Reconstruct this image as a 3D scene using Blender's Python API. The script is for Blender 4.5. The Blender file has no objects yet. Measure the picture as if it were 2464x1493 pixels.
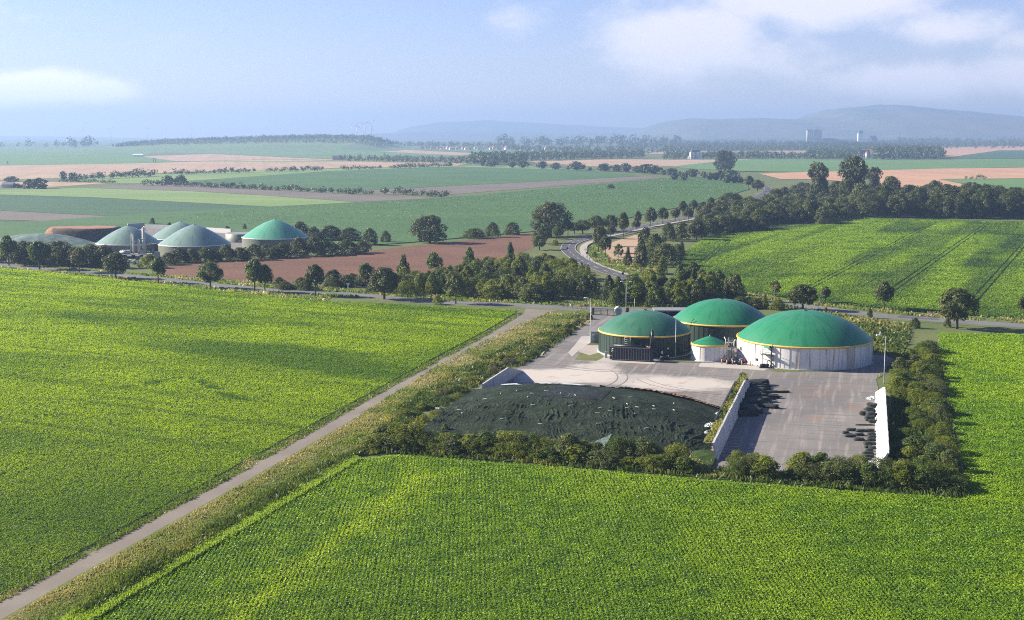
import bpy, bmesh, math, random
import numpy as np
from mathutils import Vector, Matrix

random.seed(7)
scene = bpy.context.scene
COL = scene.collection
R = math.radians

# ------------------------------------------------------------------ camera
CAM_H, FPX, CX, CY, HOR = 49.0, 3080.0, 1232.0, 746.5, 323.0
PITCH = math.atan((CY - HOR) / FPX)
cam_d = bpy.data.cameras.new("camera")
cam_d.sensor_width = 36.0
cam_d.lens = 36.0 * FPX / 2464.0
cam_d.clip_start, cam_d.clip_end = 1.0, 40000.0
cam = bpy.data.objects.new("camera", cam_d)
cam.location = (0, 0, CAM_H)
cam.rotation_euler = (math.pi / 2 - PITCH, 0, 0)
COL.objects.link(cam)
scene.camera = cam

# ------------------------------------------------------------------ light and exposure
SUN_ELEV, SUN_VEC = R(27), Vector((-1.0, 0.27, 0)).normalized()
sd = bpy.data.lights.new("sun", 'SUN')
sd.energy, sd.angle, sd.color = 5.0, R(0.55), (1.0, 0.92, 0.77)
sun = bpy.data.objects.new("sun", sd)
to_sun = Vector((SUN_VEC.x * math.cos(SUN_ELEV), SUN_VEC.y * math.cos(SUN_ELEV), math.sin(SUN_ELEV)))
sun.rotation_euler = to_sun.to_track_quat('Z', 'Y').to_euler()
COL.objects.link(sun)

vs = scene.view_settings
vs.view_transform, vs.look, vs.gamma, vs.use_curve_mapping = 'Standard', 'None', 1.0, False
vs.exposure = 1.65
scene.render.engine = 'CYCLES'
cy = scene.cycles
cy.max_bounces, cy.diffuse_bounces, cy.glossy_bounces, cy.transmission_bounces = 5, 2, 2, 3
cy.transparent_max_bounces, cy.volume_bounces = 4, 1
cy.use_denoising = False
cy.filter_width = 1.1

w = bpy.data.worlds.new("World")
scene.world = w
w.use_nodes = True
wt = w.node_tree
wt.nodes.clear()


class NB:
    """short-hand for node trees"""
    def __init__(s, nt):
        s.nt = nt

    def n(s, typ, **kw):
        nd = s.nt.nodes.new(typ)
        for k, v in kw.items():
            setattr(nd, k, v)
        return nd

    def l(s, a, b):
        s.nt.links.new(a, b)

    def val(s, sock, v):
        if isinstance(v, bpy.types.NodeSocket):
            s.l(v, sock)
        else:
            sock.default_value = v

    def m(s, op, a, b=0.0, c=0.0, clamp=False):
        nd = s.n('ShaderNodeMath', operation=op, use_clamp=clamp)
        for i, v in enumerate((a, b, c)):
            s.val(nd.inputs[i], v)
        return nd.outputs[0]

    def noise(s, vec, scale, detail=3.0, rough=0.55, dist=0.0):
        nd = s.n('ShaderNodeTexNoise')
        s.l(vec, nd.inputs['Vector'])
        nd.inputs['Scale'].default_value = scale
        nd.inputs['Detail'].default_value = detail
        nd.inputs['Roughness'].default_value = rough
        nd.inputs['Distortion'].default_value = dist
        return nd.outputs['Fac']

    def ss(s, v, a, b):
        nd = s.n('ShaderNodeMapRange', interpolation_type='SMOOTHSTEP')
        s.val(nd.inputs[0], v)
        nd.inputs[1].default_value, nd.inputs[2].default_value = a, b
        return nd.outputs[0]

    def mix(s, f, a, b, typ='MIX'):
        nd = s.n('ShaderNodeMix', data_type='RGBA', blend_type=typ)
        s.val(nd.inputs[0], f)
        for sock, v in ((nd.inputs[6], a), (nd.inputs[7], b)):
            s.val(sock, v if isinstance(v, bpy.types.NodeSocket) else (v[0], v[1], v[2], 1.0))
        return nd.outputs[2]

    def comb(s, x, y, z):
        nd = s.n('ShaderNodeCombineXYZ')
        for i, v in enumerate((x, y, z)):
            s.val(nd.inputs[i], v)
        return nd.outputs[0]


# sky: Nishita with procedural clouds placed by compass bearing and elevation
b = NB(wt)
sky = b.n('ShaderNodeTexSky', sky_type='NISHITA')
sky.sun_disc = False
sky.sun_elevation = SUN_ELEV
sky.sun_rotation = math.atan2(SUN_VEC.x, SUN_VEC.y)
sky.altitude, sky.air_density, sky.dust_density, sky.ozone_density = 100, 1.0, 0.15, 3.5
tc = b.n('ShaderNodeTexCoord')
sx = b.n('ShaderNodeSeparateXYZ')
b.l(tc.outputs['Generated'], sx.inputs[0])
yy = b.m('MAXIMUM', sx.outputs[1], 0.05)
cu = b.m('DIVIDE', sx.outputs[0], yy)
cv = b.m('DIVIDE', sx.outputs[2], yy)
cvec = b.comb(cu, b.m('MULTIPLY', cv, 1.7), 3.3)
wob = b.noise(cvec, 14.0, 5.0, 0.6)
wob2 = b.noise(cvec, 45.0, 6.0, 0.65)
field = None
# clouds: (centre bearing, elevation, half width, half height, strength)
for (px, py, hw, hh, st) in [(1650, 110, 200, 85, 1.1), (1830, 150, 230, 60, .75), (1940, 12, 240, 75, 1.1), (2270, 80, 120, 42, .9),
                             (2200, 200, 300, 42, .95), (2440, 190, 180, 50, .9), (120, 212, 140, 34, 1.25), (250, 225, 100, 30, 1.15), (0, 225, 80, 34, 1.15), (1250, 75, 90, 45, .45),
                             (1700, 200, 300, 40, .42), (1450, 60, 80, 30, .4), (1290, 0, 100, 14, .4), (2430, 110, 90, 30, .5),
                             (-700, 60, 500, 90, .9), (3300, 120, 600, 120, .9)]:
    u0, v0 = (px - CX) / FPX, (HOR - py) / FPX * 1.02
    du = b.m('MULTIPLY', b.m('SUBTRACT', cu, u0), FPX / hw)
    dv = b.m('MULTIPLY', b.m('SUBTRACT', cv, v0), FPX / hh)
    r2 = b.m('ADD', b.m('MULTIPLY', du, du), b.m('MULTIPLY', dv, dv))
    g = b.m('MULTIPLY', b.m('POWER', 2.718, b.m('MULTIPLY', r2, -0.8)), st)
    field = g if field is None else b.m('MAXIMUM', field, g)
dens = b.m('ADD', field, b.m('ADD', b.m('MULTIPLY', b.m('SUBTRACT', wob, .5), 1.25), b.m('MULTIPLY', b.m('SUBTRACT', wob2, .5), .5)))
cl = b.m('MULTIPLY', b.ss(dens, .14, .92), .92)
gain = b.n('ShaderNodeMix', data_type='RGBA', blend_type='MULTIPLY')
gain.inputs[0].default_value = 1.0
b.l(sky.outputs[0], gain.inputs[6])
gain.inputs[7].default_value = (.96, .85, 1.09, 1)
bg = b.n('ShaderNodeBackground')
bg.inputs['Strength'].default_value = 0.05
ccol = b.mix(b.ss(b.m('MULTIPLY', cu, -1.0), .05, .42), (6.9, 6.7, 7.3), (9.6, 9.2, 9.3))  # clouds towards the sun are brighter
mixc = b.mix(cl, gain.outputs[2], ccol)
b.l(mixc, bg.inputs['Color'])
wo = b.n('ShaderNodeOutputWorld')
b.l(bg.outputs[0], wo.inputs['Surface'])

# ------------------------------------------------------------------ picture measurements -> ground points
VIEW = {'F': (0, 0, .9625), 'V1': (1440, 700, 2.98625), 'V2': (0, 480, 3.08), 'V3': (800, 480, 3.08), 'V4': (0, 290, 2.7378),
        'V5': (850, 290, 2.8988), 'V6': (1660, 240, 2.7378), 'V7': (1000, 920, 2.7378), 'V8': (1760, 900, 3.08), 'W1': (0, 640, 1.6392),
        'W2': (1100, 460, 3.08), 'W3': (1700, 520, 2.8651), 'W4': (900, 740, 3.08), 'W5': (1440, 730, 6.16), 'W6': (1700, 730, 4.563),
        'W7': (230, 540, 6.6595), 'Z1': (1380, 570, 9.954), 'Z2': (1780, 820, 13.572), 'Z3': (2040, 960, 7.11), 'Z4': (1820, 940, 12.444),
        'Z5': (1440, 690, 8.8), 'Z6': (290, 600, 13.69), 'Z7': (860, 700, 10.267), 'Z8': (2120, 740, 5.6), 'Z9': (2000, 300, 7.7),
        'ZA': (1660, 360, 12.32), 'ZB': (1160, 340, 6.16)}
cp, sp = math.cos(PITCH), math.sin(PITCH)


def G(view, x, y, z=0.0):
    ox, oy, sc = VIEW[view]
    fx, fy = (ox + x / sc) * .9625, (oy + y / sc) * .9625
    dx, dz = (fx - CX) / FPX, -(fy - CY) / FPX
    dy, dzz = cp + dz * sp, -sp + dz * cp
    dzz = min(dzz, -0.0022)
    t = (z - CAM_H) / dzz
    return Vector((dx * t, dy * t, z))


def depth(p):
    return p.y * cp - (p.z - CAM_H) * sp


def mpp(view, p):
    """metres that one pixel of that view spans at point p"""
    return depth(p) / (FPX / .9625) / VIEW[view][2]


def at_depth(view, x, y, Y):
    """the point at ground distance Y that the measurement (x, y) sees"""
    ox, oy, sc = VIEW[view]
    fx, fy = (ox + x / sc) * .9625, (oy + y / sc) * .9625
    dx, dz = (fx - CX) / FPX, -(fy - CY) / FPX
    t = Y / (cp + dz * sp)
    return Vector((dx * t, Y, CAM_H + (-sp + dz * cp) * t))


# ------------------------------------------------------------------ object helpers
def tag(o, label=None, cat=None, group=None, kind=None):
    if label:
        o['label'] = label
    if cat:
        o['category'] = cat
    if group:
        o['group'] = group
    if kind:
        o['kind'] = kind
    return o


def empty(name, loc=(0, 0, 0), rz=0.0, label=None, cat=None, group=None):
    o = bpy.data.objects.new(name, None)
    o.location = loc
    o.rotation_euler = (0, 0, rz)
    o.empty_display_size = 0.5
    COL.objects.link(o)
    return tag(o, label, cat, group)


class MB:
    """collects shapes, then links them as one mesh object"""
    def __init__(s):
        s.v, s.f, s.mi, s.sm = [], [], [], []

    def add(s, vs_, fs, mi=0, smooth=False):
        o = len(s.v)
        s.v += [tuple(p) for p in vs_]
        for f in fs:
            s.f.append(tuple(i + o for i in f))
            s.mi.append(mi)
            s.sm.append(smooth)
        return s

    def box(s, c, d, rz=0.0, mi=0, top=None):
        x, y, z = d[0] / 2, d[1] / 2, d[2] / 2
        tx, ty = (x, y) if top is None else (x * top, y * top)
        pts = [(-x, -y, -z), (x, -y, -z), (x, y, -z), (-x, y, -z), (-tx, -ty, z), (tx, -ty, z), (tx, ty, z), (-tx, ty, z)]
        ca, sa = math.cos(rz), math.sin(rz)
        pts = [(c[0] + p[0] * ca - p[1] * sa, c[1] + p[0] * sa + p[1] * ca, c[2] + p[2]) for p in pts]
        return s.add(pts, [(0, 3, 2, 1), (4, 5, 6, 7), (0, 1, 5, 4), (1, 2, 6, 5), (2, 3, 7, 6), (3, 0, 4, 7)], mi)

    def tube(s, pts, r, n=8, mi=0, caps=True):
        pts = [Vector(p) for p in pts]
        rs = r if isinstance(r, (list, tuple)) else [r] * len(pts)
        rings = []
        for i, p in enumerate(pts):
            d = (pts[min(i + 1, len(pts) - 1)] - pts[max(i - 1, 0)]).normalized()
            a = d.cross(Vector((0, 0, 1)))
            if a.length < 1e-3:
                a = Vector((1, 0, 0))
            a.normalize()
            c = d.cross(a)
            rings.append([p + (a * math.cos(2 * math.pi * k / n) + c * math.sin(2 * math.pi * k / n)) * rs[i] for k in range(n)])
        vs_ = [q for ring in rings for q in ring]
        fs = [(i * n + k, i * n + (k + 1) % n, (i + 1) * n + (k + 1) % n, (i + 1) * n + k) for i in range(len(pts) - 1) for k in range(n)]
        s.add(vs_, fs, mi, True)
        if caps:
            o = len(s.v)
            s.f += [tuple(range(o - n, o)), tuple(reversed(range(o - len(vs_), o - len(vs_) + n)))]
            s.mi += [mi, mi]
            s.sm += [False, False]
        return s

    def lathe(s, prof, n=48, c=(0, 0, 0), mi=0, smooth=True):
        vs_, fs = [], []
        for (r, z) in prof:
            for k in range(n):
                a = 2 * math.pi * k / n
                vs_.append((c[0] + r * math.cos(a), c[1] + r * math.sin(a), c[2] + z))
        for i in range(len(prof) - 1):
            for k in range(n):
                fs.append((i * n + k, i * n + (k + 1) % n, (i + 1) * n + (k + 1) % n, (i + 1) * n + k))
        return s.add(vs_, fs, mi, smooth)

    def build(s, name, mats, parent=None, loc=None, rz=0.0):
        me = bpy.data.meshes.new(name)
        me.from_pydata(s.v, [], s.f)
        if not isinstance(mats, (list, tuple)):
            mats = [mats]
        for m_ in mats:
            me.materials.append(m_)
        me.polygons.foreach_set('material_index', s.mi)
        me.polygons.foreach_set('use_smooth', s.sm)
        me.update()
        o = bpy.data.objects.new(name, me)
        COL.objects.link(o)
        if parent:
            o.parent = parent
        if loc is not None:
            o.location = loc
        o.rotation_euler = (0, 0, rz)
        return o


def np_mesh(name, verts, quads, mats, tint=None, smooth=False):
    """mesh from numpy arrays; tint is one value per vertex"""
    me = bpy.data.meshes.new(name)
    nv, nq = len(verts), len(quads)
    me.vertices.add(nv)
    me.vertices.foreach_set('co', np.ascontiguousarray(verts, dtype=np.float32).ravel())
    k = quads.shape[1]
    me.loops.add(nq * k)
    me.loops.foreach_set('vertex_index', np.ascontiguousarray(quads, dtype=np.int32).ravel())
    me.polygons.add(nq)
    me.polygons.foreach_set('loop_start', np.arange(0, nq * k, k, dtype=np.int32))
    me.polygons.foreach_set('loop_total', np.full(nq, k, dtype=np.int32))
    me.polygons.foreach_set('use_smooth', np.full(nq, smooth, dtype=bool))
    for m_ in (mats if isinstance(mats, (list, tuple)) else [mats]):
        me.materials.append(m_)
    if tint is not None:
        at = me.attributes.new('tint', 'FLOAT', 'POINT')
        at.data.foreach_set('value', np.ascontiguousarray(tint, dtype=np.float32))
    me.update(calc_edges=True)
    return me


def link_mesh(name, me, parent=None, loc=(0, 0, 0)):
    o = bpy.data.objects.new(name, me)
    o.location = loc
    COL.objects.link(o)
    if parent:
        o.parent = parent
    return o


# value noise for numpy
_rg = np.random.default_rng(5)
_T = _rg.random((256, 256))


def vn(x, y, s=1.0):
    x, y = np.asarray(x) * s + 1000.3, np.asarray(y) * s + 1000.7
    xi, yi = np.floor(x).astype(int), np.floor(y).astype(int)
    fx, fy = x - xi, y - yi
    fx, fy = fx * fx * (3 - 2 * fx), fy * fy * (3 - 2 * fy)
    g = lambda i, j: _T[i % 256, j % 256]
    return (g(xi, yi) * (1 - fx) + g(xi + 1, yi) * fx) * (1 - fy) + (g(xi, yi + 1) * (1 - fx) + g(xi + 1, yi + 1) * fx) * fy


def fbm(x, y, s=1.0, o=4):
    t, a, n = 0, 1.0, 0
    for i in range(o):
        t = t + a * vn(np.asarray(x) + 17.1 * i, np.asarray(y) + 9.7 * i, s * 2 ** i)
        n += a
        a *= .55
    return t / n


def in_poly(px, py, poly):
    ins = np.zeros(len(px), bool)
    n = len(poly)
    for i in range(n):
        x1, y1 = poly[i][0], poly[i][1]
        x2, y2 = poly[(i + 1) % n][0], poly[(i + 1) % n][1]
        if y1 == y2:
            continue
        c = ((y1 > py) != (y2 > py)) & (px < (x2 - x1) * (py - y1) / (y2 - y1) + x1)
        ins ^= c
    return ins


def poly_pts(view, pts):
    return [G(view, x, y) for x, y in pts]


def smooth_path(pts, sub=6):
    """Catmull-Rom through 2-D points"""
    out = []
    P = [Vector((p[0], p[1])) for p in pts]
    for i in range(len(P) - 1):
        p0, p1, p2, p3 = P[max(i - 1, 0)], P[i], P[i + 1], P[min(i + 2, len(P) - 1)]
        for k in range(sub):
            t = k / sub
            out.append(.5 * ((2 * p1) + (p2 - p0) * t + (2 * p0 - 5 * p1 + 4 * p2 - p3) * t * t + (3 * p1 - p0 - 3 * p2 + p3) * t ** 3))
    out.append(P[-1])
    return out
HAZE = 0.00015
# ------------------------------------------------------------------ materials
def new_mat(name):
    m_ = bpy.data.materials.new(name)
    m_.use_nodes = True
    m_.node_tree.nodes.clear()
    nb = NB(m_.node_tree)
    out = nb.n('ShaderNodeOutputMaterial')
    bs = nb.n('ShaderNodeBsdfPrincipled')
    nb.l(bs.outputs[0], out.inputs[0])
    return m_, nb, bs, out


def geo_pos(nb):
    return nb.n('ShaderNodeNewGeometry').outputs['Position']


def plain(name, col, rough=.6, metal=0.0, var=.18, scale=3.0, bump=0.0, obj=True, dirt=None):
    """painted / metal / plastic surface with uneven tone, scuffs and dirt"""
    m_, nb, bs, _ = new_mat(name)
    t = nb.n('ShaderNodeTexCoord').outputs['Object'] if obj else geo_pos(nb)
    n1 = nb.noise(t, scale, 5.0, .6)
    n2 = nb.noise(t, scale * 7, 3.0, .6)
    f = nb.m('ADD', nb.m('MULTIPLY', n1, .65), nb.m('MULTIPLY', n2, .35))
    lo = [c * (1 - var) for c in col]
    hi = [min(1, c * (1 + var)) for c in col]
    c = nb.mix(nb.ss(f, .3, .7), lo, hi)
    if dirt:
        c = nb.mix(nb.m('MULTIPLY', nb.ss(nb.noise(t, scale * .6, 6.0, .7), .52, .72), .6), c, dirt)
    nb.l(c, bs.inputs['Base Color'])
    bs.inputs['Roughness'].default_value = rough
    bs.inputs['Metallic'].default_value = metal
    if bump:
        bp = nb.n('ShaderNodeBump')
        bp.inputs['Strength'].default_value = bump
        bp.inputs['Distance'].default_value = .05
        nb.l(n2, bp.inputs['Height'])
        nb.l(bp.outputs[0], bs.inputs['Normal'])
    return m_


def soil(name, cols, big=.02, fine=1.2, rows=None, bump=.4, dist=.15, rough=.9, grain=.55, mottle=None):
    """ground material: broad patches, fine grain, optional drill rows (angle, spacing, strength)"""
    m_, nb, bs, _ = new_mat(name)
    p = geo_pos(nb)
    nbig = nb.noise(p, big, 4.0, .55)
    nfine = nb.noise(p, fine, 5.0, .7)
    c = nb.mix(nb.ss(nbig, .32, .68), cols[0], cols[1])
    c = nb.mix(nb.m('MULTIPLY', nb.ss(nfine, .38, .66), grain), c, cols[2])
    if mottle:
        c = nb.mix(nb.m('MULTIPLY', nb.ss(nb.noise(p, mottle[0], 6.0, .65, .4), mottle[2], mottle[2] + .18), mottle[3]), c, mottle[1])
    if rows:
        ang, spc, st = rows
        s_ = nb.n('ShaderNodeSeparateXYZ')
        nb.l(p, s_.inputs[0])
        u = nb.m('ADD', nb.m('MULTIPLY', s_.outputs[0], math.cos(ang)), nb.m('MULTIPLY', s_.outputs[1], math.sin(ang)))
        v = nb.m('SUBTRACT', nb.m('MULTIPLY', s_.outputs[1], math.cos(ang)), nb.m('MULTIPLY', s_.outputs[0], math.sin(ang)))
        st_n = nb.noise(nb.comb(nb.m('MULTIPLY', u, 1.0 / spc), nb.m('MULTIPLY', v, .02 / spc), 0.0), 1.0, 3.0, .6)
        c = nb.mix(nb.m('MULTIPLY', nb.ss(st_n, .45, .62), st), c, cols[2])
    nb.l(c, bs.inputs['Base Color'])
    bs.inputs['Roughness'].default_value = rough
    bs.inputs['Specular IOR Level'].default_value = .2
    if bump:
        bp = nb.n('ShaderNodeBump')
        bp.inputs['Strength'].default_value = bump
        bp.inputs['Distance'].default_value = dist
        nb.l(nfine, bp.inputs['Height'])
        nb.l(bp.outputs[0], bs.inputs['Normal'])
    return m_


def leaf_mat(name, dark, light, trans=.35, clump=.5, spread=.25, tint=None, rough=.5, spec=.3, transcol=None, wc=.45, wi=.3):
    """leaves: tone by clump, by leaf and by plant; part of the light shines through; tint mixes in a third colour by attribute"""
    m_, nb, bs, out = new_mat(name)
    gi = nb.n('ShaderNodeNewGeometry')
    oi = nb.n('ShaderNodeObjectInfo')
    f = nb.m('ADD', nb.m('MULTIPLY', nb.ss(nb.noise(gi.outputs['Position'], clump, 2.0), .3, .7), wc),
             nb.m('ADD', nb.m('MULTIPLY', gi.outputs['Random Per Island'], wi), nb.m('MULTIPLY', oi.outputs['Random'], spread)))
    c = nb.mix(f, dark, light)
    if tint:
        at = nb.n('ShaderNodeAttribute', attribute_name='tint')
        c = nb.mix(at.outputs['Fac'], c, tint)
    nb.l(c, bs.inputs['Base Color'])
    bs.inputs['Roughness'].default_value = rough
    bs.inputs['Specular IOR Level'].default_value = spec
    tr = nb.n('ShaderNodeBsdfTranslucent')
    tcol = nb.mix(1.0, c, transcol or (1.35, 1.25, .5), 'MULTIPLY')
    nb.l(tcol, tr.inputs[0])
    mx = nb.n('ShaderNodeMixShader')
    mx.inputs[0].default_value = trans
    nb.l(bs.outputs[0], mx.inputs[1])
    nb.l(tr.outputs[0], mx.inputs[2])
    nb.l(mx.outputs[0], out.inputs[0])
    return m_


M = {}
M['bark'] = plain('bark', (.07, .055, .042), .9, var=.4, scale=4)
M['leaf_lime'] = leaf_mat('linden leaves', (.022, .046, .008), (.12, .165, .024), .42)
M['leaf_dark'] = leaf_mat('dark leaves', (.026, .038, .008), (.10, .118, .021), .34)
M['leaf_oak'] = leaf_mat('oak leaves', (.026, .035, .010), (.085, .095, .024), .3)
M['leaf_willow'] = leaf_mat('grey willow leaves', (.045, .065, .02), (.15, .175, .05), .42)
M['leaf_yellow'] = leaf_mat('young yellow green leaves', (.045, .07, .018), (.15, .19, .04), .4)
M['leaf_shrub'] = leaf_mat('shrub leaves', (.04, .064, .009), (.23, .265, .03), .5)
M['leaf_far'] = leaf_mat('far foliage', (.026, .045, .018), (.085, .12, .036), .25, clump=.05)
M['leaf_dry'] = leaf_mat('dry bush leaves', (.05, .05, .02), (.15, .14, .05), .3)
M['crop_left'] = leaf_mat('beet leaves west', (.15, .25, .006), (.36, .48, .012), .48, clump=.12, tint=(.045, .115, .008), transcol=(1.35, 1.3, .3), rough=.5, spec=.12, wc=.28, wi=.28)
M['crop_front'] = leaf_mat('beet leaves front', (.055, .15, .004), (.27, .42, .008), .48, clump=.3, tint=(.42, .54, .008), transcol=(1.35, 1.3, .3), rough=.42, spec=.2, wc=.35, wi=.35)
M['crop_right'] = leaf_mat('beet leaves east', (.10, .19, .010), (.25, .37, .022), .45, clump=.1, tint=(.04, .085, .018), transcol=(1.3, 1.25, .4), spec=.2)
M['crop_mid'] = leaf_mat('crop leaves middle', (.045, .10, .026), (.09, .165, .045), .35, clump=.06, tint=(.11, .16, .075), wc=.3, wi=.12)
M['grass_dry'] = leaf_mat('roadside grass', (.06, .105, .014), (.20, .26, .042), .45, clump=.4, tint=(.34, .29, .15), transcol=(1.05, 1.05, .55))
M['grass_lush'] = leaf_mat('lush grass strip', (.18, .28, .035), (.28, .40, .07), .5, clump=.4)
M['weeds'] = leaf_mat('bank weeds', (.022, .045, .008), (.085, .125, .02), .4, clump=.35, tint=(.22, .215, .07))

M['ground'] = soil('rough grassland', [(.08, .105, .03), (.12, .13, .045), (.055, .08, .022)], .03, .9)
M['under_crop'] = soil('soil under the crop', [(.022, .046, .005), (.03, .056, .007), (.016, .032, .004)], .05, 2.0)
M['verge'] = soil('grass verge', [(.08, .105, .028), (.14, .14, .05), (.055, .075, .02)], .06, 1.4)
M['field_mid'] = soil('dark green field', [(.045, .105, .03), (.065, .13, .035), (.032, .08, .022)], .012, .5, grain=.6, rows=(1.25, 9, .35))
M['field_green'] = soil('mid green field', [(.085, .17, .045), (.115, .19, .055), (.06, .125, .035)], .008, .25, grain=.5, rows=(1.4, 22, .5))
M['field_light'] = soil('light green field', [(.14, .21, .06), (.18, .24, .075), (.10, .165, .045)], .008, .25, grain=.5, rows=(1.3, 20, .5))
M['field_deep'] = soil('deep green field', [(.035, .085, .035), (.05, .105, .04), (.026, .062, .026)], .008, .25, grain=.6, rows=(1.35, 16, .5))
M['field_tan'] = soil('ripe grain field', [(.32, .215, .14), (.38, .265, .175), (.27, .185, .12)], .008, .2, rows=(.2, 18, .55), grain=.4)
M['field_orange'] = soil('ripe orange grain field', [(.38, .215, .125), (.43, .265, .16), (.32, .18, .105)], .01, .2, rows=(.1, 14, .55), grain=.4)
M['field_plough'] = soil('grey ploughed soil', [(.12, .105, .085), (.15, .125, .10), (.10, .085, .07)], .02, .4, grain=.5)
M['field_brown'] = soil('brown ripe rape field', [(.125, .06, .034), (.16, .08, .046), (.085, .042, .026)], .03, .8, rows=(1.35, 2.4, .5), bump=.8, dist=.3)
M['hill'] = soil('far hill', [(.05, .085, .045), (.09, .10, .05), (.16, .11, .09)], .0012, .004, bump=0, grain=.8)
M['hill_green'] = soil('pale green rise', [(.10, .16, .06), (.13, .19, .07), (.07, .12, .045)], .004, .03, bump=0)


def asphalt_mat(name, a, b_, c_, patch=None):
    m_ = soil(name, [a, b_, c_], .12, 3.5, bump=.25, dist=.02, rough=.85, grain=.35, mottle=patch)
    return m_


M['asphalt'] = asphalt_mat('road asphalt', (.065, .062, .068), (.09, .086, .09), (.05, .048, .052))
M['avenue'] = asphalt_mat('avenue asphalt', (.115, .115, .122), (.145, .143, .15), (.095, .094, .1))
M['track'] = asphalt_mat('farm track', (.16, .136, .11), (.195, .168, .138), (.122, .102, .083), (.15, (.245, .21, .17), .55, .5))
M['path'] = asphalt_mat('cycle path', (.30, .26, .235), (.34, .30, .27), (.25, .22, .2))
M['paint'] = plain('road paint', (.62, .61, .58), .7, var=.25, scale=1.5, obj=False)
M['slab'] = asphalt_mat('pale concrete slab', (.32, .295, .27), (.37, .34, .31), (.27, .25, .225), (.5, (.3, .2, .13), .62, .5))

# yard: asphalt worn pale, with clay and silage stains
m_, nb, bs, _ = new_mat('yard surface')
p = geo_pos(nb)
base = nb.mix(nb.ss(nb.noise(p, .06, 4.0), .35, .65), (.128, .12, .114), (.18, .165, .152))
base = nb.mix(nb.m('MULTIPLY', nb.ss(nb.noise(p, 2.5, 6.0, .75), .4, .65), .4), base, (.115, .104, .10))
s_ = nb.n('ShaderNodeSeparateXYZ')
nb.l(p, s_.inputs[0])
AX = (.267, .964)
su = nb.m('ADD', nb.m('MULTIPLY', s_.outputs[0], AX[0]), nb.m('MULTIPLY', s_.outputs[1], AX[1]))
sv = nb.m('SUBTRACT', nb.m('MULTIPLY', s_.outputs[0], AX[1]), nb.m('MULTIPLY', s_.outputs[1], AX[0]))
streak = nb.noise(nb.comb(nb.m('MULTIPLY', sv, .9), nb.m('MULTIPLY', su, .05), 0.0), 1.0, 4.0, .6)
base = nb.mix(nb.m('MULTIPLY', nb.ss(streak, .5, .66), .6), base, (.255, .225, .205))
streak2 = nb.noise(nb.comb(nb.m('MULTIPLY', sv, .08), nb.m('MULTIPLY', su, .8), 4.0), 1.0, 4.0, .6)
base = nb.mix(nb.m('MULTIPLY', nb.ss(streak2, .5, .66), .55), base, (.095, .09, .09))
# worn pale concrete in front of the silage heap, along the wheel paths
for (gx, gy, rx, ry, st) in [(1330, 905, 11, 9, .95), (1430, 892, 6, 9, .8), (1400, 905, 9, 8, .8), (1640, 925, 12, 8, .9), (1530, 915, 12, 7, .6), (1450, 865, 4, 9, .6)]:
    c0 = G('F', gx, gy)
    dx = nb.m('MULTIPLY', nb.m('SUBTRACT', s_.outputs[0], c0.x), 1 / rx)
    dy = nb.m('MULTIPLY', nb.m('SUBTRACT', s_.outputs[1], c0.y), 1 / ry)
    q = nb.m('ADD', nb.m('MULTIPLY', dx, dx), nb.m('MULTIPLY', dy, dy))
    q = nb.m('ADD', q, nb.m('MULTIPLY', nb.m('SUBTRACT', nb.noise(p, .22, 5.0, .65), .5), 1.6))
    base = nb.mix(nb.m('MULTIPLY', nb.m('SUBTRACT', 1.0, nb.ss(q, .35, 1.2)), st), base, (.40, .36, .32))
clay = nb.m('MULTIPLY', nb.ss(nb.noise(p, .28, 6.0, .7, .5), .54, .72), .65)
base = nb.mix(clay, base, (.22, .13, .085))
for (gx, gy, rx, ry) in [(1535, 880, 2.2, 1.6), (1640, 923, .9, .8), (1612, 945, 1.6, .9), (1960, 1010, 1.4, 1.8), (1975, 950, 5, 1.6), (2060, 985, 2.0, 2.5), (1990, 935, 9, 1.0), (1880, 1080, 1.2, .6)]:
    c0 = G('F', gx, gy)
    dx = nb.m('MULTIPLY', nb.m('SUBTRACT', s_.outputs[0], c0.x), 1 / rx)
    dy = nb.m('MULTIPLY', nb.m('SUBTRACT', s_.outputs[1], c0.y), 1 / ry)
    q = nb.m('ADD', nb.m('ADD', nb.m('MULTIPLY', dx, dx), nb.m('MULTIPLY', dy, dy)), nb.m('MULTIPLY', nb.m('SUBTRACT', nb.noise(p, .9, 6.0, .75), .5), 5.0))
    base = nb.mix(nb.m('MULTIPLY', nb.m('SUBTRACT', 1.0, nb.ss(q, .1, 1.4)), .45), base, (.21, .125, .08))
nb.l(base, bs.inputs['Base Color'])
bs.inputs['Roughness'].default_value = .85
bs.inputs['Specular IOR Level'].default_value = .25
M['yard'] = m_

M['tyre_pale'] = soil('pale tyre mark', [(.185, .168, .157), (.17, .155, .147), (.15, .138, .13)], .3, 2.0, bump=0)
M['white_paint'] = plain('white paint', (.75, .75, .72), .5, var=.06)
M['grey_metal'] = plain('galvanised metal', (.30, .32, .33), .5, .4, var=.15)
M['dark_metal'] = plain('dark steel', (.025, .027, .03), .5, .3, var=.3, dirt=(.08, .06, .05))
M['black_steel'] = plain('black painted steel', (.018, .019, .021), .45, .1, var=.3, dirt=(.07, .06, .05))
M['rib_steel'] = plain('worn edge steel', (.14, .14, .14), .5, .3, var=.3)
M['yellow'] = plain('yellow band', (.62, .38, .055), .5, var=.15, scale=1.2, dirt=(.45, .28, .12))
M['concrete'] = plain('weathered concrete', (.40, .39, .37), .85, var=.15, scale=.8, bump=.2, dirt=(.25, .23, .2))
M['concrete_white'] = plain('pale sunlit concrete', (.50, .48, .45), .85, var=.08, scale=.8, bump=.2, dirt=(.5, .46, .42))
M['rubber'] = plain('rubber', (.02, .02, .02), .8)
M['glass'] = plain('dark glass', (.02, .025, .03), .08)
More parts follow.
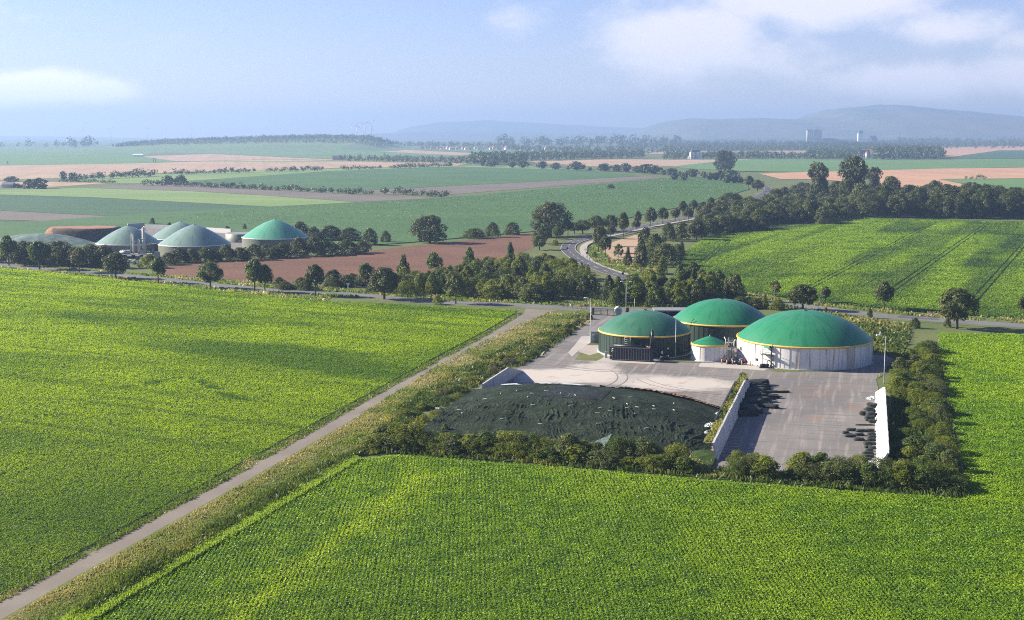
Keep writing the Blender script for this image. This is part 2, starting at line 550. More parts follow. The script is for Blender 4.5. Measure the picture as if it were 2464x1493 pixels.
M['rust'] = plain('rusty pink paint', (.46, .26, .19), .7, var=.2, scale=6)
M['orange'] = plain('orange sign', (.85, .19, .02), .5, var=.05)
M['red'] = plain('red paint', (.5, .03, .03), .5)
M['car_white'] = plain('white car paint', (.78, .78, .78), .2, var=.03)
M['car_dark'] = plain('dark car paint', (.03, .035, .04), .2)
M['roof_grey'] = plain('grey roofing', (.17, .175, .18), .7, var=.12)
M['roof_red'] = plain('red roof tiles', (.36, .09, .05), .8, var=.2, scale=.6)
M['roof_dark'] = plain('slate roof', (.10, .10, .12), .7, var=.2, scale=.6)
M['wall_cream'] = plain('cream render', (.58, .52, .42), .9, var=.1, scale=.4)
M['wall_white'] = plain('white render', (.72, .72, .70), .9, var=.06, scale=.4)
M['wood_brown'] = plain('brown boarding', (.11, .05, .035), .8)
M['silage'] = plain('fresh silage', (.24, .105, .05), .95, var=.35, scale=2.0, bump=.6)
M['maize'] = plain('dark silage face', (.055, .04, .032), .95, var=.35, scale=.9, bump=.6)
M['plastic_white'] = plain('crumpled white film', (.45, .49, .49), .4, var=.15, scale=1.5)
M['sandbag'] = plain('pale sandbag', (.30, .31, .26), .9, var=.15)
M['bag_green'] = plain('dark green net bag', (.010, .015, .012), .85, var=.4, scale=5, bump=.4)
M['earth'] = plain('brown earth', (.06, .038, .024), .95, var=.35, scale=1.2, bump=.5)
M['tank_green'] = plain('pale green tank paint', (.32, .40, .36), .5, var=.1)


def tarp_mat(name, a, b_, rough=.55, creases=False):
    m_, nb, bs, _ = new_mat(name)
    p = nb.n('ShaderNodeTexCoord').outputs['Object']
    n1 = nb.noise(p, .35, 5.0, .65)
    n2 = nb.noise(p, 5.0, 4.0, .7)
    c = nb.mix(nb.ss(n1, .35, .68), a, b_)
    c = nb.mix(nb.m('MULTIPLY', nb.ss(n2, .45, .65), .5), c, [k * .55 for k in a])
    nb.l(c, bs.inputs['Base Color'])
    bs.inputs['Roughness'].default_value = rough
    bs.inputs['Specular IOR Level'].default_value = .08
    bp = nb.n('ShaderNodeBump')
    bp.inputs['Strength'].default_value = .5
    bp.inputs['Distance'].default_value = .12
    nb.l(n2, bp.inputs['Height'])
    nrm = bp.outputs[0]
    if creases:
        # creases running down the slope
        q_ = nb.n('ShaderNodeSeparateXYZ')
        nb.l(p, q_.inputs[0])
        cs = nb.m('ADD', nb.m('MULTIPLY', q_.outputs[0], .267), nb.m('MULTIPLY', q_.outputs[1], .964))
        ct = nb.m('SUBTRACT', nb.m('MULTIPLY', q_.outputs[0], .964), nb.m('MULTIPLY', q_.outputs[1], .267))
        lean = nb.m('MULTIPLY', nb.m('SUBTRACT', nb.noise(p, .05, 2.0), .5), 5.0)
        ct2 = nb.m('ADD', ct, nb.m('MULTIPLY', cs, lean))
        cr = nb.noise(nb.comb(nb.m('MULTIPLY', ct2, 1.1), nb.m('MULTIPLY', cs, .16), 1.0), 1.0, 5.0, .62, .6)
        ridge = nb.m('SUBTRACT', 1.0, nb.m('MULTIPLY', nb.m('ABSOLUTE', nb.m('SUBTRACT', cr, .5)), 5.0), clamp=True)
        ridge = nb.m('MULTIPLY', nb.m('POWER', ridge, 2.0), nb.ss(nb.noise(p, .16, 3.0), .35, .6))
        b2 = nb.n('ShaderNodeBump')
        b2.inputs['Strength'].default_value = .9
        b2.inputs['Distance'].default_value = .3
        nb.l(ridge, b2.inputs['Height'])
        nb.l(bp.outputs[0], b2.inputs['Normal'])
        nrm = b2.outputs[0]
    nb.l(nrm, bs.inputs['Normal'])
    return m_


M['tarp'] = tarp_mat('dark green silage cover', (.015, .023, .012), (.034, .047, .028), .7, True)
M['tarp_blue'] = tarp_mat('blue grey net', (.018, .025, .026), (.038, .047, .048), .8, True)
M['tarp_pale'] = tarp_mat('pale green silage cover', (.11, .155, .13), (.20, .25, .22))


def dome_mat(name, col, pale, gores=24, rough=.42):
    """membrane roof: gore strips of slightly different tone, blotched paler, more so towards the crown"""
    m_, nb, bs, _ = new_mat(name)
    t = nb.n('ShaderNodeTexCoord').outputs['Object']
    s_ = nb.n('ShaderNodeSeparateXYZ')
    nb.l(t, s_.inputs[0])
    ang = nb.m('ARCTAN2', s_.outputs[1], s_.outputs[0])
    gi = nb.m('FLOOR', nb.m('MULTIPLY', ang, gores / (2 * math.pi)))
    wn = nb.n('ShaderNodeTexWhiteNoise', noise_dimensions='1D')
    nb.l(gi, wn.inputs['W'])
    fr = nb.m('ABSOLUTE', nb.m('SUBTRACT', nb.m('FRACT', nb.m('MULTIPLY', ang, gores / (2 * math.pi))), .5))
    seam = nb.ss(fr, .485, .5)
    c = nb.mix(nb.m('MULTIPLY', wn.outputs[0], .22), col, pale)
    pale_f = nb.m('MULTIPLY', nb.ss(nb.noise(t, .35, 5.0, .65), .38, .7), nb.m('ADD', .2, nb.m('MULTIPLY', nb.ss(s_.outputs[2], 6.5, 11.0), .45)))
    c = nb.mix(pale_f, c, pale)
    c = nb.mix(nb.m('MULTIPLY', seam, .35), c, [k * .5 for k in col])
    rad = nb.noise(nb.comb(nb.m('MULTIPLY', ang, 7.0), nb.m('MULTIPLY', s_.outputs[2], .15), 0.0), 1.5, 4.0, .7)
    c = nb.mix(nb.m('MULTIPLY', nb.ss(rad, .48, .66), .45), c, [k * .55 for k in col])
    nb.l(c, bs.inputs['Base Color'])
    bs.inputs['Roughness'].default_value = rough
    bp = nb.n('ShaderNodeBump')
    bp.inputs['Strength'].default_value = .12
    bp.inputs['Distance'].default_value = .1
    nb.l(nb.noise(t, 1.2, 4.0), bp.inputs['Height'])
    nb.l(bp.outputs[0], bs.inputs['Normal'])
    return m_


M['dome_green'] = dome_mat('emerald membrane roof', (.009, .155, .062), (.06, .185, .11))
M['dome_dull'] = dome_mat('dull green membrane roof', (.020, .11, .055), (.085, .175, .115))
M['dome_pale'] = dome_mat('pale green membrane roof', (.15, .225, .18), (.25, .32, .27), rough=.35)
M['dome_fresh'] = dome_mat('fresh green membrane roof', (.07, .27, .16), (.15, .32, .22), rough=.4)


def panel_mat(name, col, streak, amount, panels, rough=.5, groove=.5):
    """metal wall panels seen round a tank: narrow ribs, tone per panel, run-down stains"""
    m_, nb, bs, _ = new_mat(name)
    t = nb.n('ShaderNodeTexCoord').outputs['Object']
    s_ = nb.n('ShaderNodeSeparateXYZ')
    nb.l(t, s_.inputs[0])
    ang = nb.m('MULTIPLY', nb.m('ARCTAN2', s_.outputs[1], s_.outputs[0]), panels / (2 * math.pi))
    wn = nb.n('ShaderNodeTexWhiteNoise', noise_dimensions='1D')
    nb.l(nb.m('FLOOR', ang), wn.inputs['W'])
    fr = nb.m('ABSOLUTE', nb.m('SUBTRACT', nb.m('FRACT', ang), .5))
    seam = nb.ss(fr, .47, .5)
    c = nb.mix(nb.m('MULTIPLY', wn.outputs[0], .25), col, [k * .72 for k in col])
    run = nb.noise(nb.comb(nb.m('MULTIPLY', ang, 1.7), nb.m('MULTIPLY', s_.outputs[2], .06), 0.0), 1.0, 4.0, .6)
    c = nb.mix(nb.m('MULTIPLY', nb.ss(run, .54, .64), amount), c, streak)
    wide = nb.m('MULTIPLY', nb.m('GREATER_THAN', wn.outputs[0], .90), amount * .6)
    c = nb.mix(wide, c, streak)
    c = nb.mix(nb.m('MULTIPLY', seam, groove), c, [k * .35 for k in streak])
    nb.l(c, bs.inputs['Base Color'])
    bs.inputs['Roughness'].default_value = rough
    return m_


M['wall_rusty'] = panel_mat('white tank panels with rust runs', (.60, .58, .55), (.26, .18, .125), .8, 44)
M['wall_small'] = panel_mat('small white tank panels', (.56, .55, .53), (.35, .28, .22), .5, 22)
M['wall_green'] = panel_mat('dark green tank panels', (.004, .024, .013), (.010, .026, .018), .6, 60, .6)
M['wall_olive'] = panel_mat('olive grey tank panels', (.125, .135, .095), (.09, .1, .075), .5, 60)

# ------------------------------------------------------------------ ground sheets
_z = [0.012]


def sheet(name, pts, mat, z=None):
    """a flat polygon on the ground"""
    if z is None:
        _z[0] += .003
        z = _z[0]
    bm = bmesh.new()
    vs_ = [bm.verts.new((p[0], p[1], z)) for p in pts]
    f = bm.faces.new(vs_)
    f.normal_update()
    if f.normal.z < 0:
        bmesh.ops.reverse_faces(bm, faces=[f])
    bmesh.ops.triangulate(bm, faces=bm.faces[:])
    me = bpy.data.meshes.new(name)
    bm.to_mesh(me)
    bm.free()
    me.materials.append(mat)
    return tag(link_mesh(name, me), kind='structure')


def ribbon(name, path, width, mat, z=None, kind='structure', off=0.0):
    """a strip of constant width along 2-D points, shifted sideways by off"""
    if z is None:
        _z[0] += .003
        z = _z[0]
    v, f = [], []
    for i, p in enumerate(path):
        d = (path[min(i + 1, len(path) - 1)] - path[max(i - 1, 0)]).normalized()
        n = Vector((-d.y, d.x))
        for sgn in (-1, 1):
            q = p + n * (off + sgn * width / 2)
            v.append((q.x, q.y, z))
    for i in range(len(path) - 1):
        f.append((2 * i, 2 * i + 1, 2 * i + 3, 2 * i + 2))
    mb = MB().add(v, f)
    o = mb.build(name, mat)
    bmesh_fix_up(o)
    return tag(o, kind=kind)


def bmesh_fix_up(o):
    me = o.data
    if sum(p_.normal.z for p_ in me.polygons) < 0:
        me.flip_normals()


gp = MB()
gp.add([(-8400, -100, 0), (8400, -100, 0), (8400, 16000, 0), (-8400, 16000, 0)], [(0, 1, 2, 3)])
tag(gp.build('ground', M['ground']), kind='structure')

# far fields: (name, material, view, points)
FAR = [
    ('field_pale', 'field_green', 'F', [(-200, 352), (0, 354), (300, 352), (380, 364), (340, 377), (460, 388), (310, 394), (-200, 401)]),
    ('field_ripe', 'field_tan', 'F', [(-200, 402), (320, 394), (660, 384), (860, 389), (1000, 391), (1130, 393), (1100, 399), (800, 405), (620, 411), (400, 416), (190, 427), (-200, 440)]),
    ('field_ripe', 'field_tan', 'F', [(337, 376.5), (510, 371), (730, 381), (866, 387), (660, 383.5), (470, 388.5), (420, 388)]),
    ('field_strip', 'field_light', 'F', [(470, 388.8), (866, 387.6), (1000, 384), (1000, 388.5), (860, 388.8), (660, 391)]),
    ('field_ripe', 'field_tan', 'F', [(-200, 438), (0, 437), (280, 440), (115, 451), (0, 446), (-200, 446)]),
    ('field_light', 'field_light', 'F', [(140, 437), (300, 423), (620, 411.5), (950, 403), (1130, 399), (1240, 399), (1400, 410), (1100, 401.5), (800, 412), (440, 437), (380, 443), (282, 441)]),
    ('field_deep', 'field_mid', 'F', [(440, 438), (800, 412.5), (1100, 402), (1400, 411), (1520, 419.5), (1540, 424.5), (838, 461), (470, 446)]),
    ('field_ploughed', 'field_plough', 'F', [(838, 461.5), (1548, 425), (1600, 428), (1070, 470), (900, 467)]),
    ('field_ploughed', 'field_plough', 'F', [(210, 453), (350, 444), (470, 447), (866, 468), (1045, 478), (860, 487), (640, 471), (450, 460)]),
    ('field_lime', 'field_light', 'F', [(-200, 462), (100, 455), (210, 453.5), (450, 460.5), (640, 471.5), (860, 487.5), (800, 495), (640, 498), (230, 476), (-200, 463)]),
    ('field_blue_green', 'field_deep', 'F', [(-200, 463.5), (230, 476.5), (640, 498.5), (350, 514), (265, 521), (-200, 497)]),
    ('field_fallow', 'field_plough', 'F', [(-200, 497.5), (265, 521.5), (100, 533), (-200, 524)]),
    ('field_small', 'field_deep', 'F', [(-200, 524.5), (80, 534), (-200, 540)]),
    ('field_ripe', 'field_tan', 'F', [(731, 351.5), (818, 354), (1160, 370), (1107, 375), (818, 361)]),
    ('field_ripe', 'field_tan', 'F', [(640, 367.5), (760, 365), (800, 371), (760, 372)]),
    ('field_green', 'field_green', 'F', [(380, 360), (720, 350), (815, 361.5), (1105, 375.5), (860, 386), (730, 380.5), (510, 370.5), (390, 368)]),
    ('field_meadow', 'field_green', 'F', [(950, 352), (1400, 360), (1250, 372), (1160, 369.5)]),
    ('field_ripe', 'field_tan', 'F', [(1266, 389), (1459, 384), (1636, 385), (1730, 385), (1810, 384), (1640, 400), (1560, 402), (1420, 401), (1300, 393)]),
    ('field_ripe', 'field_tan', 'F', [(1545, 371), (1600, 365), (1950, 363), (1962, 372), (1700, 371)]),
    ('field_green', 'field_green', 'F', [(1610, 402), (1720, 390), (1815, 384), (2700, 383), (2700, 403), (2464, 403), (2370, 405), (2100, 411), (1940, 415), (1770, 412), (1650, 406)]),
    ('field_orange', 'field_orange', 'F', [(2090, 411.5), (2250, 407), (2464, 404), (2700, 403.5), (2700, 431), (2464, 430), (2259, 432), (2354, 452), (2174, 454), (2100, 440)]),
    ('field_green', 'field_green', 'F', [(2259, 432.5), (2464, 430.5), (2700, 431.5), (2700, 470), (2464, 458), (2378, 453)]),
    ('field_deep', 'field_deep', 'F', [(2265, 382.5), (2406, 363), (2700, 362), (2700, 382.5)]),
    ('field_ripe', 'field_orange', 'F', [(2240, 357), (2464, 350), (2700, 349), (2700, 361.5), (2406, 362.5), (2262, 382), (2230, 370)]),
    ('field_orange', 'field_orange', 'F', [(1826, 419), (1950, 414.5), (2090, 412), (2060, 440), (1960, 432), (1880, 432)]),
    ('field_dark', 'field_mid', 'F', [(-300, 560), (-300, 541), (80, 535), (265, 522), (350, 514.5), (640, 499), (860, 488), (1045, 479), (1300, 456), (1560, 433), (1640, 425.5), (1740, 433), (1795, 446), (1805, 456), (1700, 487), (1560, 515), (1450, 540), (1290, 558), (1100, 575), (950, 588), (700, 600), (300, 615), (-300, 585)]),
]
for i, (nm, mt, vw, pts) in enumerate(FAR):
    sheet(nm, poly_pts(vw, pts), M[mt], z=.05 + .012 * i)

BROWN = [('V2', 1270, 572), ('V2', 1800, 530), ('V3', 0, 492), ('V3', 900, 400), ('V3', 1640, 318), ('V3', 1700, 345), ('V3', 1650, 430), ('V3', 1400, 520), ('V3', 1000, 600), ('V3', 400, 690), ('V3', 0, 690), ('V2', 1900, 700), ('V2', 1250, 640)]
sheet('field_brown', [G(*q) for q in BROWN], M['field_brown'])
sheet('field_stubble', poly_pts('W2', [(1230, 525), (1310, 455), (1500, 395), (1570, 400), (1530, 580), (1300, 578)]), M['field_tan'])

# ------------------------------------------------------------------ crops of leaves
rng = np.random.default_rng(11)


def leaf_quads(c, nrm, size, asp=.7, rnd=None):
    """one irregular leaf-sized quad per centre"""
    n = len(c)
    r_ = rnd or rng
    nrm = nrm / (np.linalg.norm(nrm, axis=1, keepdims=True) + 1e-9)
    a = r_.normal(size=(n, 3))
    t = a - nrm * np.sum(a * nrm, axis=1, keepdims=True)
    t /= np.linalg.norm(t, axis=1, keepdims=True) + 1e-9
    bt = np.cross(nrm, t)
    s = np.asarray(size).reshape(-1, 1) * np.ones((n, 1))
    j = lambda: s * r_.uniform(.65, 1.25, (n, 1)) * .5
    v = np.empty((n, 4, 3))
    v[:, 0] = c - t * j()
    v[:, 1] = c + bt * j() * asp + nrm * s * .08
    v[:, 2] = c + t * j()
    v[:, 3] = c - bt * j() * asp + nrm * s * .08
    return v.reshape(-1, 3), np.arange(n * 4, dtype=np.int32).reshape(-1, 4)


def blade_quads(x, y, h, wd, z0=0.0, lean=.35):
    """upright grass or weed blades"""
    n = len(x)
    a = rng.uniform(0, 2 * np.pi, n)
    lx, ly = rng.normal(0, lean, n) * h, rng.normal(0, lean, n) * h
    v = np.empty((n, 4, 3))
    dx, dy = np.cos(a) * wd / 2, np.sin(a) * wd / 2
    for k, (s1, zz, l_) in enumerate(((-1, 0, 0), (1, 0, 0), (.55, 1, 1), (-.55, 1, 1))):
        v[:, k, 0] = x + dx * s1 + lx * l_
        v[:, k, 1] = y + dy * s1 + ly * l_
        v[:, k, 2] = z0 + h * zz
    return v.reshape(-1, 3), np.arange(n * 4, dtype=np.int32).reshape(-1, 4)


def sample_poly(poly, dens, d0=None, rg=rng):
    """random points in a polygon, thinned with the square of the distance beyond d0"""
    P = np.array([(p[0], p[1]) for p in poly])
    (x0, y0), (x1, y1) = P.min(0), P.max(0)
    n = int((x1 - x0) * (y1 - y0) * dens)
    x, y = rg.uniform(x0, x1, n), rg.uniform(y0, y1, n)
    k = in_poly(x, y, P)
    if d0:
        k &= rg.random(n) < np.minimum(1, (d0 / np.hypot(x, y)) ** 1.6)
    k &= np.abs(x) < .46 * y + 25
    return x[k], y[k]


def crop(name, poly, dens, size, h, mat, d0=130, rowdir=None, lines=(), tint=None, label=None):
    x, y = sample_poly(poly, dens, d0)
    if rowdir is not None:
        ca, sa = math.cos(rowdir[0]), math.sin(rowdir[0])
        u, v = x * ca + y * sa, -x * sa + y * ca
        spc = rowdir[1]
        ur = np.round(u / spc) * spc + rng.normal(0, spc * rowdir[2], len(u))
        x, y = ur * ca - v * sa, ur * sa + v * ca
    keep = np.ones(len(x), bool)
    for (ax, ay, bx, by, hw, fade) in lines:
        dx, dy = bx - ax, by - ay
        L = math.hypot(dx, dy)
        t = ((x - ax) * dx + (y - ay) * dy) / L
        e = np.abs(((x - ax) * dy - (y - ay) * dx) / L)
        for g_ in (-1.0, 1.0):
            s_ = np.abs(((x - ax) * dy - (y - ay) * dx) / L - g_)
            keep &= ~((s_ < hw) & (t > 0) & (t < L) & (rng.random(len(x)) < fade))
    x, y = x[keep], y[keep]
    d = np.hypot(x, y)
    sz = size * np.maximum(1, d / d0) ** .8 * rng.uniform(.6, 1.35, len(x))
    lump = fbm(x, y, .35, 3)
    z = h * (.45 + .55 * lump) + rng.uniform(-.12, .12, len(x)) * h
    # leaves turn towards the sun
    nrm = np.stack([rng.normal(0, .45, len(x)) + to_sun.x * .38, rng.normal(0, .45, len(x)) + to_sun.y * .38, np.full(len(x), .62) + to_sun.z * .38], 1)
    v, q = leaf_quads(np.stack([x, y, z], 1), nrm, sz)
    tv = np.repeat(np.clip(tint(x, y), 0, 1), 4) if tint is not None else None
    o = link_mesh(name, np_mesh(name, v, q, M[mat], tv))
    return tag(o, label, 'crop', kind='stuff')


def seg_dist(x, y, a, b_):
    dx, dy = b_[0] - a[0], b_[1] - a[1]
    L2 = dx * dx + dy * dy
    t = np.clip(((x - a[0]) * dx + (y - a[1]) * dy) / L2, 0, 1)
    return np.hypot(x - a[0] - t * dx, y - a[1] - t * dy)


LEFT = poly_pts('F', [(-160, 620), (0, 645), (150, 660), (294, 676), (587, 708), (780, 726), (940, 733), (1100, 742), (1243, 748), (1236, 757), (1180, 791), (940, 920), (545, 1136), (0, 1436), (-160, 1530)])
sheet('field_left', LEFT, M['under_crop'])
la, lb, lc = G('W1', 520, 540), G('W1', 770, 505), G('W1', 1000, 600)
ld, le = G('W1', 0, 60), G('W1', 2000, 240)
lf = [G('W1', *q) for q in ((0, 75), (500, 130), (1000, 175), (1600, 215), (2100, 232))]


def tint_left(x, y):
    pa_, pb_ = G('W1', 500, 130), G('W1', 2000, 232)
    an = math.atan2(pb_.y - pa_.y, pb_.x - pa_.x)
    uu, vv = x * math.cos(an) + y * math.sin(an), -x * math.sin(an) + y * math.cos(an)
    t = np.clip((fbm(uu * .3, vv, .045, 4) - .47) * 3.6, 0, .8)  # light and dark waves of rolling ground, put into the leaf colour
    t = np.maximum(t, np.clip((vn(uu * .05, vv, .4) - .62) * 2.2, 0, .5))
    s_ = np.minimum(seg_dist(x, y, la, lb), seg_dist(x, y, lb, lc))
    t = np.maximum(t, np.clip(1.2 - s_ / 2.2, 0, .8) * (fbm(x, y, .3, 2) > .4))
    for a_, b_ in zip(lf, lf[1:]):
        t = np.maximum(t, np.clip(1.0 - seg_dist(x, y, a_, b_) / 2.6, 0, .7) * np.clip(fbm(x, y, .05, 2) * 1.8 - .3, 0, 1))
    # darker leaf tone in patches towards the near end
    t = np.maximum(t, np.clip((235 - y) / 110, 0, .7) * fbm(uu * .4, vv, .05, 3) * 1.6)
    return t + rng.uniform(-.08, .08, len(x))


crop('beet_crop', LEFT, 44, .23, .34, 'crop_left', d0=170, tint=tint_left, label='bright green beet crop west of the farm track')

FRONT = poly_pts('F', [(150, 1530), (215, 1480), (430, 1352), (640, 1228), (862, 1106), (960, 1098), (1400, 1132), (1700, 1158), (2000, 1182), (2322, 1204), (2318, 1120), (2292, 1000), (2262, 860), (2258, 804), (2464, 806), (2650, 812), (2650, 1560), (1232, 1600)])
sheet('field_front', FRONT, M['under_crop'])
fa, fb, fc = G('W1', 940, 1520), G('W1', 1380, 1170), G('W1', 1720, 920)


def tint_front(x, y):
    s_ = np.minimum(seg_dist(x, y, fa, fb), seg_dist(x, y, fb, fc))
    t = np.clip(1.0 - s_ / 2.6, 0, 1) * .8 * (fbm(x, y, .5, 2) * .9 + .2)
    t = np.maximum(t, np.clip(1.0 - s_ / 9, 0, 1) * .4 * (fbm(x, y, .25, 3) > .45))
    return t + np.clip((fbm(x, y, .06, 4) - .52) * 1.6, 0, .22) + rng.uniform(-.1, .1, len(x))


crop('beet_crop', FRONT, 62, .205, .38, 'crop_front', d0=135, rowdir=(R(2), .52, .24), tint=tint_front, label='glossy green beet crop in front of the silo hedge')

RIGHT = poly_pts('W3', [(-20, 475), (0, 345), (170, 222), (400, 186), (640, 150), (900, 125), (1180, 98), (1310, 76), (1700, 84), (2464, 104), (3000, 118), (3000, 830), (2464, 798), (2100, 775), (1640, 745), (1420, 720), (1050, 690), (780, 650), (420, 602), (200, 560)])
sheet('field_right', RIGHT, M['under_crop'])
TRAM = [((930, 578), (1840, 100), .95), ((1500, 612), (2210, 112), 1), ((2090, 690), (2560, 160), 1), ((430, 510), (1160, 225), .75), ((110, 440), (350, 240), .8), ((1270, 578), (1440, 480), .7), ((1200, 300), (1650, 95), .3)]
lines = []
for (a_, b_, fd) in TRAM:
    pa, pb = G('W3', *a_), G('W3', *b_)
    lines.append((pa.x, pa.y, pb.x, pb.y, .42, fd))


def tint_right(x, y):
    a_, b_ = G('W3', 930, 578), G('W3', 1840, 100)
    dx, dy = b_.x - a_.x, b_.y - a_.y
    L = math.hypot(dx, dy)
    e = ((x - a_.x) * dy - (y - a_.y) * dx) / L
    al = ((x - a_.x) * dx + (y - a_.y) * dy) / L
    t = np.clip((vn(e, al * .08, .14) - .42) * 1.8, 0, .7) + np.clip((fbm(x, y, .03, 3) - .55) * 2, 0, .4)
    edge = np.minimum.reduce([seg_dist(x, y, G('W3', *p1), G('W3', *p2)) for p1, p2 in (((420, 602), (1050, 690)), ((1050, 690), (2464, 798)), ((1310, 76), (2464, 104)), ((400, 186), (1310, 76)))])
    return np.maximum(t, np.clip(1.0 - edge / 12, 0, .8))


crop('beet_crop', RIGHT, 13, .45, .5, 'crop_right', d0=300, lines=lines, tint=tint_right, label='striped green crop with wheel tracks beyond the green domes')

MID = poly_pts('F', [(330, 530), (640, 500), (1045, 480), (1300, 457), (1560, 434), (1640, 427), (1735, 434), (1790, 447), (1800, 456), (1700, 485), (1560, 512), (1450, 537), (1290, 555), (1100, 572), (950, 585), (740, 560), (500, 535)])


def tint_mid(x, y):
    a_, b_ = G('V5', 800, 570), G('V5', 2464, 470)
    return np.clip(1 - seg_dist(x, y, a_, b_) / 60, 0, 1) * np.clip(fbm(x * 2, y * .4, .05, 3) * 2.0 - .8, 0, .5)


crop('field_crop', MID, 3.2, .6, .25, 'crop_mid', d0=520, tint=tint_mid, label='even dark green crop in the broad field behind the brown field')
# ------------------------------------------------------------------ roads and paths
TL = [(-90, 1500), (0, 1450), (300, 1288), (587, 1133), (940, 932), (1100, 845), (1180, 802), (1238, 770), (1262, 752)]
TR = [(1340, 748), (1312, 758), (1251, 787), (1190, 821), (1110, 866), (940, 958), (587, 1162), (300, 1322), (0, 1494), (-90, 1546)]
sheet('farm_track', poly_pts('F', TL + [(1268, 738)] + [(1345, 738)] + TR), M['track'])
main = [G('V2', 0, 545), G('V2', 700, 622), G('W1', 500, 80), G('W1', 1000, 132), G('W1', 1290, 152), G('V3', 170, 785), G('V3', 570, 822), G('V3', 960, 852), G('V3', 1500, 872), G('V3', 1800, 888)]
main = [(-130, main[0].y + 40)] + [(p.x, p.y) for p in main] + [(p.x, p.y) for p in (G('F', 1430, 743.5), G('F', 1580, 749))]
mp = smooth_path(main)
ribbon('avenue_verge', mp, 13, M['verge'])
ribbon('avenue_road', mp, 6.4, M['avenue'])
sl = smooth_path([(p.x, p.y) for p in (G('V3', 60, 775), G('V3', 150, 750), G('V3', 300, 741), G('V3', 420, 736), G('V3', 560, 735))])
ribbon('side_road', sl, 5.5, M['asphalt'])
rp = smooth_path([(p.x, p.y) for p in (G('F', 1760, 726), G('W3', 750, 692), G('W3', 1050, 728), G('W3', 1400, 772), G('W3', 1700, 795), G('W3', 2100, 822), G('W3', 2464, 848), G('W3', 3000, 885))])
ribbon('avenue_verge', rp, 13, M['verge'])
ribbon('avenue_road', rp, 6.2, M['avenue'])
sheet('field_entrance', poly_pts('W3', [(1560, 778), (1640, 762), (1800, 766), (1850, 790), (1860, 806), (1560, 790)]), M['asphalt'])
ribbon('road_edge_line', rp, .25, M['path'], off=3.25)
bend = [G('W2', *q) for q in ((1560, 772), (1480, 745), (1395, 716), (1290, 684), (1170, 636), (1075, 588), (1010, 540), (985, 505), (1005, 470), (1065, 443), (1150, 421), (1290, 397), (1400, 374), (1550, 337), (1700, 303), (1850, 277), (2000, 245), (2150, 210))] + \
       [G('F', 1765, 497), G('F', 1800, 484), G('F', 1832, 470), G('F', 1848, 458), G('F', 1838, 449), G('F', 1800, 441), G('F', 1740, 432), G('F', 1640, 424), G('F', 1500, 413), G('F', 1400, 407), G('F', 1300, 401), G('F', 1230, 397), G('F', 1130, 394)]
bp_ = smooth_path([(p.x, p.y) for p in bend], 8)
ribbon('bend_verge', bp_, 17, M['verge'], z=.20)
ribbon('country_road', bp_, 6.6, M['asphalt'], z=.42)
ribbon('road_edge_line', bp_[:260], .14, M['paint'], z=.43, off=3.05)
ribbon('road_edge_line', bp_[:260], .14, M['paint'], z=.43, off=-3.05)
# dashed centre line
dash = MB()
acc = 0.0
for i in range(len(bp_) - 1):
    a_, b_ = bp_[i], bp_[i + 1]
    L = (b_ - a_).length
    n = max(1, int(L / 1.5))
    for k in range(n):
        q0, q1 = a_.lerp(b_, k / n), a_.lerp(b_, (k + 1) / n)
        if acc % 12 < 5 and q0.length < 900:
            d = (q1 - q0).normalized()
            nn = Vector((-d.y, d.x)) * .07
            dash.add([(q0.x - nn.x, q0.y - nn.y, .43), (q0.x + nn.x, q0.y + nn.y, .43), (q1.x + nn.x, q1.y + nn.y, .43), (q1.x - nn.x, q1.y - nn.y, .43)], [(0, 1, 2, 3)])
        acc += L / n
o = dash.build('road_centre_line', M['paint'])
bmesh_fix_up(o)
tag(o, kind='structure')
cyc = [G('W2', *q) for q in ((1480, 722), (1430, 706), (1300, 665), (1200, 624), (1135, 583), (1105, 530), (1104, 500), (1120, 475), (1160, 455), (1215, 438), (1300, 411), (1400, 388), (1500, 365), (1660, 330), (1800, 304), (2000, 265), (2150, 230), (2300, 190))]
ribbon('cycle_path', smooth_path([(p.x, p.y) for p in cyc], 8), 3.0, M['path'], z=.41)
sheet('verge_bend', poly_pts('W2', [(1180, 470), (1320, 430), (1250, 520), (1320, 580), (1520, 600), (1700, 640), (1690, 720), (1440, 715), (1300, 672), (1190, 628), (1120, 570), (1100, 510)]), M['verge'])

# ------------------------------------------------------------------ biogas yard
YARD = [(1429, 752), (1490, 748), (1580, 750), (1660, 762), (1900, 790), (2085, 833), (2135, 848), (2160, 866), (2155, 885), (2108, 914), (2112, 930), (2132, 1150), (2060, 1150), (1690, 1135), (1030, 1085), (1000, 1048), (1130, 945), (1257, 881), (1288, 859), (1335, 831)]
sheet('yard', poly_pts('F', YARD), M['yard'])
sheet('verge_green', poly_pts('V1', [(-10, 600), (90, 470), (180, 480), (190, 560), (215, 580), (150, 608)]), M['verge'])
sheet('gravel_bed', poly_pts('V1', [(20, 540), (60, 490), (170, 490), (175, 545), (100, 565)]), M['path'])
sheet('concrete_pad', poly_pts('V1', [(-60, 545), (-10, 490), (40, 425), (105, 422), (105, 472), (10, 540), (-30, 575)]), M['slab'])
sheet('concrete_pad', poly_pts('V1', [(170, 605), (210, 578), (560, 596), (610, 600), (585, 632), (170, 612)]), M['slab'])
sheet('concrete_pad', poly_pts('V1', [(915, 640), (940, 616), (1090, 622), (1300, 640), (1440, 665), (1400, 680), (1250, 668), (920, 652)]), M['slab'])
sheet('verge_strip', poly_pts('V1', [(630, 600), (760, 565), (860, 545), (880, 612), (760, 612)]), M['verge'])
sheet('verge_strip', poly_pts('V1', [(1440, 672), (1480, 664), (1900, 672), (2100, 640), (2120, 650), (1950, 690), (1500, 690)]), M['verge'])


AXV, ANV = Vector((.267, .964, 0)).normalized(), Vector((.964, -.267, 0)).normalized()
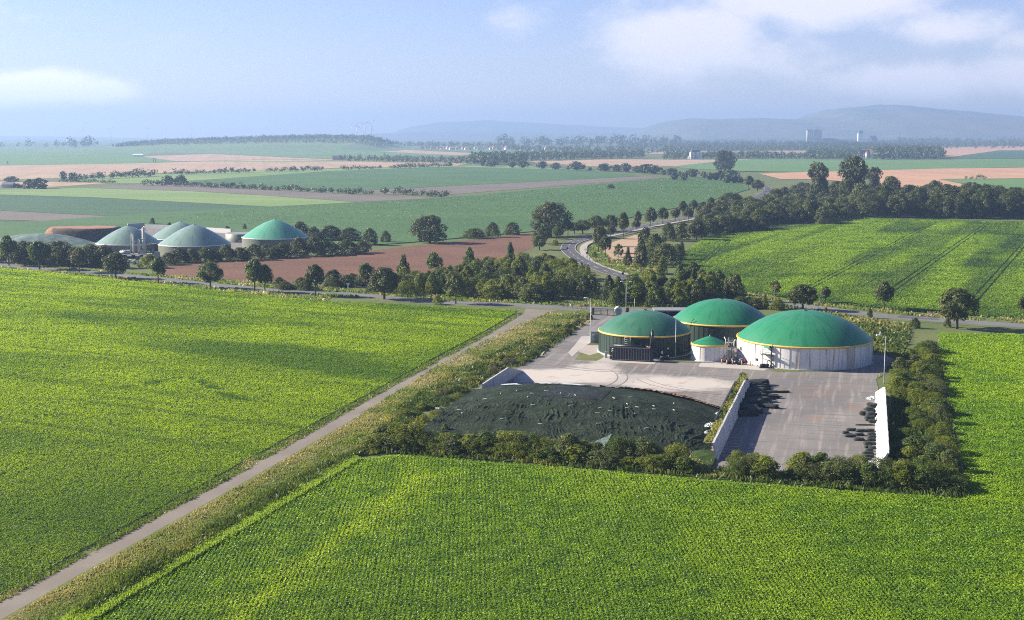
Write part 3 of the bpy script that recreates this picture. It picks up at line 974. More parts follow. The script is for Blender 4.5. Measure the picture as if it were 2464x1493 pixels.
# tyre marks where the loaders turn
rg = np.random.default_rng(3)
TM = 0
for (cx_, cy_, r0, a0, a1) in ((1560, 985, 14, 15, 85), (1560, 985, 15.9, 20, 92), (1570, 1000, 19, 25, 80), (1570, 1000, 21, 30, 88), (1600, 960, 9, -10, 70), (1250, 905, 20, -60, 20), (1250, 905, 22, -62, 15), (1480, 860, 16, 200, 265), (1480, 860, 18, 205, 270), (1760, 905, 18, 190, 250), (1760, 905, 20, 190, 255), (1960, 905, 16, 180, 240)):
    c_ = G('F', cx_, cy_)
    ribbon('tyre_mark', [Vector((c_.x + r0 * math.cos(R(a)), c_.y + r0 * math.sin(R(a)))) for a in np.linspace(a0, a1, 16)], rg.uniform(.16, .26), M['tyre_pale'], z=_z[0] + .002 + .0012 * TM)
    TM += 1

def ring_panel(mb, r, h, n, mi=0, th=.06):
    for k in range(n):
        a = 2 * math.pi * k / n
        mb.box((math.cos(a) * (r + th / 2), math.sin(a) * (r + th / 2), h / 2), (th, .07, h), a, mi)


def cap_profile(r, h, n=18):
    Rr = (r * r + h * h) / (2 * h)
    out = []
    a0 = math.asin(min(1, r / Rr))
    for i in range(n + 1):
        a = a0 * (1 - i / n)
        out.append((max(Rr * math.sin(a), .02), Rr * math.cos(a) - (Rr - h)))
    return out


def tank(view, cx, by, r, h, rise, wall, dome, label, panels=44, band=True, cone=0.0, ribs=True, group=None):
    """a gas-tight digester: by is the measured lowest point of the wall"""
    near = G(view, cx, by)
    d = Vector((near.x, near.y, 0)).normalized()
    c = Vector((near.x, near.y, 0)) + d * r
    t = empty('digester_tank', c, 0, label, 'tank', group)
    w_ = MB()
    w_.lathe([(r, 0), (r, h)], 96)
    if ribs:
        ring_panel(w_, r, h, panels)
    w_.build('tank_wall', wall, t)
    base = MB().lathe([(r + .35, 0), (r + .35, .22), (r - .05, .22)], 64, smooth=False)
    base.build('footing', M['concrete'], t)
    dm = MB()
    if cone:
        prof = []
        for i in range(25):
            u = i / 24
            rr = r * (1 - u)
            prof.append((max(rr, .05), h + .12 + rise * (u ** .97 * (1 - cone) + cone * math.sin(u * math.pi / 2))))
        prof[-1] = (.12, prof[-1][1] + .25)
        dm.lathe(prof, 96)
    else:
        dm.lathe([(a_, z_ + h + .12) for a_, z_ in cap_profile(r + .03, rise)], 96)
    dm.build('dome', dome, t)
    if band:
        bb = MB().lathe([(r + .02, h - .16), (r + .16, h - .12), (r + .19, h + .05), (r + .15, h + .2), (r + .0, h + .24)], 96)
        bb.build('rim_band', M['yellow'], t)
    else:
        bb = MB().lathe([(r + .02, h - .1), (r + .1, h - .05), (r + .1, h + .16), (r, h + .2)], 96)
        bb.build('rim_band', M['white_paint'] if cone else M['dark_metal'], t)
    return t, c


T1, c1 = tank('V1', 508, 591, 10.35, 4.75, 4.45, M['wall_green'], M['dome_dull'], 'dark green digester tank with a dull green dome behind the black ribbed container', 60)
T2, c2 = tank('V1', 1078, 507, 11.4, 4.95, 4.85, M['wall_green'], M['dome_green'], 'dark green digester tank with a bright green dome half hidden behind the two front domes', 60)
T3, c3 = tank('V1', 1697, 679, 14.5, 4.75, 5.9, M['wall_rusty'], M['dome_green'], 'largest digester tank, white rust streaked wall under an emerald dome', 44)
T4, c4 = tank('V1', 996, 616, 3.95, 3.4, 1.65, M['wall_small'], M['dome_green'], 'small white tank with a green pointed roof between the big domes', 22, cone=.35)
for t, r, h, rise in ((T1, 10.35, 4.95, 4.5), (T2, 11.4, 4.95, 4.85), (T3, 14.5, 4.75, 5.9)):
    MB().lathe([(.5, 0), (.45, .12), (.05, .16)], 16, (0, 0, h + .1 + rise)).build('vent_cap', M['dark_metal'], t)
MB().tube([(0, 0, 5.1), (0, 0, 5.7)], .06, 6).build('vent_pipe', M['dark_metal'], T4)


def ladder(mb, p, h, dirx, w_=.55, n=None, mi=0, r=.03):
    ax = Vector((dirx[0], dirx[1], 0)).normalized()
    for s_ in (-1, 1):
        q = p + ax * s_ * w_ / 2
        mb.tube([q, q + Vector((0, 0, h))], r, 5, mi)
    n = n or int(h / .35)
    for i in range(n):
        z = h * (i + .5) / n
        mb.tube([p - ax * w_ / 2 + Vector((0, 0, z)), p + ax * w_ / 2 + Vector((0, 0, z))], r * .8, 4, mi)


def on_wall(c, r, view, px, py):
    """bearing (from tank centre) of the wall point seen at a pixel column"""
    ox, oy, sc = VIEW[view]
    fx = (ox + px / sc) * .9625
    best = None
    for k in range(-90, 91):
        base = math.atan2(-c.y, -c.x) + R(k)
        q = c + Vector((math.cos(base), math.sin(base), 0)) * r
        u = CX + FPX * q.x / depth(Vector((q.x, q.y, 3.0)))
        e = abs(u - fx)
        if best is None or e < best[0]:
            best = (e, base)
    return best[1]


# service platform and drop pipe on the largest tank
a_ = on_wall(c3, 14.5, 'V1', 1440, 0)
dr, dtn = Vector((math.cos(a_), math.sin(a_), 0)), Vector((-math.sin(a_), math.cos(a_), 0))
pl = MB()
q = dr * 15.1
pl.box((q.x, q.y, 2.9), (1.2, 2.6, .12), a_)
for s_ in (-1.25, 1.25):
    for o_ in (0.55,):
        p_ = dr * (14.5 + 1.15) + dtn * s_
        pl.tube([p_ + Vector((0, 0, 2.9)), p_ + Vector((0, 0, 4.0))], .04, 5)
p0, p1 = dr * 15.65 - dtn * 1.25, dr * 15.65 + dtn * 1.25
for z in (3.45, 4.0):
    pl.tube([p0 + Vector((0, 0, z)), p1 + Vector((0, 0, z))], .035, 5)
for s_ in (-1.1, 1.1):
    pl.tube([dr * 14.5 + dtn * s_ + Vector((0, 0, 1.6)), dr * 15.6 + dtn * s_ + Vector((0, 0, 2.9))], .05, 5)
ladder(pl, dr * 15.3 + dtn * 1.5, 2.9, dtn)
pl.build('service_platform', M['dark_metal'], T3)
pp = MB()
p_ = dr * 14.85 + dtn * .95
pp.tube([p_ + Vector((0, 0, .1)), p_ + Vector((0, 0, 4.6)), dr * 14.4 + dtn * .95 + Vector((0, 0, 5.0))], .11, 8)
pp.build('drop_pipe', M['dark_metal'], T3)
hv = MB().box((dr.x * 14.95, dr.y * 14.95, 4.55), (.9, 1.5, .5), a_, top=.7)
hv.build('hatch_hood', M['dome_green'], T3)
a2_ = on_wall(c3, 14.5, 'Z2', 1545, 0)
d2 = Vector((math.cos(a2_), math.sin(a2_), 0)) * 14.58
MB().box((d2.x, d2.y, 1.35), (.12, .5, .5), a2_).build('manhole', M['dark_metal'], T3)
# gauges and pipes at the rims
a3_ = on_wall(c2, 11.4, 'W5', 1770, 0)
d3 = Vector((math.cos(a3_), math.sin(a3_), 0)) * 11.5
gd = MB().tube([d3 + Vector((0, 0, 4.6)), d3 + Vector((.1, 0, 5.6)), d3 + Vector((.7, 0, 6.2))], .07, 6).tube([d3 + Vector((-.6, 0, 5.2)), d3 + Vector((.3, 0, 5.4))], .06, 6)
gd.build('relief_valve', M['dark_metal'], T2)
a4_ = on_wall(c1, 10.35, 'W5', 800, 0)
d4 = Vector((math.cos(a4_), math.sin(a4_), 0)) * 10.75
t4 = Vector((-math.sin(a4_), math.cos(a4_), 0))
lm = MB()
ladder(lm, d4 + Vector((0, 0, 2.6)), 2.2, t4, 1.3, 5, r=.045)
lm.build('wall_ladder', M['grey_metal'], T1)
for (px, z) in ((1410, 2.2), (1325, 1.4)):
    aa = on_wall(c1, 10.35, 'W5', px, 0)
    dd = Vector((math.cos(aa), math.sin(aa), 0)) * 10.45
    MB().box((dd.x, dd.y, z), (.1, .34, .34 if z > 2 else .6), aa).build('wall_box', M['white_paint'], T1)

# solids feeder: black ribbed container with screw conveyor up the dull green tank
f0, f1 = G('V1', 250, 594), G('V1', 545, 609)
ang = math.atan2(f1.y - f0.y, f1.x - f0.x)
L = (f1 - f0).length
fe = empty('feed_container', (f0 + f1) / 2 + Vector((0, -1.3, 0)), ang, 'black ribbed feed container with a rolled cover standing against the dull green tank', 'container')
bd = MB()
bd.box((0, 1.2, 1.65), (L, 2.2, 2.7), 0, 0)
n = 15
for k in range(n + 1):
    x = -L / 2 + L * k / n
    bd.box((x, .03, 1.65), (.13, .16, 2.7), 0, 1)
bd.box((0, .02, 3.0), (L + .1, .2, .16), 0, 1).box((0, .02, .32), (L + .1, .2, .16), 0, 1)
bd.build('container_body', [M['black_steel'], M['rib_steel']], fe)
for x in (-L / 2 + .6, -L / 4, 0, L / 4, L / 2 - .6):
    MB().box((x, 1.2, .16), (.3, 2.2, .3)).build('skid_leg', M['dark_metal'], fe)
cv_ = MB()
cv_.tube([(-L / 2 + .7, .6, 3.25), (L / 2 - .9, .6, 3.25)], .26, 10)
for x in (-L / 2 + .8, 0, L / 4, L / 2 - 1.0):
    cv_.tube([(x, .3, 3.05), (x, .6, 3.58), (x, 2.4, 3.6), (x, 2.5, 3.0)], .06, 5)
cv_.build('rolled_cover', M['black_steel'], fe)
MB().box((L / 2 + .25, .8, 1.5), (.7, 1.4, 2.4)).build('drive_housing', M['dark_metal'], fe)
au = MB()
au.tube([(L / 2 - .1, 1.9, 3.0), (L / 2 + .05, 2.4, 5.2), (L / 2 + .05, 2.5, 6.5)], [.36, .34, .34], 10)
au.tube([(L / 2 + .05, 2.5, 6.5), (L / 2 + .05, 2.5, 6.9)], .2, 8).box((L / 2 - .1, 2.5, 5.4), (.9, .5, .9))
au.build('screw_conveyor', M['black_steel'], fe)
MB().box((L / 2 - .6, 1.2, 3.2), (1.2, .8, .28), top=.6).build('chute', M['rust'], fe)
em = MB()
for (dx, dz) in ((0, .0), (.03, .42)):
    pts = [(-L / 2 + .62 + dx + .2 * math.cos(a), -.065, 2.05 + dz + .22 * math.sin(a)) for a in np.linspace(.4, 4.4, 9)]
    em.tube(pts, .05, 4)
em.build('white_emblem', M['white_paint'], fe)
MB().box((-L / 2 + .25, -.03, 1.1), (.28, .08, .3)).build('warning_label', M['yellow'], fe)
b0 = G('W5', 462, 1020)
t = empty('switch_cabinet', b0, 0, 'narrow pale grey cabinet at the end of the black feed container', 'cabinet')
MB().box((0, 0, .75), (.5, .5, 1.5)).build('cabinet_body', M['grey_metal'], t)
MB().box((0, -.26, .8), (.42, .02, 1.2)).build('cabinet_door', M['tank_green'], t)

b0 = G('W5', 290, 795)
t = empty('control_hut', b0 + Vector((0, 1.2, 0)), 0, 'flat roofed grey metal hut behind the lamp post beside the dull green tank', 'hut')
MB().box((0, 0, 1.35), (2.1, 2.4, 2.7)).build('hut_wall', M['grey_metal'], t)
MB().box((0, 0, 2.76), (2.3, 2.6, .12)).build('hut_roof', M['roof_grey'], t)
MB().box((-.4, -1.21, 2.1), (.5, .04, .35)).build('sign_plate', M['white_paint'], t)
MB().box((.3, -1.21, 1.05), (.9, .04, 2.05)).build('hut_door', M['roof_grey'], t)

# pump set in front of the two white tanks
b0 = G('V1', 660, 602)
t = empty('pump_skid', b0, .1, 'low black pump skid at the foot of the dull green tank wall', 'pump')
MB().box((0, 0, .2), (2.2, .9, .25)).build('skid', M['dark_metal'], t)
MB().tube([(-.9, 0, .65), (.3, 0, .65)], .32, 10).build('motor', M['black_steel'], t)
MB().tube([(.3, 0, .55), (.9, 0, .55), (.9, 0, 1.1)], .2, 8).build('pump_head', M['dark_metal'], t)


def pump(view, px, py, rz, label, s=1.0, mat='black_steel'):
    t = empty('slurry_pump', G(view, px, py), rz, label, 'pump')
    MB().box((0, 0, .12 * s), (1.5 * s, .6 * s, .22 * s)).build('base_frame', M['dark_metal'], t)
    MB().tube([(-.65 * s, 0, .5 * s), (.15 * s, 0, .5 * s)], .27 * s, 10).build('motor', M[mat], t)
    MB().lathe([(.05, 0), (.34 * s, .05), (.34 * s, .42 * s), (.05, .45 * s)], 14, (.5 * s, 0, .25 * s)).build('pump_casing', M['dark_metal'], t)
    MB().tube([(.5 * s, 0, .6 * s), (.5 * s, 0, 1.1 * s), (.9 * s, .3 * s, 1.25 * s)], .1 * s, 7).build('outlet_pipe', M['grey_metal'], t)


pump('Z2', 600, 1230, .2, 'dark pump with a blue grey motor behind the middle of the row of rusty bollards')
pump('Z2', 860, 1250, -.3, 'dark pump inside the bollards nearest the kerb ring', 1.1)
pump('Z2', 1110, 1200, .4, 'red motor pump standing at the big white tank beside the last bollard', .9, 'red')
pump('Z2', 1760, 1370, .1, 'black double pump lying at the foot of the big white tank under its platform', 1.3)
pump('Z2', 420, 1160, 1.2, 'tall rust brown pump beside the first bollard at the small white tank', 1.2, 'rust')
for i, (px, py) in enumerate(((325, 1230), (497, 1255), (693, 1262), (1003, 1280), (1300, 1295))):
    lb = ['rusty pink bollard at the foot of the small white tank', 'second rusty pink bollard out from the small white tank', 'rusty pink bollard in the middle of the pump row', 'rusty pink bollard in front of the round kerb ring', 'rusty pink bollard nearest the big white tank']
    o = MB().tube([(0, 0, 0), (0, 0, 1.02)], [.12, .12], 10).lathe([(.12, 0), (.08, .05), (.01, .07)], 10, (0, 0, 1.02)).build('bollard', M['rust'], None, G('Z2', px, py))
    tag(o, lb[i], 'bollard', 'rusty bollards by the pumps')
gp_ = G('Z2', 960, 1240)
o = MB().lathe([(1.25, 0), (1.25, .18), (1.08, .18), (1.08, 0)], 28).build('kerb_ring', M['dark_metal'], None, gp_)
tag(o, 'round dark kerb ring on the pale pad between the white tanks', 'kerb')
t = empty('access_ladder', G('Z2', 620, 1120), 0, 'tall grey access ladder with a railing between the two white tanks', 'ladder')
lm = MB()
ladder(lm, Vector((0, 0, 0)), 4.6, (1, 0), .5, 14)
lm.build('ladder_rungs', M['grey_metal'], t)
ra = MB()
for x in (-.5, .55):
    ra.tube([(x, .2, 2.6), (x, .2, 5.0)], .045, 5)
for z in (4.2, 4.6, 5.0):
    ra.tube([(-.6, .2, z), (.6, .2, z)], .04, 5)
ra.box((0, .5, 3.9), (1.2, .9, .08))
ra.build('railing', M['grey_metal'], t)
t = empty('pipe_loop', G('Z2', 780, 1080), 0, 'white bent pipe loop rising behind the pumps between the white tanks', 'pipe')
MB().tube([(-.3, 0, 0), (-.3, 0, 4.0), (-.15, 0, 4.35), (.2, 0, 4.35), (.35, 0, 4.0), (.35, 0, 0)], .1, 8).build('bent_pipe', M['white_paint'], t)
MB().tube([(.8, -.2, 0), (.8, -.2, 2.2), (1.2, -.4, 1.2), (1.5, -.6, .6)], .09, 7).build('side_pipe', M['dark_metal'], t)
MB().tube([(-.75, -.1, 0), (-.75, -.1, 2.7)], .16, 8).build('riser', M['grey_metal'], t)
t = empty('vent_stack', G('Z2', 460, 1130), 0, 'thin white vent stack with a bent head beside the small white tank', 'pipe')
MB().tube([(0, .4, 0), (0, .4, 4.2), (0, .4, 4.7), (-.35, .4, 5.25)], .09, 7).build('stack_pipe', M['white_paint'], t)
o = MB().tube([(0, 0, .25), (2.1, -.6, .2)], .11, 7).build('ground_pipe', M['white_paint'], None, G('Z2', 1430, 1280))
tag(o, 'white pipe lying along the foot of the big white tank', 'pipe')
t = empty('valve_post', G('W6', 2175, 800), 0, 'small valve set with a white post at the shaded side of the big white tank', 'valve')
MB().box((-.5, 0, .5), (.9, .7, 1.0)).build('valve_box', M['dark_metal'], t)
MB().tube([(.4, -.3, 0), (.4, -.3, 1.4)], .14, 8).build('post', M['grey_metal'], t)


def lamp_post(view, bx, by, ty, heads, label, rz=0.0):
    p = G(view, bx, by)
    h = (by - ty) * mpp(view, p) * 1.0
    t = empty('lamp_post', p, rz, label, 'street lamp', 'lamp posts around the yard')
    MB().tube([(0, 0, 0), (0, 0, .9), (0, 0, h)], [.09, .08, .045], 8).build('pole', M['grey_metal'], t)
    am = MB()
    for hx in heads:
        am.tube([(0, 0, h - .05), (hx * .8, 0, h + .12)], .04, 5)
    am.build('lamp_arm', M['grey_metal'], t)
    for hx in heads:
        MB().box((hx * 1.25, 0, h + .12), (.85, .36, .17), 0, 0, .75).build('lamp_head', M['white_paint'], t)
    return t


lamp_post('V1', 108, 472, 135, (-1,), 'grey lamp post in front of the grey metal hut at the drive', .15)
lamp_post('V1', 373, 226, 14, (-1, 1), 'two headed lamp post behind the sliding gate')
lamp_post('V1', 742, 592, 280, (), 'plain grey pole between the dull green tank and the small white tank')
lamp_post('V1', 1811, 236, 118, (-1, 1), 'two headed lamp post on the road')
lamp_post('V1', 2297, 800, 412, (-1.2,), 'tall lamp post at the far end of the sunlit silo wall', .1)

# gate, fence, shed and things by the road
gA, gB = G('Z5', 395, 862), G('Z5', 900, 888)
gdir = (gB - gA).normalized()
gl = (gB - gA).length * 1.12
t = empty('sliding_gate', gA, math.atan2(gdir.y, gdir.x), 'dark sliding gate with upright bars across the drive', 'gate')
fr = MB()
for z in (.15, 1.85):
    fr.box((gl / 2, 0, z), (gl, .09, .11))
for x in (0, gl * .27, gl * .52, gl * .78, gl):
    fr.box((x, 0, 1.0), (.16, .1, 1.75))
fr.build('gate_frame', M['dark_metal'], t)
br = MB()
for k in range(44):
    br.box((gl * (k + .5) / 44, 0, 1.0), (.03, .03, 1.65))
br.build('gate_bars', M['dark_metal'], t)
MB().box((-.25, 0, 1.0), (.5, .4, 2.0)).build('gate_post', M['dark_metal'], t)
MB().box((-.95, -.05, 1.3), (.9, .06, .9)).build('sign_plate', M['tank_green'], t)
fA, fB = G('Z5', -280, 700), G('Z5', 330, 765)
fd = fB - fA
t = empty('wire_fence', fA, math.atan2(fd.y, fd.x), 'dark wire mesh fence along the bank beside the gate', 'fence')
for k in range(7):
    MB().box((fd.length * k / 6, 0, .85), (.08, .08, 1.7)).build('fence_post', M['dark_metal'], t)
wr = MB()
for z in (.4, .9, 1.3, 1.65):
    wr.tube([(0, 0, z), (fd.length, 0, z)], .03, 4)
wr.build('mesh_panel', M['dark_metal'], t)
b0 = G('Z5', 935, 862)
t = empty('storage_tank', b0 + Vector((0, 1.0, 0)), 0, 'pale green round storage tank behind the sliding gate', 'tank')
MB().tube([(0, -1.3, 1.15), (0, 1.3, 1.15)], 1.0, 20).build('tank_shell', M['tank_green'], t)
for y_ in (-.8, .8):
    MB().box((0, y_, .15), (1.5, .25, .3)).build('saddle', M['concrete'], t)
MB().tube([(.2, -.5, 2.1), (.2, -.5, 2.4)], .2, 8).build('filler_cap', M['dark_metal'], t)
b0 = G('Z5', 1135, 805)
t = empty('meter_cabinet', b0, 0, 'dark cabinet with a red plate at the foot of the two headed gate lamp', 'cabinet')
MB().box((0, 0, .65), (.75, .5, 1.3)).build('cabinet_body', M['dark_metal'], t)
MB().box((-.5, -.1, .3), (.25, .1, .5)).build('warning_plate', M['red'], t)
o = MB().tube([(0, 0, 0), (0, 0, 3.4)], [.09, .06], 7).build('wooden_post', M['wall_cream'], None, G('Z5', 1285, 765))
tag(o, 'thin weathered wooden post on the far verge behind the gate', 'post')
b0 = G('Z5', 2055, 640)
t = empty('shelter_hut', b0, 0, 'tiny pale roofed shelter among the weeds below the thicket', 'hut')
MB().box((0, 0, 1.05), (1.8, 1.4, .12)).build('roof', M['concrete_white'], t)
for x in (-.75, .75):
    MB().box((x, 0, .5), (.12, 1.2, 1.0)).build('side_wall', M['wood_brown'], t)
s0 = G('Z5', 1730, 850)
t = empty('open_shed', Vector((44.1, 339, 0)), R(-1), 'open fronted shed with a flat grey roof behind the dull green dome', 'shed')
MB().box((0, 0, 2.55), (12.6, 6, .3)).build('roof', M['roof_grey'], t)
MB().box((0, 2.8, 1.2), (12.2, .15, 2.35)).build('rear_wall', M['wood_brown'], t)
for x in (-6.0, 6.0):
    MB().box((x, .2, 1.2), (.15, 5, 2.35)).build('side_wall', M['wood_brown'], t)
for x in (-5.9, -2.6, .7, 4.0):
    MB().box((x, -2.8, 1.2), (.18, .18, 2.4)).build('shed_post', M['wood_brown'], t)


def make_car(loc, rz, paint, label, van=False):
    t = empty('parked_car', loc, rz, label, 'car')
    prof = [(-2.1, .35), (-2.15, .75), (-2.0, 1.0), (-1.6, 1.08), (-1.1, 1.5), (.3, 1.52), (.95, 1.08), (1.9, .95), (2.1, .7), (2.1, .35)]
    if van:
        prof = [(-2.2, .35), (-2.25, 1.0), (-2.15, 1.9), (.9, 1.95), (1.4, 1.3), (2.1, 1.1), (2.2, .7), (2.2, .35)]
    mb = MB()
    n = len(prof)
    vs_ = [(x, -.85 + (.12 if z > 1.1 else 0), z) for x, z in prof] + [(x, .85 - (.12 if z > 1.1 else 0), z) for x, z in prof]
    mb.add(vs_, [tuple(range(n)), tuple(reversed(range(n, 2 * n)))] + [(i, (i + 1) % n, n + (i + 1) % n, n + i) for i in range(n)])
    mb.build('car_body', paint, t)
    zt = 1.12
    for s_ in (-1, 1):
        MB().add([(-1.3, s_ * .83, zt), (.7, s_ * .83, zt), (.25, s_ * .76, 1.45), (-1.05, s_ * .76, 1.45)], [(0, 1, 2, 3)]).build('side_window', M['glass'], t)
    MB().add([(.98, -.7, 1.1), (.98, .7, 1.1), (.38, .62, 1.48), (.38, -.62, 1.48)], [(0, 1, 2, 3)]).build('windscreen', M['glass'], t)
    for x in (-1.35, 1.35):
        for s_ in (-1, 1):
            wh = MB().tube([(x, s_ * .72, .33), (x, s_ * .9, .33)], .33, 14).build('wheel', M['rubber'], t)
            MB().tube([(x, s_ * .9, .33), (x, s_ * .915, .33)], .19, 10).build('rim', M['grey_metal'], wh)
    for s_ in (-.6, .6):
        MB().box((2.1, s_, .78), (.08, .32, .16)).build('headlight', M['white_paint'], t)
    return t


make_car(Vector((42.8, 338.4, 0)), R(-80), M['car_dark'], 'dark car with a pale bonnet parked under the open shed')

# ------------------------------------------------------------------ bunker silo


def BP(s, t, z=0.0):
    return AXV * s + ANV * t + Vector((0, 0, z))


def silo_wall(t0, lean, th, h, s0, s1, s2, mat, label, n=24):
    """wall along the silo axis, full height from s0 to s1, then a wing falling to the ground at s2; seams between cast panels"""
    o = empty('silo_wall', BP(s0, t0), math.atan2(AXV.y, AXV.x), label, 'wall', 'silo walls')
    # local x along the axis, local y to the left of it (= -t)
    mb = MB()
    L = s1 - s0
    step = L / n
    for k in range(n):
        x0, x1 = k * step + .015, (k + 1) * step - .015
        j = random.uniform(-.03, .03)
        v = [(x0, j, 0), (x1, j, 0), (x1, j - lean, h), (x0, j - lean, h), (x0, j + th, 0), (x1, j + th, 0), (x1, j + th - lean, h), (x0, j + th - lean, h)]
        mb.add(v, [(0, 1, 2, 3), (5, 4, 7, 6), (3, 2, 6, 7), (1, 5, 6, 2), (4, 0, 3, 7), (0, 4, 5, 1)])
    mb.build('wall_panels', mat, o)
    wg = MB()
    e = s2 - s0
    wg.add([(L, 0, 0), (e, 0, 0), (e, -lean * .1, .15), (L, -lean, h), (L, th, 0), (e, th, 0), (e, th, .15), (L, th - lean, h)], [(0, 1, 2, 3), (5, 4, 7, 6), (3, 2, 6, 7), (1, 5, 6, 2), (0, 4, 5, 1)])
    wg.build('end_wing', mat, o)
    return o


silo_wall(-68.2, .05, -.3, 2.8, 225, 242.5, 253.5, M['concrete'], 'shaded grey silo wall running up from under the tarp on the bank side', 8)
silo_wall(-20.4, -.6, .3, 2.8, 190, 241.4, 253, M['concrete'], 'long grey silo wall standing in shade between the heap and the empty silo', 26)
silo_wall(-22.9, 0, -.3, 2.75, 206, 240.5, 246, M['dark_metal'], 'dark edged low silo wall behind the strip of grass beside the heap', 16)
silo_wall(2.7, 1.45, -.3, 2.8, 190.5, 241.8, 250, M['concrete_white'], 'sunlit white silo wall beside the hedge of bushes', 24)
# earth core between the two middle walls
v, f = [], []
nS = 60
for i in range(nS + 1):
    s_ = 191 + 58 * i / nS
    top = 2.5 if s_ < 240 else max(.05, 2.5 - (s_ - 240) * .3)
    for tt in np.linspace(-22.85, -21.15, 5):
        v.append(BP(s_, tt, top + random.uniform(-.15, .12)))
for i in range(nS):
    for k in range(4):
        v0 = i * 5 + k
        f.append((v0, v0 + 1, v0 + 6, v0 + 5))
o = MB().add(v, f).build('earth_bank', M['verge'])
tag(o, kind='structure')
# the near end of the earth core is an open bank of brown soil
v, f = [], []
for i in range(13):
    for k in range(13):
        s_, tt = 182.5 + 10.5 * i / 12, -25.4 + 4.7 * k / 12
        hh = .75 * min(1, max(0, (s_ - 183) / 9)) * max(0, 1 - abs((tt + 22.3) / 3.2) ** 2)
        v.append(BP(s_, tt, hh + .25 * vn(s_, tt, .9)))
for i in range(12):
    for k in range(12):
        f.append((i * 13 + k, i * 13 + k + 1, (i + 1) * 13 + k + 1, (i + 1) * 13 + k))
tag(MB().add(v, f).build('soil_bank', M['under_crop']), kind='structure')


def heap_h(s, t):
    s, t = np.asarray(s, float), np.asarray(t, float)
    u = np.clip((t + 46.0) / 23.0, -1, 1)
    across = np.where(u < 0, 1 - .5 * np.abs(u) ** 3.2, 1 - .92 * np.abs(u) ** 2.2)
    rise = np.clip((s - 181.5) / 30.0, 0, 1)
    rise = rise * rise * (3 - 2 * rise) * .55 + rise * .45
    top = 1.0 - .05 * np.clip((s - 212) / 14, 0, 1)
    front = np.clip((227.6 - s - .8 * np.sin(t * .25)) / 3.4, 0, 1) ** .7
    return .12 + 3.75 * across * rise * top * front


def heap_z(s, t):
    """with the sag between wheel tracks and the pleats of the cover"""
    h = heap_h(s, t)
    s, t = np.asarray(s, float), np.asarray(t, float)
    sk = t + .35 * (s - 200) * np.sin(t * .11)
    amp = np.clip((213 - s) / 7, .12, 1) * np.clip((s - 181) / 4, .2, 1)
    w1, w2 = fbm(s, t, .09, 2), fbm(s + 50, t, .16, 2)
    f1 = np.abs(vn(sk + 4 * w1 + .8 * fbm(s, t, .6, 2), s * .09 + .5 * w2, 1.9) - .5) * 2
    f2 = np.abs(vn(sk + 40 + 5 * w2 - .5 * s * w1, s * .12, 3.0) - .5) * 2
    f3 = np.abs(fbm(s * .8 + 9, t + 3 * w1, .7, 2) - .5) * 2
    pleat = (1 - f1) ** 6 * .20 * np.clip(fbm(s + 7, t, .3, 3) * 4.5 - 1.7, 0, 1.4) + (1 - f2) ** 6 * .15 * np.clip(fbm(s + 90, t, .35, 3) * 4.5 - 1.8, 0, 1.3) + (1 - f3) ** 8 * .05
    seam = -.18 * np.exp(-((s - 212.4 - 1.2 * vn(t, t * 0, .12)) / .35) ** 2) - .12 * np.exp(-((s - 197.5 - 2.0 * vn(t, t * 0, .1)) / .3) ** 2)
    return h + pleat * amp + seam + .25 * (fbm(s, t, .18, 3) - .5)


hs, ht = np.arange(181, 228.2, .16), np.arange(-69.2, -22.6, .12)
S_, T_ = np.meshgrid(hs, ht, indexing='ij')
Z_ = heap_z(S_, T_)
X_ = S_ * AXV.x + T_ * ANV.x
Y_ = S_ * AXV.y + T_ * ANV.y
verts = np.stack([X_, Y_, Z_], -1).reshape(-1, 3)
ni, nj = S_.shape
idx = np.arange(ni * nj).reshape(ni, nj)
quads = np.stack([idx[:-1, :-1], idx[1:, :-1], idx[1:, 1:], idx[:-1, 1:]], -1).reshape(-1, 4)[:, ::-1]
heap = empty('silage_heap', BP(205, -46), 0, 'large silage heap under a wrinkled dark green cover in front of the yard', 'heap')
o = link_mesh('tarp_cover', np_mesh('tarp_cover', verts - np.array(BP(205, -46)), quads, M['tarp'], smooth=True), heap)


def drape(name, mat, s0, s1, t0, t1, lift, parent=None, jag=.4, step=.25, corner=None):
    a, c = np.arange(s0, s1, step), np.arange(t0, t1, step)
    S2, T2 = np.meshgrid(a, c, indexing='ij')
    S2 = S2 + (vn(T2, T2 * 0, .8) - .5) * jag
    T2 = T2 + (vn(S2, S2 * 0, .8) - .5) * jag
    Z2 = heap_z(S2, T2) + lift
    P = np.stack([S2 * AXV.x + T2 * ANV.x, S2 * AXV.y + T2 * ANV.y, Z2], -1).reshape(-1, 3)
    n1, n2 = S2.shape
    ix = np.arange(n1 * n2).reshape(n1, n2)
    q = np.stack([ix[:-1, :-1], ix[1:, :-1], ix[1:, 1:], ix[:-1, 1:]], -1).reshape(-1, 4)[:, ::-1]
    if corner is not None:
        cen = np.stack([(S2[:-1, :-1] + S2[1:, 1:]) / 2, (T2[:-1, :-1] + T2[1:, 1:]) / 2], -1).reshape(-1, 2)
        q = q[corner(cen[:, 0], cen[:, 1])]
    off = np.array(parent.location) if parent else np.zeros(3)
    return link_mesh(name, np_mesh(name, P - off, q, mat, smooth=True), parent)


drape('net_patch', M['tarp_blue'], 211.5, 222, -53.5, -42.5, .05, heap)
o = drape('plastic_sheet', M['tarp_pale'], 187, 195.5, -42.5, -37.6, .10, None, .2, corner=lambda s, t: (t + 42.5) * 1.75 > (s - 187))
tag(o, 'grey white triangle of plastic film showing through a fold near the bottom of the heap', 'plastic sheet')
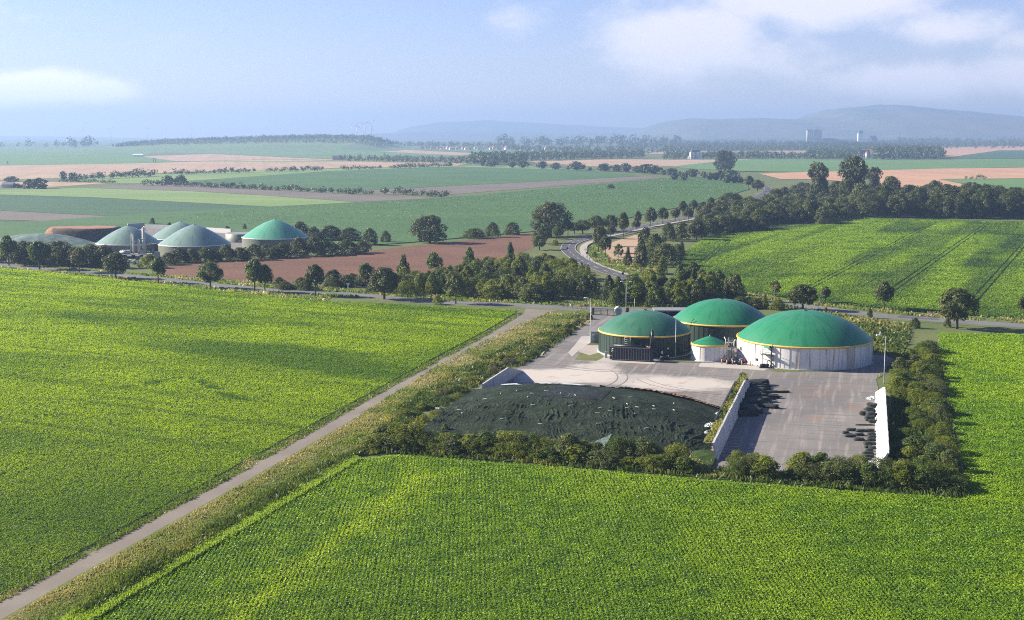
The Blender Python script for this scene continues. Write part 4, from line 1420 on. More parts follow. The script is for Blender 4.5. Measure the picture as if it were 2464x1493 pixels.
# strip of bare orange silage along the far rim
v, f = [], []
rr = np.arange(-45.5, -23.0, .3)
for k, tt in enumerate(rr):
    for j, ds in enumerate((-.9, -.4, .1, .6, 1.5)):
        s_ = 224.6 + .6 * math.sin(tt) * .3 + ds
        z = float(heap_h(s_, tt)) + (.22 if j < 4 else -.1) + random.uniform(0, .22)
        v.append(BP(s_, tt, z) - heap.location)
for k in range(len(rr) - 1):
    for j in range(4):
        f.append((k * 5 + j, (k + 1) * 5 + j, (k + 1) * 5 + j + 1, k * 5 + j + 1))
o = MB().add(v, f).build('silage_rim', M['silage'], heap)
bmesh_fix_up(o)
# torn white film along the rim
o = drape('film_edge', M['plastic_white'], 223.2, 224.6, -64, -45, .16, heap, .9, .2, corner=lambda s, t: fbm(s * 2, t, .35, 3) > .5)


def lump(name, dims, seed, mat, parent=None, loc=(0, 0, 0), rz=0.0, sub=3, amp=.25):
    """an irregular rounded bag, stone or bundle"""
    bm = bmesh.new()
    bmesh.ops.create_cube(bm, size=2.0)
    bmesh.ops.subdivide_edges(bm, edges=bm.edges[:], cuts=sub, use_grid_fill=True)
    rg = np.random.default_rng(seed)
    k = rg.uniform(0, 50, 3)
    for v_ in bm.verts:
        p = v_.co.copy()
        n_ = p.normalized()
        p = p.lerp(n_ * 1.25, .55)
        d_ = 1 + amp * (float(vn(p.x + k[0], p.y + k[1] + p.z * 1.7, 1.3)) - .5) * 2 + amp * .6 * (float(vn(p.x + k[2], p.z + k[1] + p.y, 3.1)) - .5)
        p *= d_
        v_.co = (p.x * dims[0] / 2, p.y * dims[1] / 2, (p.z + .93) * dims[2] / 2)
    me = bpy.data.meshes.new(name)
    bm.to_mesh(me)
    bm.free()
    for p_ in me.polygons:
        p_.use_smooth = True
    me.materials.append(mat)
    o = link_mesh(name, me, parent, loc)
    o.rotation_euler = (0, 0, rz)
    return o


# pale sandbag strips on the cover
sb = [('V7', *q) for q in ((800, 160), (905, 178), (1003, 160), (875, 205), (690, 178), (1370, 280), (1555, 275), (1625, 275), (1555, 250), (1740, 285), (1735, 262), (1440, 300), (1605, 318), (1875, 295), (1875, 245), (1170, 262), (912, 258), (585, 218), (425, 315), (405, 292), (700, 355), (1355, 312), (1360, 395), (1690, 420), (1100, 175), (1200, 190), (1465, 215), (1580, 205), (960, 390), (710, 122))]
proto = None
for i, (vw, px, py) in enumerate(sb):
    # walk along the view ray until it meets the heap
    p0, p1 = G(vw, px, py, 5.0), G(vw, px, py, 0.0)
    for k in range(60):
        q = p0.lerp(p1, k / 59)
        s_, t_ = q.dot(AXV), q.dot(ANV)
        if float(heap_z(s_, t_)) >= q.z:
            break
    if proto is None:
        proto = lump('sandbag', (.8, .18, .12), 3, M['sandbag'], sub=2, amp=.1)
        o = proto
    else:
        o = proto.copy()
        COL.objects.link(o)
    o.location = (q.x, q.y, float(heap_z(s_, t_)) - .02)
    o.rotation_euler = (0, random.uniform(-.1, .1), random.choice([0.2, -.2, -.5, 1.7, 1.9]) + random.uniform(-.2, .2))
    tag(o, 'small pale sandbag lying on the dark green silage cover', 'sandbag', 'sandbags on the silage cover')
# dark net bags along the sunlit wall
bags = [(630, 840, 1.4, .8, -.15), (525, 890, 1.0, .7, .1), (610, 950, 1.6, .8, -.05), (790, 855, 1.5, .9, 0), (770, 925, 1.5, .8, .05), (765, 1010, 1.6, .9, -.1), (960, 850, 1.3, .8, 0), (985, 915, 1.3, .8, .05), (990, 965, 1.2, .7, 0), (985, 1015, 1.3, .7, 0), (920, 1080, 1.2, .9, .2), (1010, 1085, 1.0, .6, -.4), (930, 1140, 1.2, .7, .1), (1000, 1160, 1.1, .6, -.5), (950, 1200, 1.1, .7, 0), (930, 1255, 1.6, .7, 0), (940, 1310, 1.4, .6, .1), (920, 1360, 1.0, .7, 0)]
for i, (px, py, lx, ly, rz) in enumerate(bags):
    o = lump('net_bag', (lx, ly, .5), 20 + i, M['bag_green'], None, G('Z3', px, py), rz, amp=.18)
    tag(o, 'dark green filled net bag lying in the loose rows along the sunlit white wall', 'bag', 'net bags beside the sunlit wall')
for i, (px, py, lx, ly, lz) in enumerate(((860, 560, 1.6, 1.0, .7), (960, 500, 1.7, 1.2, .9), (1010, 430, 1.2, .9, .8), (950, 385, 1.1, .7, .5), (980, 590, 1.6, 1.3, 1.1), (960, 660, 1.4, 1.1, .9), (1000, 700, 1.2, .8, .7))):
    o = lump('net_bundle', (lx, ly, lz), 60 + i, M['bag_green'], None, G('Z3', px, py), random.uniform(-.4, .4), amp=.35)
    tag(o, 'dark net bundle in the pile heaped against the middle of the sunlit white wall', 'net', 'net pile at the sunlit wall')
o = lump('net_roll', (3.0, .35, .25), 77, M['bag_green'], None, G('Z3', 870, 745), -.02)
tag(o, 'long thin net roll lying beside the net pile near the sunlit wall', 'net')
for i, (px, py, lx, ly, lz, rz) in enumerate(((900, 260, 3.2, 1.6, .8, -.1), (1130, 300, 2.2, 1.0, .5, -.2), (860, 370, 3.0, 1.6, .9, 0), (1010, 430, 3.4, 1.4, .8, -.1), (1430, 490, 4.2, .5, .35, -.03), (850, 560, 3.6, 1.8, .9, 0), (1180, 660, 4.2, .8, .5, -.05), (800, 690, 3.4, 1.6, .9, .1), (930, 780, 3.4, 1.2, .7, 0), (700, 900, 3.0, 1.8, .9, .2), (1000, 910, 3.4, 1.0, .6, -.2), (1230, 960, 2.6, .8, .5, -.5), (560, 1020, 2.6, 1.8, .9, .1), (680, 1110, 3.4, 2.0, .9, 0), (540, 1200, 2.8, 1.4, .7, .1), (740, 1200, 1.8, .9, .5, -.3))):
    o = lump('net_heap', (lx * 1.15, ly * 1.3, lz * 1.35), 80 + i, M['bag_green'], None, G('Z4', px, py + 40), rz, sub=4, amp=.45)
    tag(o, 'dark green net bundle lying in the shade along the long grey silo wall', 'net', 'net bundles at the shaded wall')


def film_pile(view, px, py, n, label, seed):
    t = None
    p = G(view, px, py)
    bm = bmesh.new()
    rg = np.random.default_rng(seed)
    nn = 15
    g = [[None] * nn for _ in range(nn)]
    for i in range(nn):
        for j in range(nn):
            u, w_ = i / (nn - 1) * 2 - 1, j / (nn - 1) * 2 - 1
            rad = max(0, 1 - (u * u + w_ * w_) * .8)
            g[i][j] = bm.verts.new((u * n * .5 + rg.normal(0, .06), w_ * n * .38 + rg.normal(0, .06), .03 + rad * n * .28 * rg.uniform(.3, 1.2)))
    for i in range(nn - 1):
        for j in range(nn - 1):
            if rg.random() < .9:
                bm.faces.new((g[i][j], g[i + 1][j], g[i + 1][j + 1], g[i][j + 1]))
    me = bpy.data.meshes.new('plastic_film')
    bm.to_mesh(me)
    bm.free()
    me.materials.append(M['plastic_white'])
    o = link_mesh('plastic_film', me, None, p)
    return tag(o, label, 'plastic film')


film_pile('Z3', 985, 275, 2.0, 'crumpled white film at the far end of the sunlit wall', 1)
film_pile('V7', 2130, 435, 2.3, 'large crumpled white film beside the near end of the long grey wall', 2).location.z = .9
film_pile('V7', 2185, 370, 1.4, 'scrap of white film in the gap between heap and long grey wall', 3).location.z = 1.4
film_pile('V7', 2110, 475, 1.3, 'flat pale board like film at the foot of the heap beside the soil bank', 4).location.z = .7
film_pile('Z3', 975, 1420, 1.6, 'white film half hidden by the hedge at the near end of the sunlit wall', 5)
film_pile('W4', 600, 890, .9, 'strip of white film on the left edge of the heap below the bank', 6).location.z = .5
# ------------------------------------------------------------------ signs and posts at the roads
def sign(name, view, bx, by, ty, shape, mats, label, w_=.7, rz=0.0, cat='sign', group=None):
    p = G(view, bx, by)
    p.z = .2 if p.y > 430 else 0
    h = (by - ty) * mpp(view, p)
    t = empty(name, p, rz, label, cat, group)
    MB().tube([(0, 0, 0), (0, 0, h)], .05, 6).build('sign_pole', M['grey_metal'], t)
    for i, (dz, ww, hh, sh, mt) in enumerate(shape):
        mb = MB()
        z = h - dz
        if sh == 'disc':
            mb.tube([(0, -.07, z), (0, -.04, z)], ww / 2, 20)
        elif sh == 'tri':
            mb.add([(-ww / 2, -.07, z + hh / 2), (ww / 2, -.07, z + hh / 2), (0, -.07, z - hh / 2), (-ww / 2, -.04, z + hh / 2), (ww / 2, -.04, z + hh / 2), (0, -.04, z - hh / 2)], [(0, 2, 1), (3, 4, 5), (0, 1, 4, 3), (1, 2, 5, 4), (2, 0, 3, 5)])
        else:
            mb.box((0, -.055 - .02 * i, z), (ww, .05, hh))
        mb.build('sign_plate', M[mt], t)
    return t


sign('road_sign', 'Z1', 870, 830, 615, [(.35, .9, 0, 'disc', 'dark_metal')], 0, 'round sign seen from behind between the bend and the cycle path')
sign('road_sign', 'Z1', 385, 650, 500, [(.35, .9, 0, 'disc', 'dark_metal')], 0, 'round sign seen from behind on the thicket side of the bend')
sign('road_sign', 'Z1', 735, 960, 880, [(.3, .8, 0, 'disc', 'dark_metal')], 0, 'dark sign back at the outer edge of the road above the thicket')
sign('road_sign', 'Z1', 1760, 1260, 1125, [(.35, .9, 0, 'disc', 'dark_metal')], 0, 'round dark sign back at the lower end of the cycle path')
sign('road_sign', 'Z1', 1420, 965, 740, [(1.0, .75, 2.3, 'box', 'orange'), (.25, .3, .5, 'box', 'white_paint')], 0, 'upright orange roadside sign on the verge inside the bend')
sign('stop_sign', 'Z8', 1150, 320, 220, [(.45, 1.0, .9, 'tri', 'red'), (.45, .55, .45, 'box', 'white_paint')], 0, 'red and white sign at the field entrance beyond the emerald dome')
sign('give_way_sign', 'Z7', 105, 225, 95, [(.5, 1.1, 1.1, 'tri', 'white_paint'), (1.25, .55, .45, 'box', 'white_paint')], 0, 'white give way sign at the side road junction')
sign('marker_post', 'Z8', 1765, 350, 150, [(.5, .2, 1.2, 'box', 'rust')], 0, 'slim rusty topped post at the field edge right of the broad roadside tree', cat='post')
dl = [(865, 385, 320), (832, 232, 190), (682, 520, 465), (475, 380, 335), (783, 755, 700), (1515, 1300, 1240), (1575, 185, 140)]
for i, (x, by, ty) in enumerate(dl):
    p = G('Z1', x, by)
    p.z = .2
    t = empty('delineator_post', p, 0, 'white delineator post at the edge of the country road bend', 'post', 'delineators along the bend')
    MB().box((0, 0, .5), (.16, .12, 1.0)).build('post', M['white_paint'], t)
    MB().box((0, -.065, .75), (.17, .02, .22)).build('black_band', M['dark_metal'], t)
p = G('Z1', 922, 845)
p.z = .2
o = MB().box((0, 0, .7), (.55, .4, 1.4), 0, 0, .85).build('roadside_cabinet', M['white_paint'], None, p)
tag(o, 'small white cabinet on the grass between road and cycle path', 'cabinet')

# ------------------------------------------------------------------ the older plant
TA, cA = tank('W7', 1718, 699, 14.5, 4.4, 7.9, M['wall_olive'], M['dome_pale'], 'front pale green tent roofed tank beside the steel columns', band=False, cone=.55, ribs=False)
TB, cB = tank('W7', 617, 672, 12.9, 4.4, 6.9, M['wall_olive'], M['dome_pale'], 'pale green tent roofed tank behind the steel columns next to the dark silage', band=False, cone=.55, ribs=False)
TC, cC = tank('W7', 1492, 575, 13.0, 4.4, 6.9, M['wall_olive'], M['dome_pale'], 'pale green tent roofed tank peeping out behind the front one', band=False, cone=.55, ribs=False)
TD, cD = tank('V2', 2122, 443, 14.4, 4.2, 7.7, M['wall_olive'], M['dome_fresh'], 'fresh green tent roofed tank standing apart at the hedge', band=False, cone=.55, ribs=False)
for t in (TA, TB, TC, TD):
    pass
ce = G('V2', 1850, 402) + Vector((0, 8, 0))
t = empty('open_tank', ce, 0, 'low olive tank with a flat grey cover between the tent roofed tanks', 'tank')
MB().lathe([(8.2, 0), (8.2, 4.2), (8.0, 4.35)], 64).build('tank_wall', M['wall_olive'], t)
MB().lathe([(8.0, 4.3), (4, 4.45), (.05, 4.5)], 64).build('flat_cover', M['roof_grey'], t)
MB().box((4, -9.0, 1.2), (9, .12, 1.0)).build('railing', M['grey_metal'], t)
q0, q1 = G('V2', 1115, 285), G('V2', 1345, 292)


def low_wall(a_, b_, h, th, mat, label):
    d = b_ - a_
    o = MB().box((d.length / 2, 0, h / 2), (d.length, th, h)).build('concrete_wall', mat, None, a_, math.atan2(d.y, d.x))
    return tag(o, label, 'wall', 'walls of the older plant')


low_wall(G('V2', 1118, 290), G('V2', 1400, 300), 2.5, .6, M['concrete_white'], 'white silo wall behind the tent roofs of the older plant')
low_wall(G('V2', 1590, 318), G('V2', 1780, 330), 2.8, .6, M['concrete_white'], 'white wall between the front tent roof and the low olive tank')
low_wall(G('V2', 985, 290), G('V2', 1112, 283), 3.0, .6, M['concrete'], 'grey wall at the end of the dark silage face')
sheet('older_plant_yard', poly_pts('V2', [(760, 500), (700, 400), (960, 300), (1360, 285), (1780, 320), (1900, 430), (1800, 490), (1350, 520)]), M['yard'], z=.6)


def mound(name, view, cx, cyy, wx, wy, h, mats, parent=None, seed=0, flat=.55, cut=None, rz=0.0, n=60):
    """a heap with a flattened top; wx, wy in metres"""
    c = G(view, cx, cyy)
    rg = np.random.default_rng(seed)
    v, f = [], []
    nr = 14
    for i in range(nr + 1):
        u = i / nr
        for k in range(n):
            a = 2 * math.pi * k / n
            rr = u * (1 + .10 * (float(vn(math.cos(a) * 2 + seed, math.sin(a) * 2, 1.5)) - .5))
            x, y = rr * wx / 2 * math.cos(a), rr * wy / 2 * math.sin(a)
            z = h * (1 - max(0, (u - flat) / (1 - flat)) ** 1.3) if cut is None else h * min(1, max(0, (1 - u) / (1 - flat)))
            z += .4 * (float(vn(x, y, .25)) - .5) * (1 if u < .98 else 0)
            v.append((x, y, max(z, 0)))
    mi = []
    for i in range(nr):
        for k in range(n):
            f.append((i * n + k, (i + 1) * n + k, (i + 1) * n + (k + 1) % n, i * n + (k + 1) % n))
    mb = MB()
    mb.v, mb.f = v, f
    mb.sm = [True] * len(f)
    for q in f:
        cxm = sum(v[j][0] for j in q) / 4 / wx
        um = (q[0] // n) / nr
        mb.mi.append(0 if len(mats) == 1 or (um >= flat - .12 and cxm > -.30) else 1)
    o = mb.build(name, mats if len(mats) > 1 else mats[0], parent, c, rz)
    return o


o = mound('silage_heap', 'V2', 655, 383, 40, 26, 6.6, [M['maize'], M['silage']], seed=2, flat=.82, cut=1)
tag(o, 'uncovered silage heap with a dark cut face and an orange top behind the tent roofs', 'heap')
o = mound('silage_heap', 'V2', 300, 405, 56, 30, 4.7, [M['tarp_pale']], seed=5, flat=.2)
tag(o, 'silage heap under a pale green cover behind the avenue trees', 'heap')

b0 = G('Z6', 700, 640)
k_ = mpp('Z6', b0)
t = empty('gas_scrubber', b0, 0, 'gas cleaning unit with tall steel columns on a platform between two tent roofs', 'plant unit')
ox = lambda px: (px - 700) * k_
MB().box((ox(700), 1.5, 1.55), (ox(1200) - ox(250), 4.5, .3)).build('platform', M['concrete'], t)
for px in (280, 560, 840, 1120):
    MB().box((ox(px), 1.5, .7), (.4, 4.0, 1.4)).build('platform_leg', M['dark_metal'], t)
for (px, wd, h) in ((930, 1.25, 10.2), (565, .75, 8.4), (760, 1.1, 5.4)):
    MB().tube([(ox(px), 1.5, 1.7), (ox(px), 1.5, 1.7 + h * .55), (ox(px), 1.5, 1.7 + h)], [wd / 2, wd / 2 * .95, wd / 2 * .9], 14).lathe([(wd * .47, 0), (wd * .3, .25), (.02, .3)], 14, (ox(px), 1.5, 1.7 + h)).box((ox(px), 1.5, 1.7 + h * .58), (wd * 1.25, wd * 1.25, .25)).build('column', M['wall_cream'], t)
for (px, h, px2) in ((500, 8.2, 560), (660, 5.0, 730), (1030, 10.4, 950)):
    MB().tube([(ox(px), 1.2, 1.7), (ox(px), 1.2, 1.7 + h), (ox(px2), 1.4, 1.7 + h + .5)], .13, 7).build('riser_pipe', M['grey_metal'], t)
MB().tube([(ox(130), 1.0, 2.3), (ox(470), 1.0, 2.3)], .75, 14).build('vessel', M['grey_metal'], t)
for px in (235, 305, 380, 445):
    MB().lathe([(.3, 0), (.28, .25), (.02, .4)], 10, (ox(px), 1.0, 3.0)).build('vessel_dome', M['white_paint'], t)
MB().box((ox(900), .8, 2.5), (1.3, 1.2, 1.7)).build('cabinet', M['grey_metal'], t)
MB().tube([(ox(1060), .5, 2.8), (ox(1150), .5, 2.8), (ox(1170), .5, 1.7)], .2, 8).build('elbow_pipe', M['white_paint'], t)
MB().box((ox(1400), .5, 1.3), (1.9, 1.8, 2.6)).build('compressor_box', M['grey_metal'], t)
for px in (1228, 1285):
    MB().tube([(ox(px), 1, 0), (ox(px), 1, 4.2)], .12, 7).build('vent_pipe', M['grey_metal'], t)
make_car(G('Z6', 345, 760), R(10), M['car_white'], 'white car parked below the steel columns of the older plant')
b0 = G('Z6', 660, 845)
t = empty('wheel_loader', b0, 0, 'pale wheel loader half hidden by bushes below the steel columns', 'loader')
MB().box((.9, 1.1, 1.3), (2.2, 1.5, .7)).build('loader_body', M['car_white'], t)
MB().box((.5, 1.1, 2.1), (1.1, 1.3, 1.1), 0, 0, .85).build('cab', M['glass'], t)
MB().tube([(-1.5, 1.0, 1.0), (-.3, 1.0, 1.7), (.5, 1.0, 1.5)], .16, 6).build('boom', M['wall_cream'], t)
MB().box((-1.7, 1.1, .7), (.5, 1.7, .8)).build('bucket', M['grey_metal'], t)
for x in (-.4, 1.6):
    for y_ in (.25, 1.95):
        wh = MB().tube([(x, y_ - .2, .6), (x, y_ + .2, .6)], .6, 16).build('wheel', M['rubber'], t)
        MB().tube([(x, y_ - .22, .6), (x, y_ - .2, .6)], .3, 12).build('rim', M['white_paint'], wh)
t = empty('skip_container', G('Z6', 910, 735), .1, 'grey skip container beside the pale wheel loader', 'container')
MB().box((0, .6, .8), (1.9, 1.2, 1.5)).build('skip_body', M['grey_metal'], t)
MB().box((-.6, -.03, 1.1), (.3, .06, .8)).box((.6, -.03, 1.1), (.3, .06, .8)).build('side_rib', M['roof_grey'], t)

# ------------------------------------------------------------------ trees and shrubs
PROTO = {}
KIND = {  # lobes, lobe radius, z0, leaves, leaf size, trunk
    'lime': (22, .18, .40, 2300, .085, 1), 'broad': (34, .16, .28, 4200, .062, 1), 'oak': (40, .16, .06, 5200, .055, 1), 'conic': (24, .15, .12, 2200, .08, 1),
    'poplar': (42, .13, .10, 4800, .055, 1), 'slim': (14, .15, .34, 900, .10, 1), 'shrub': (24, .20, 0, 2600, .075, 0), 'spiky': (34, .14, 0, 2600, .065, 0),
    'low': (22, .19, 0, 1700, .085, 0), 'bushy': (46, .13, 0, 3400, .05, 0), 'far': (12, .24, .12, 420, .19, 1), 'farbush': (12, .26, 0, 420, .19, 0)}


def profile(kind, u):
    if kind == 'bushy':
        return (max(0, 1 - u ** 3)) ** .5
    if kind in ('shrub', 'low', 'farbush'):
        return math.sqrt(max(0, 1 - u ** 2.2))
    if kind == 'spiky':
        return (1 - u) ** .5 * (.75 + .25 * u)
    if kind == 'conic':
        return (1 - u) ** .75 * min(1, .4 + u * 4)
    if kind == 'lime':
        return math.sin(math.pi * min(1, (u * .9 + .1)) ** .82) ** .75
    if kind == 'poplar':
        return (.75 + .25 * math.sin(u * 9)) * math.sin(math.pi * (u * .88 + .08)) ** .45
    return math.sin(math.pi * (u * .86 + .1)) ** .6


def make_proto(kind, mat, seed):
    key = (kind, mat, seed)
    if key in PROTO:
        return PROTO[key]
    K, lr, z0, nq, size, trunk = KIND[kind]
    rg = np.random.default_rng(seed * 97 + len(kind) * 13 + K)
    per = nq // K
    C_, N_, Sz = [], [], []
    for i in range(K):
        u = (i + rg.uniform(0, 1)) / K
        ph = i * 2.39996 + rg.uniform(-.6, .6)
        pr = profile(kind, u)
        r_ = max(0, pr * .5 - lr * .55) * math.sqrt(rg.uniform(.25, 1.25))
        l_ = lr * rg.uniform(.7, 1.25) * (.75 + .25 * pr)
        if kind == 'spiky':
            l_ *= .9
        zc = z0 + (1 - z0) * (u * .9 + .02)
        c = np.array([r_ * math.cos(ph), r_ * math.sin(ph), zc])
        d = rg.normal(size=(per, 3))
        out = np.array([math.cos(ph) * .5, math.sin(ph) * .5, .45])
        d = d / np.linalg.norm(d, axis=1, keepdims=True) + out * .55
        d /= np.linalg.norm(d, axis=1, keepdims=True)
        rad = l_ * (.55 + .5 * rg.random(per) ** .6)
        # ragged outline: a few sprays stick out
        rad *= 1 + .35 * (rg.random(per) < .1) * rg.random(per)
        p = c + d * rad[:, None] * np.array([1, 1, {'spiky': 1.35, 'bushy': 1.7}.get(kind, .85)])
        C_.append(p)
        N_.append(d * .8 + rg.normal(0, .42, (per, 3)) + np.array([0, 0, .3]))
        Sz.append(size * rg.uniform(.6, 1.3, per))
    P = np.concatenate(C_)
    N = np.concatenate(N_)
    Sz = np.concatenate(Sz)
    k = (P[:, 2] > max(.015, z0 * .82)) & (P[:, 2] < 1.02)
    P, N, Sz = P[k], N[k], Sz[k]
    v, q = leaf_quads(P, N, Sz, .75, rg)
    v[:, 2] = np.clip(v[:, 2], 0.005, None)
    cm = np_mesh('crown', v, q, M[mat])
    tm = None
    if trunk:
        mb = MB()
        b_ = rg.uniform(-.012, .012, 2)
        mb.tube([(0, 0, -.01), (b_[0], b_[1], max(z0, .12)), (b_[0] * 2, b_[1] * 2, .75)], [.042, .030, .008], 7)
        for i in range(6):
            a = i * 2.4 + rg.uniform(-.4, .4)
            zz = max(z0, .1) * .95 + i * .06
            mb.tube([(b_[0], b_[1], zz), (.14 * math.cos(a), .14 * math.sin(a), zz + .12), (.27 * math.cos(a), .27 * math.sin(a), zz + .22)], [.012, .008, .003], 5)
        ob = mb.build('trunk', M['bark'])
        tm = ob.data
        bpy.data.objects.remove(ob)
    PROTO[key] = (cm, tm)
    return PROTO[key]


_seed = [0]
SHRUBS = []
SPECIES = {'lime': 'roadside_tree', 'broad': 'broadleaf_tree', 'oak': 'oak_tree', 'conic': 'conifer_tree', 'poplar': 'poplar_tree', 'slim': 'young_tree', 'far': 'tree'}


def plant(loc, wd, h, kind, mat, label, group=None, seed=None, rz=None, name=None):
    _seed[0] += 1
    sd_ = seed if seed is not None else _seed[0] % 6
    cm, tm = make_proto(kind, mat, sd_)
    rz = rz if rz is not None else (_seed[0] * 2.39996) % 6.283
    if tm is None:
        loc = Vector(loc)
        far_ = depth(loc)
        size_ = (wd * h) / far_ ** 2 * (9 if group is None else 1)
        SHRUBS.append((size_ if abs(loc.x) < far_ * .405 + wd else 0, loc, wd, h, kind, mat, sd_, rz, label, group))
        return None
    t = empty(name or SPECIES[kind], loc, rz, label, 'tree', group)
    jr = random.Random(int(loc[0] * 13 + loc[1] * 7))
    t.scale = (wd * jr.uniform(.92, 1.1), wd * jr.uniform(.92, 1.1), h)
    t.rotation_euler = (R(jr.uniform(-3, 3)), R(jr.uniform(-3, 3)), rz)
    for nm, me in (('crown', cm), ('trunk', tm)):
        o = bpy.data.objects.new(nm, me)
        COL.objects.link(o)
        o.parent = t
    return t


def TP(view, x, yb, yt, wpx, kind, mat, label, group=None, ws=1.0):
    p = G(view, x, yb)
    m_ = mpp(view, p)
    return plant(p, wpx * m_ * ws, (yb - yt) * m_ * 1.02, kind, mat, label, group)


AV = 'trees lining the avenue'
for a_ in [
    ('V2', 70, 568, 345, 150, 'lime', 'leaf_lime', 'avenue tree with a full dark crown at the near end of the pale silage cover'),
    ('V2', 305, 598, 388, 165, 'lime', 'leaf_lime', 'avenue tree with a rounded crown on a clear trunk, second in the row'),
    ('V2', 610, 622, 440, 130, 'lime', 'leaf_dry', 'thin pale avenue tree with a sparse olive crown'),
    ('V2', 890, 668, 475, 200, 'broad', 'leaf_dark', 'wide dark avenue tree on a leaning trunk below the steel columns'),
    ('V2', 1220, 702, 512, 130, 'lime', 'leaf_lime', 'slender avenue tree at the corner of the brown field'),
    ('V2', 1620, 742, 548, 185, 'broad', 'leaf_lime', 'avenue tree with a lopsided crown and bare trunk in front of the brown field'),
    ('V2', 1960, 772, 525, 150, 'lime', 'leaf_lime', 'tallest avenue tree with a tall crown before the brown field'),
    ('V2', 2040, 772, 570, 120, 'lime', 'leaf_lime', 'smaller avenue tree growing against the tallest one'),
    ('V2', 2430, 802, 568, 150, 'lime', 'leaf_dark', 'dark upright avenue tree just before the side road junction'),
    ('V3', 350, 715, 553, 115, 'lime', 'leaf_lime', 'light green tree standing by the side road at the edge of the brown field'),
    ('V3', 495, 828, 590, 240, 'broad', 'leaf_dark', 'broad dark avenue tree just past the side road junction'),
    ('V3', 648, 690, 488, 140, 'conic', 'leaf_dark', 'dark pointed tree rising from the near end of the thicket'),
    ('V3', 885, 650, 472, 125, 'lime', 'leaf_lime', 'rounded tree rising from the thicket against the brown field'),
    ('V3', 1155, 600, 428, 140, 'conic', 'leaf_lime', 'bushy topped tree rising from the middle of the thicket'),
    ('V3', 1465, 560, 393, 115, 'conic', 'leaf_lime', 'light green tree rising from the far end of the thicket'),
    ('V3', 1045, 862, 645, 160, 'lime', 'leaf_dark', 'dark egg shaped avenue tree in front of the thicket'),
]:
    TP(*a_, group=AV)
TP('V3', 905, 868, 798, 75, 'shrub', 'leaf_shrub', 'small round bush on the avenue verge before the dark egg shaped tree', 'bushes on the avenue verge')
TP('Z7', 310, 470, 380, 110, 'shrub', 'leaf_shrub', 'tiny bush at the road edge by the side road junction', 'bushes on the avenue verge')
TP('V3', 845, 392, 185, 255, 'oak', 'leaf_oak', 'single round brownish oak between the brown field and the dark green field')
TP('V3', 1780, 348, 82, 275, 'oak', 'leaf_oak', 'tallest rounded oak standing at the far corner of the brown field')
TP('V3', 1715, 400, 270, 140, 'broad', 'leaf_dark', 'small dark tree under the tallest oak at the brown field corner')
TP('V3', 1690, 450, 338, 125, 'broad', 'leaf_yellow', 'yellow green tree at the corner of the brown field')
TP('V3', 505, 390, 303, 82, 'shrub', 'leaf_dark', 'lone round bush left of the brownish oak')
for a_ in [(1185, 358, 282, 190, 'low'), (1330, 348, 236, 120, 'shrub'), (1480, 330, 236, 140, 'shrub')]:
    TP('V3', *a_, 'leaf_dark', ['low dark bush at the near end of the field corner clump', 'tall dark bush in the middle of the field corner clump', 'rounded dark bush at the oak end of the field corner clump'][[1185, 1330, 1480].index(a_[0])], 'bushes at the field corner')
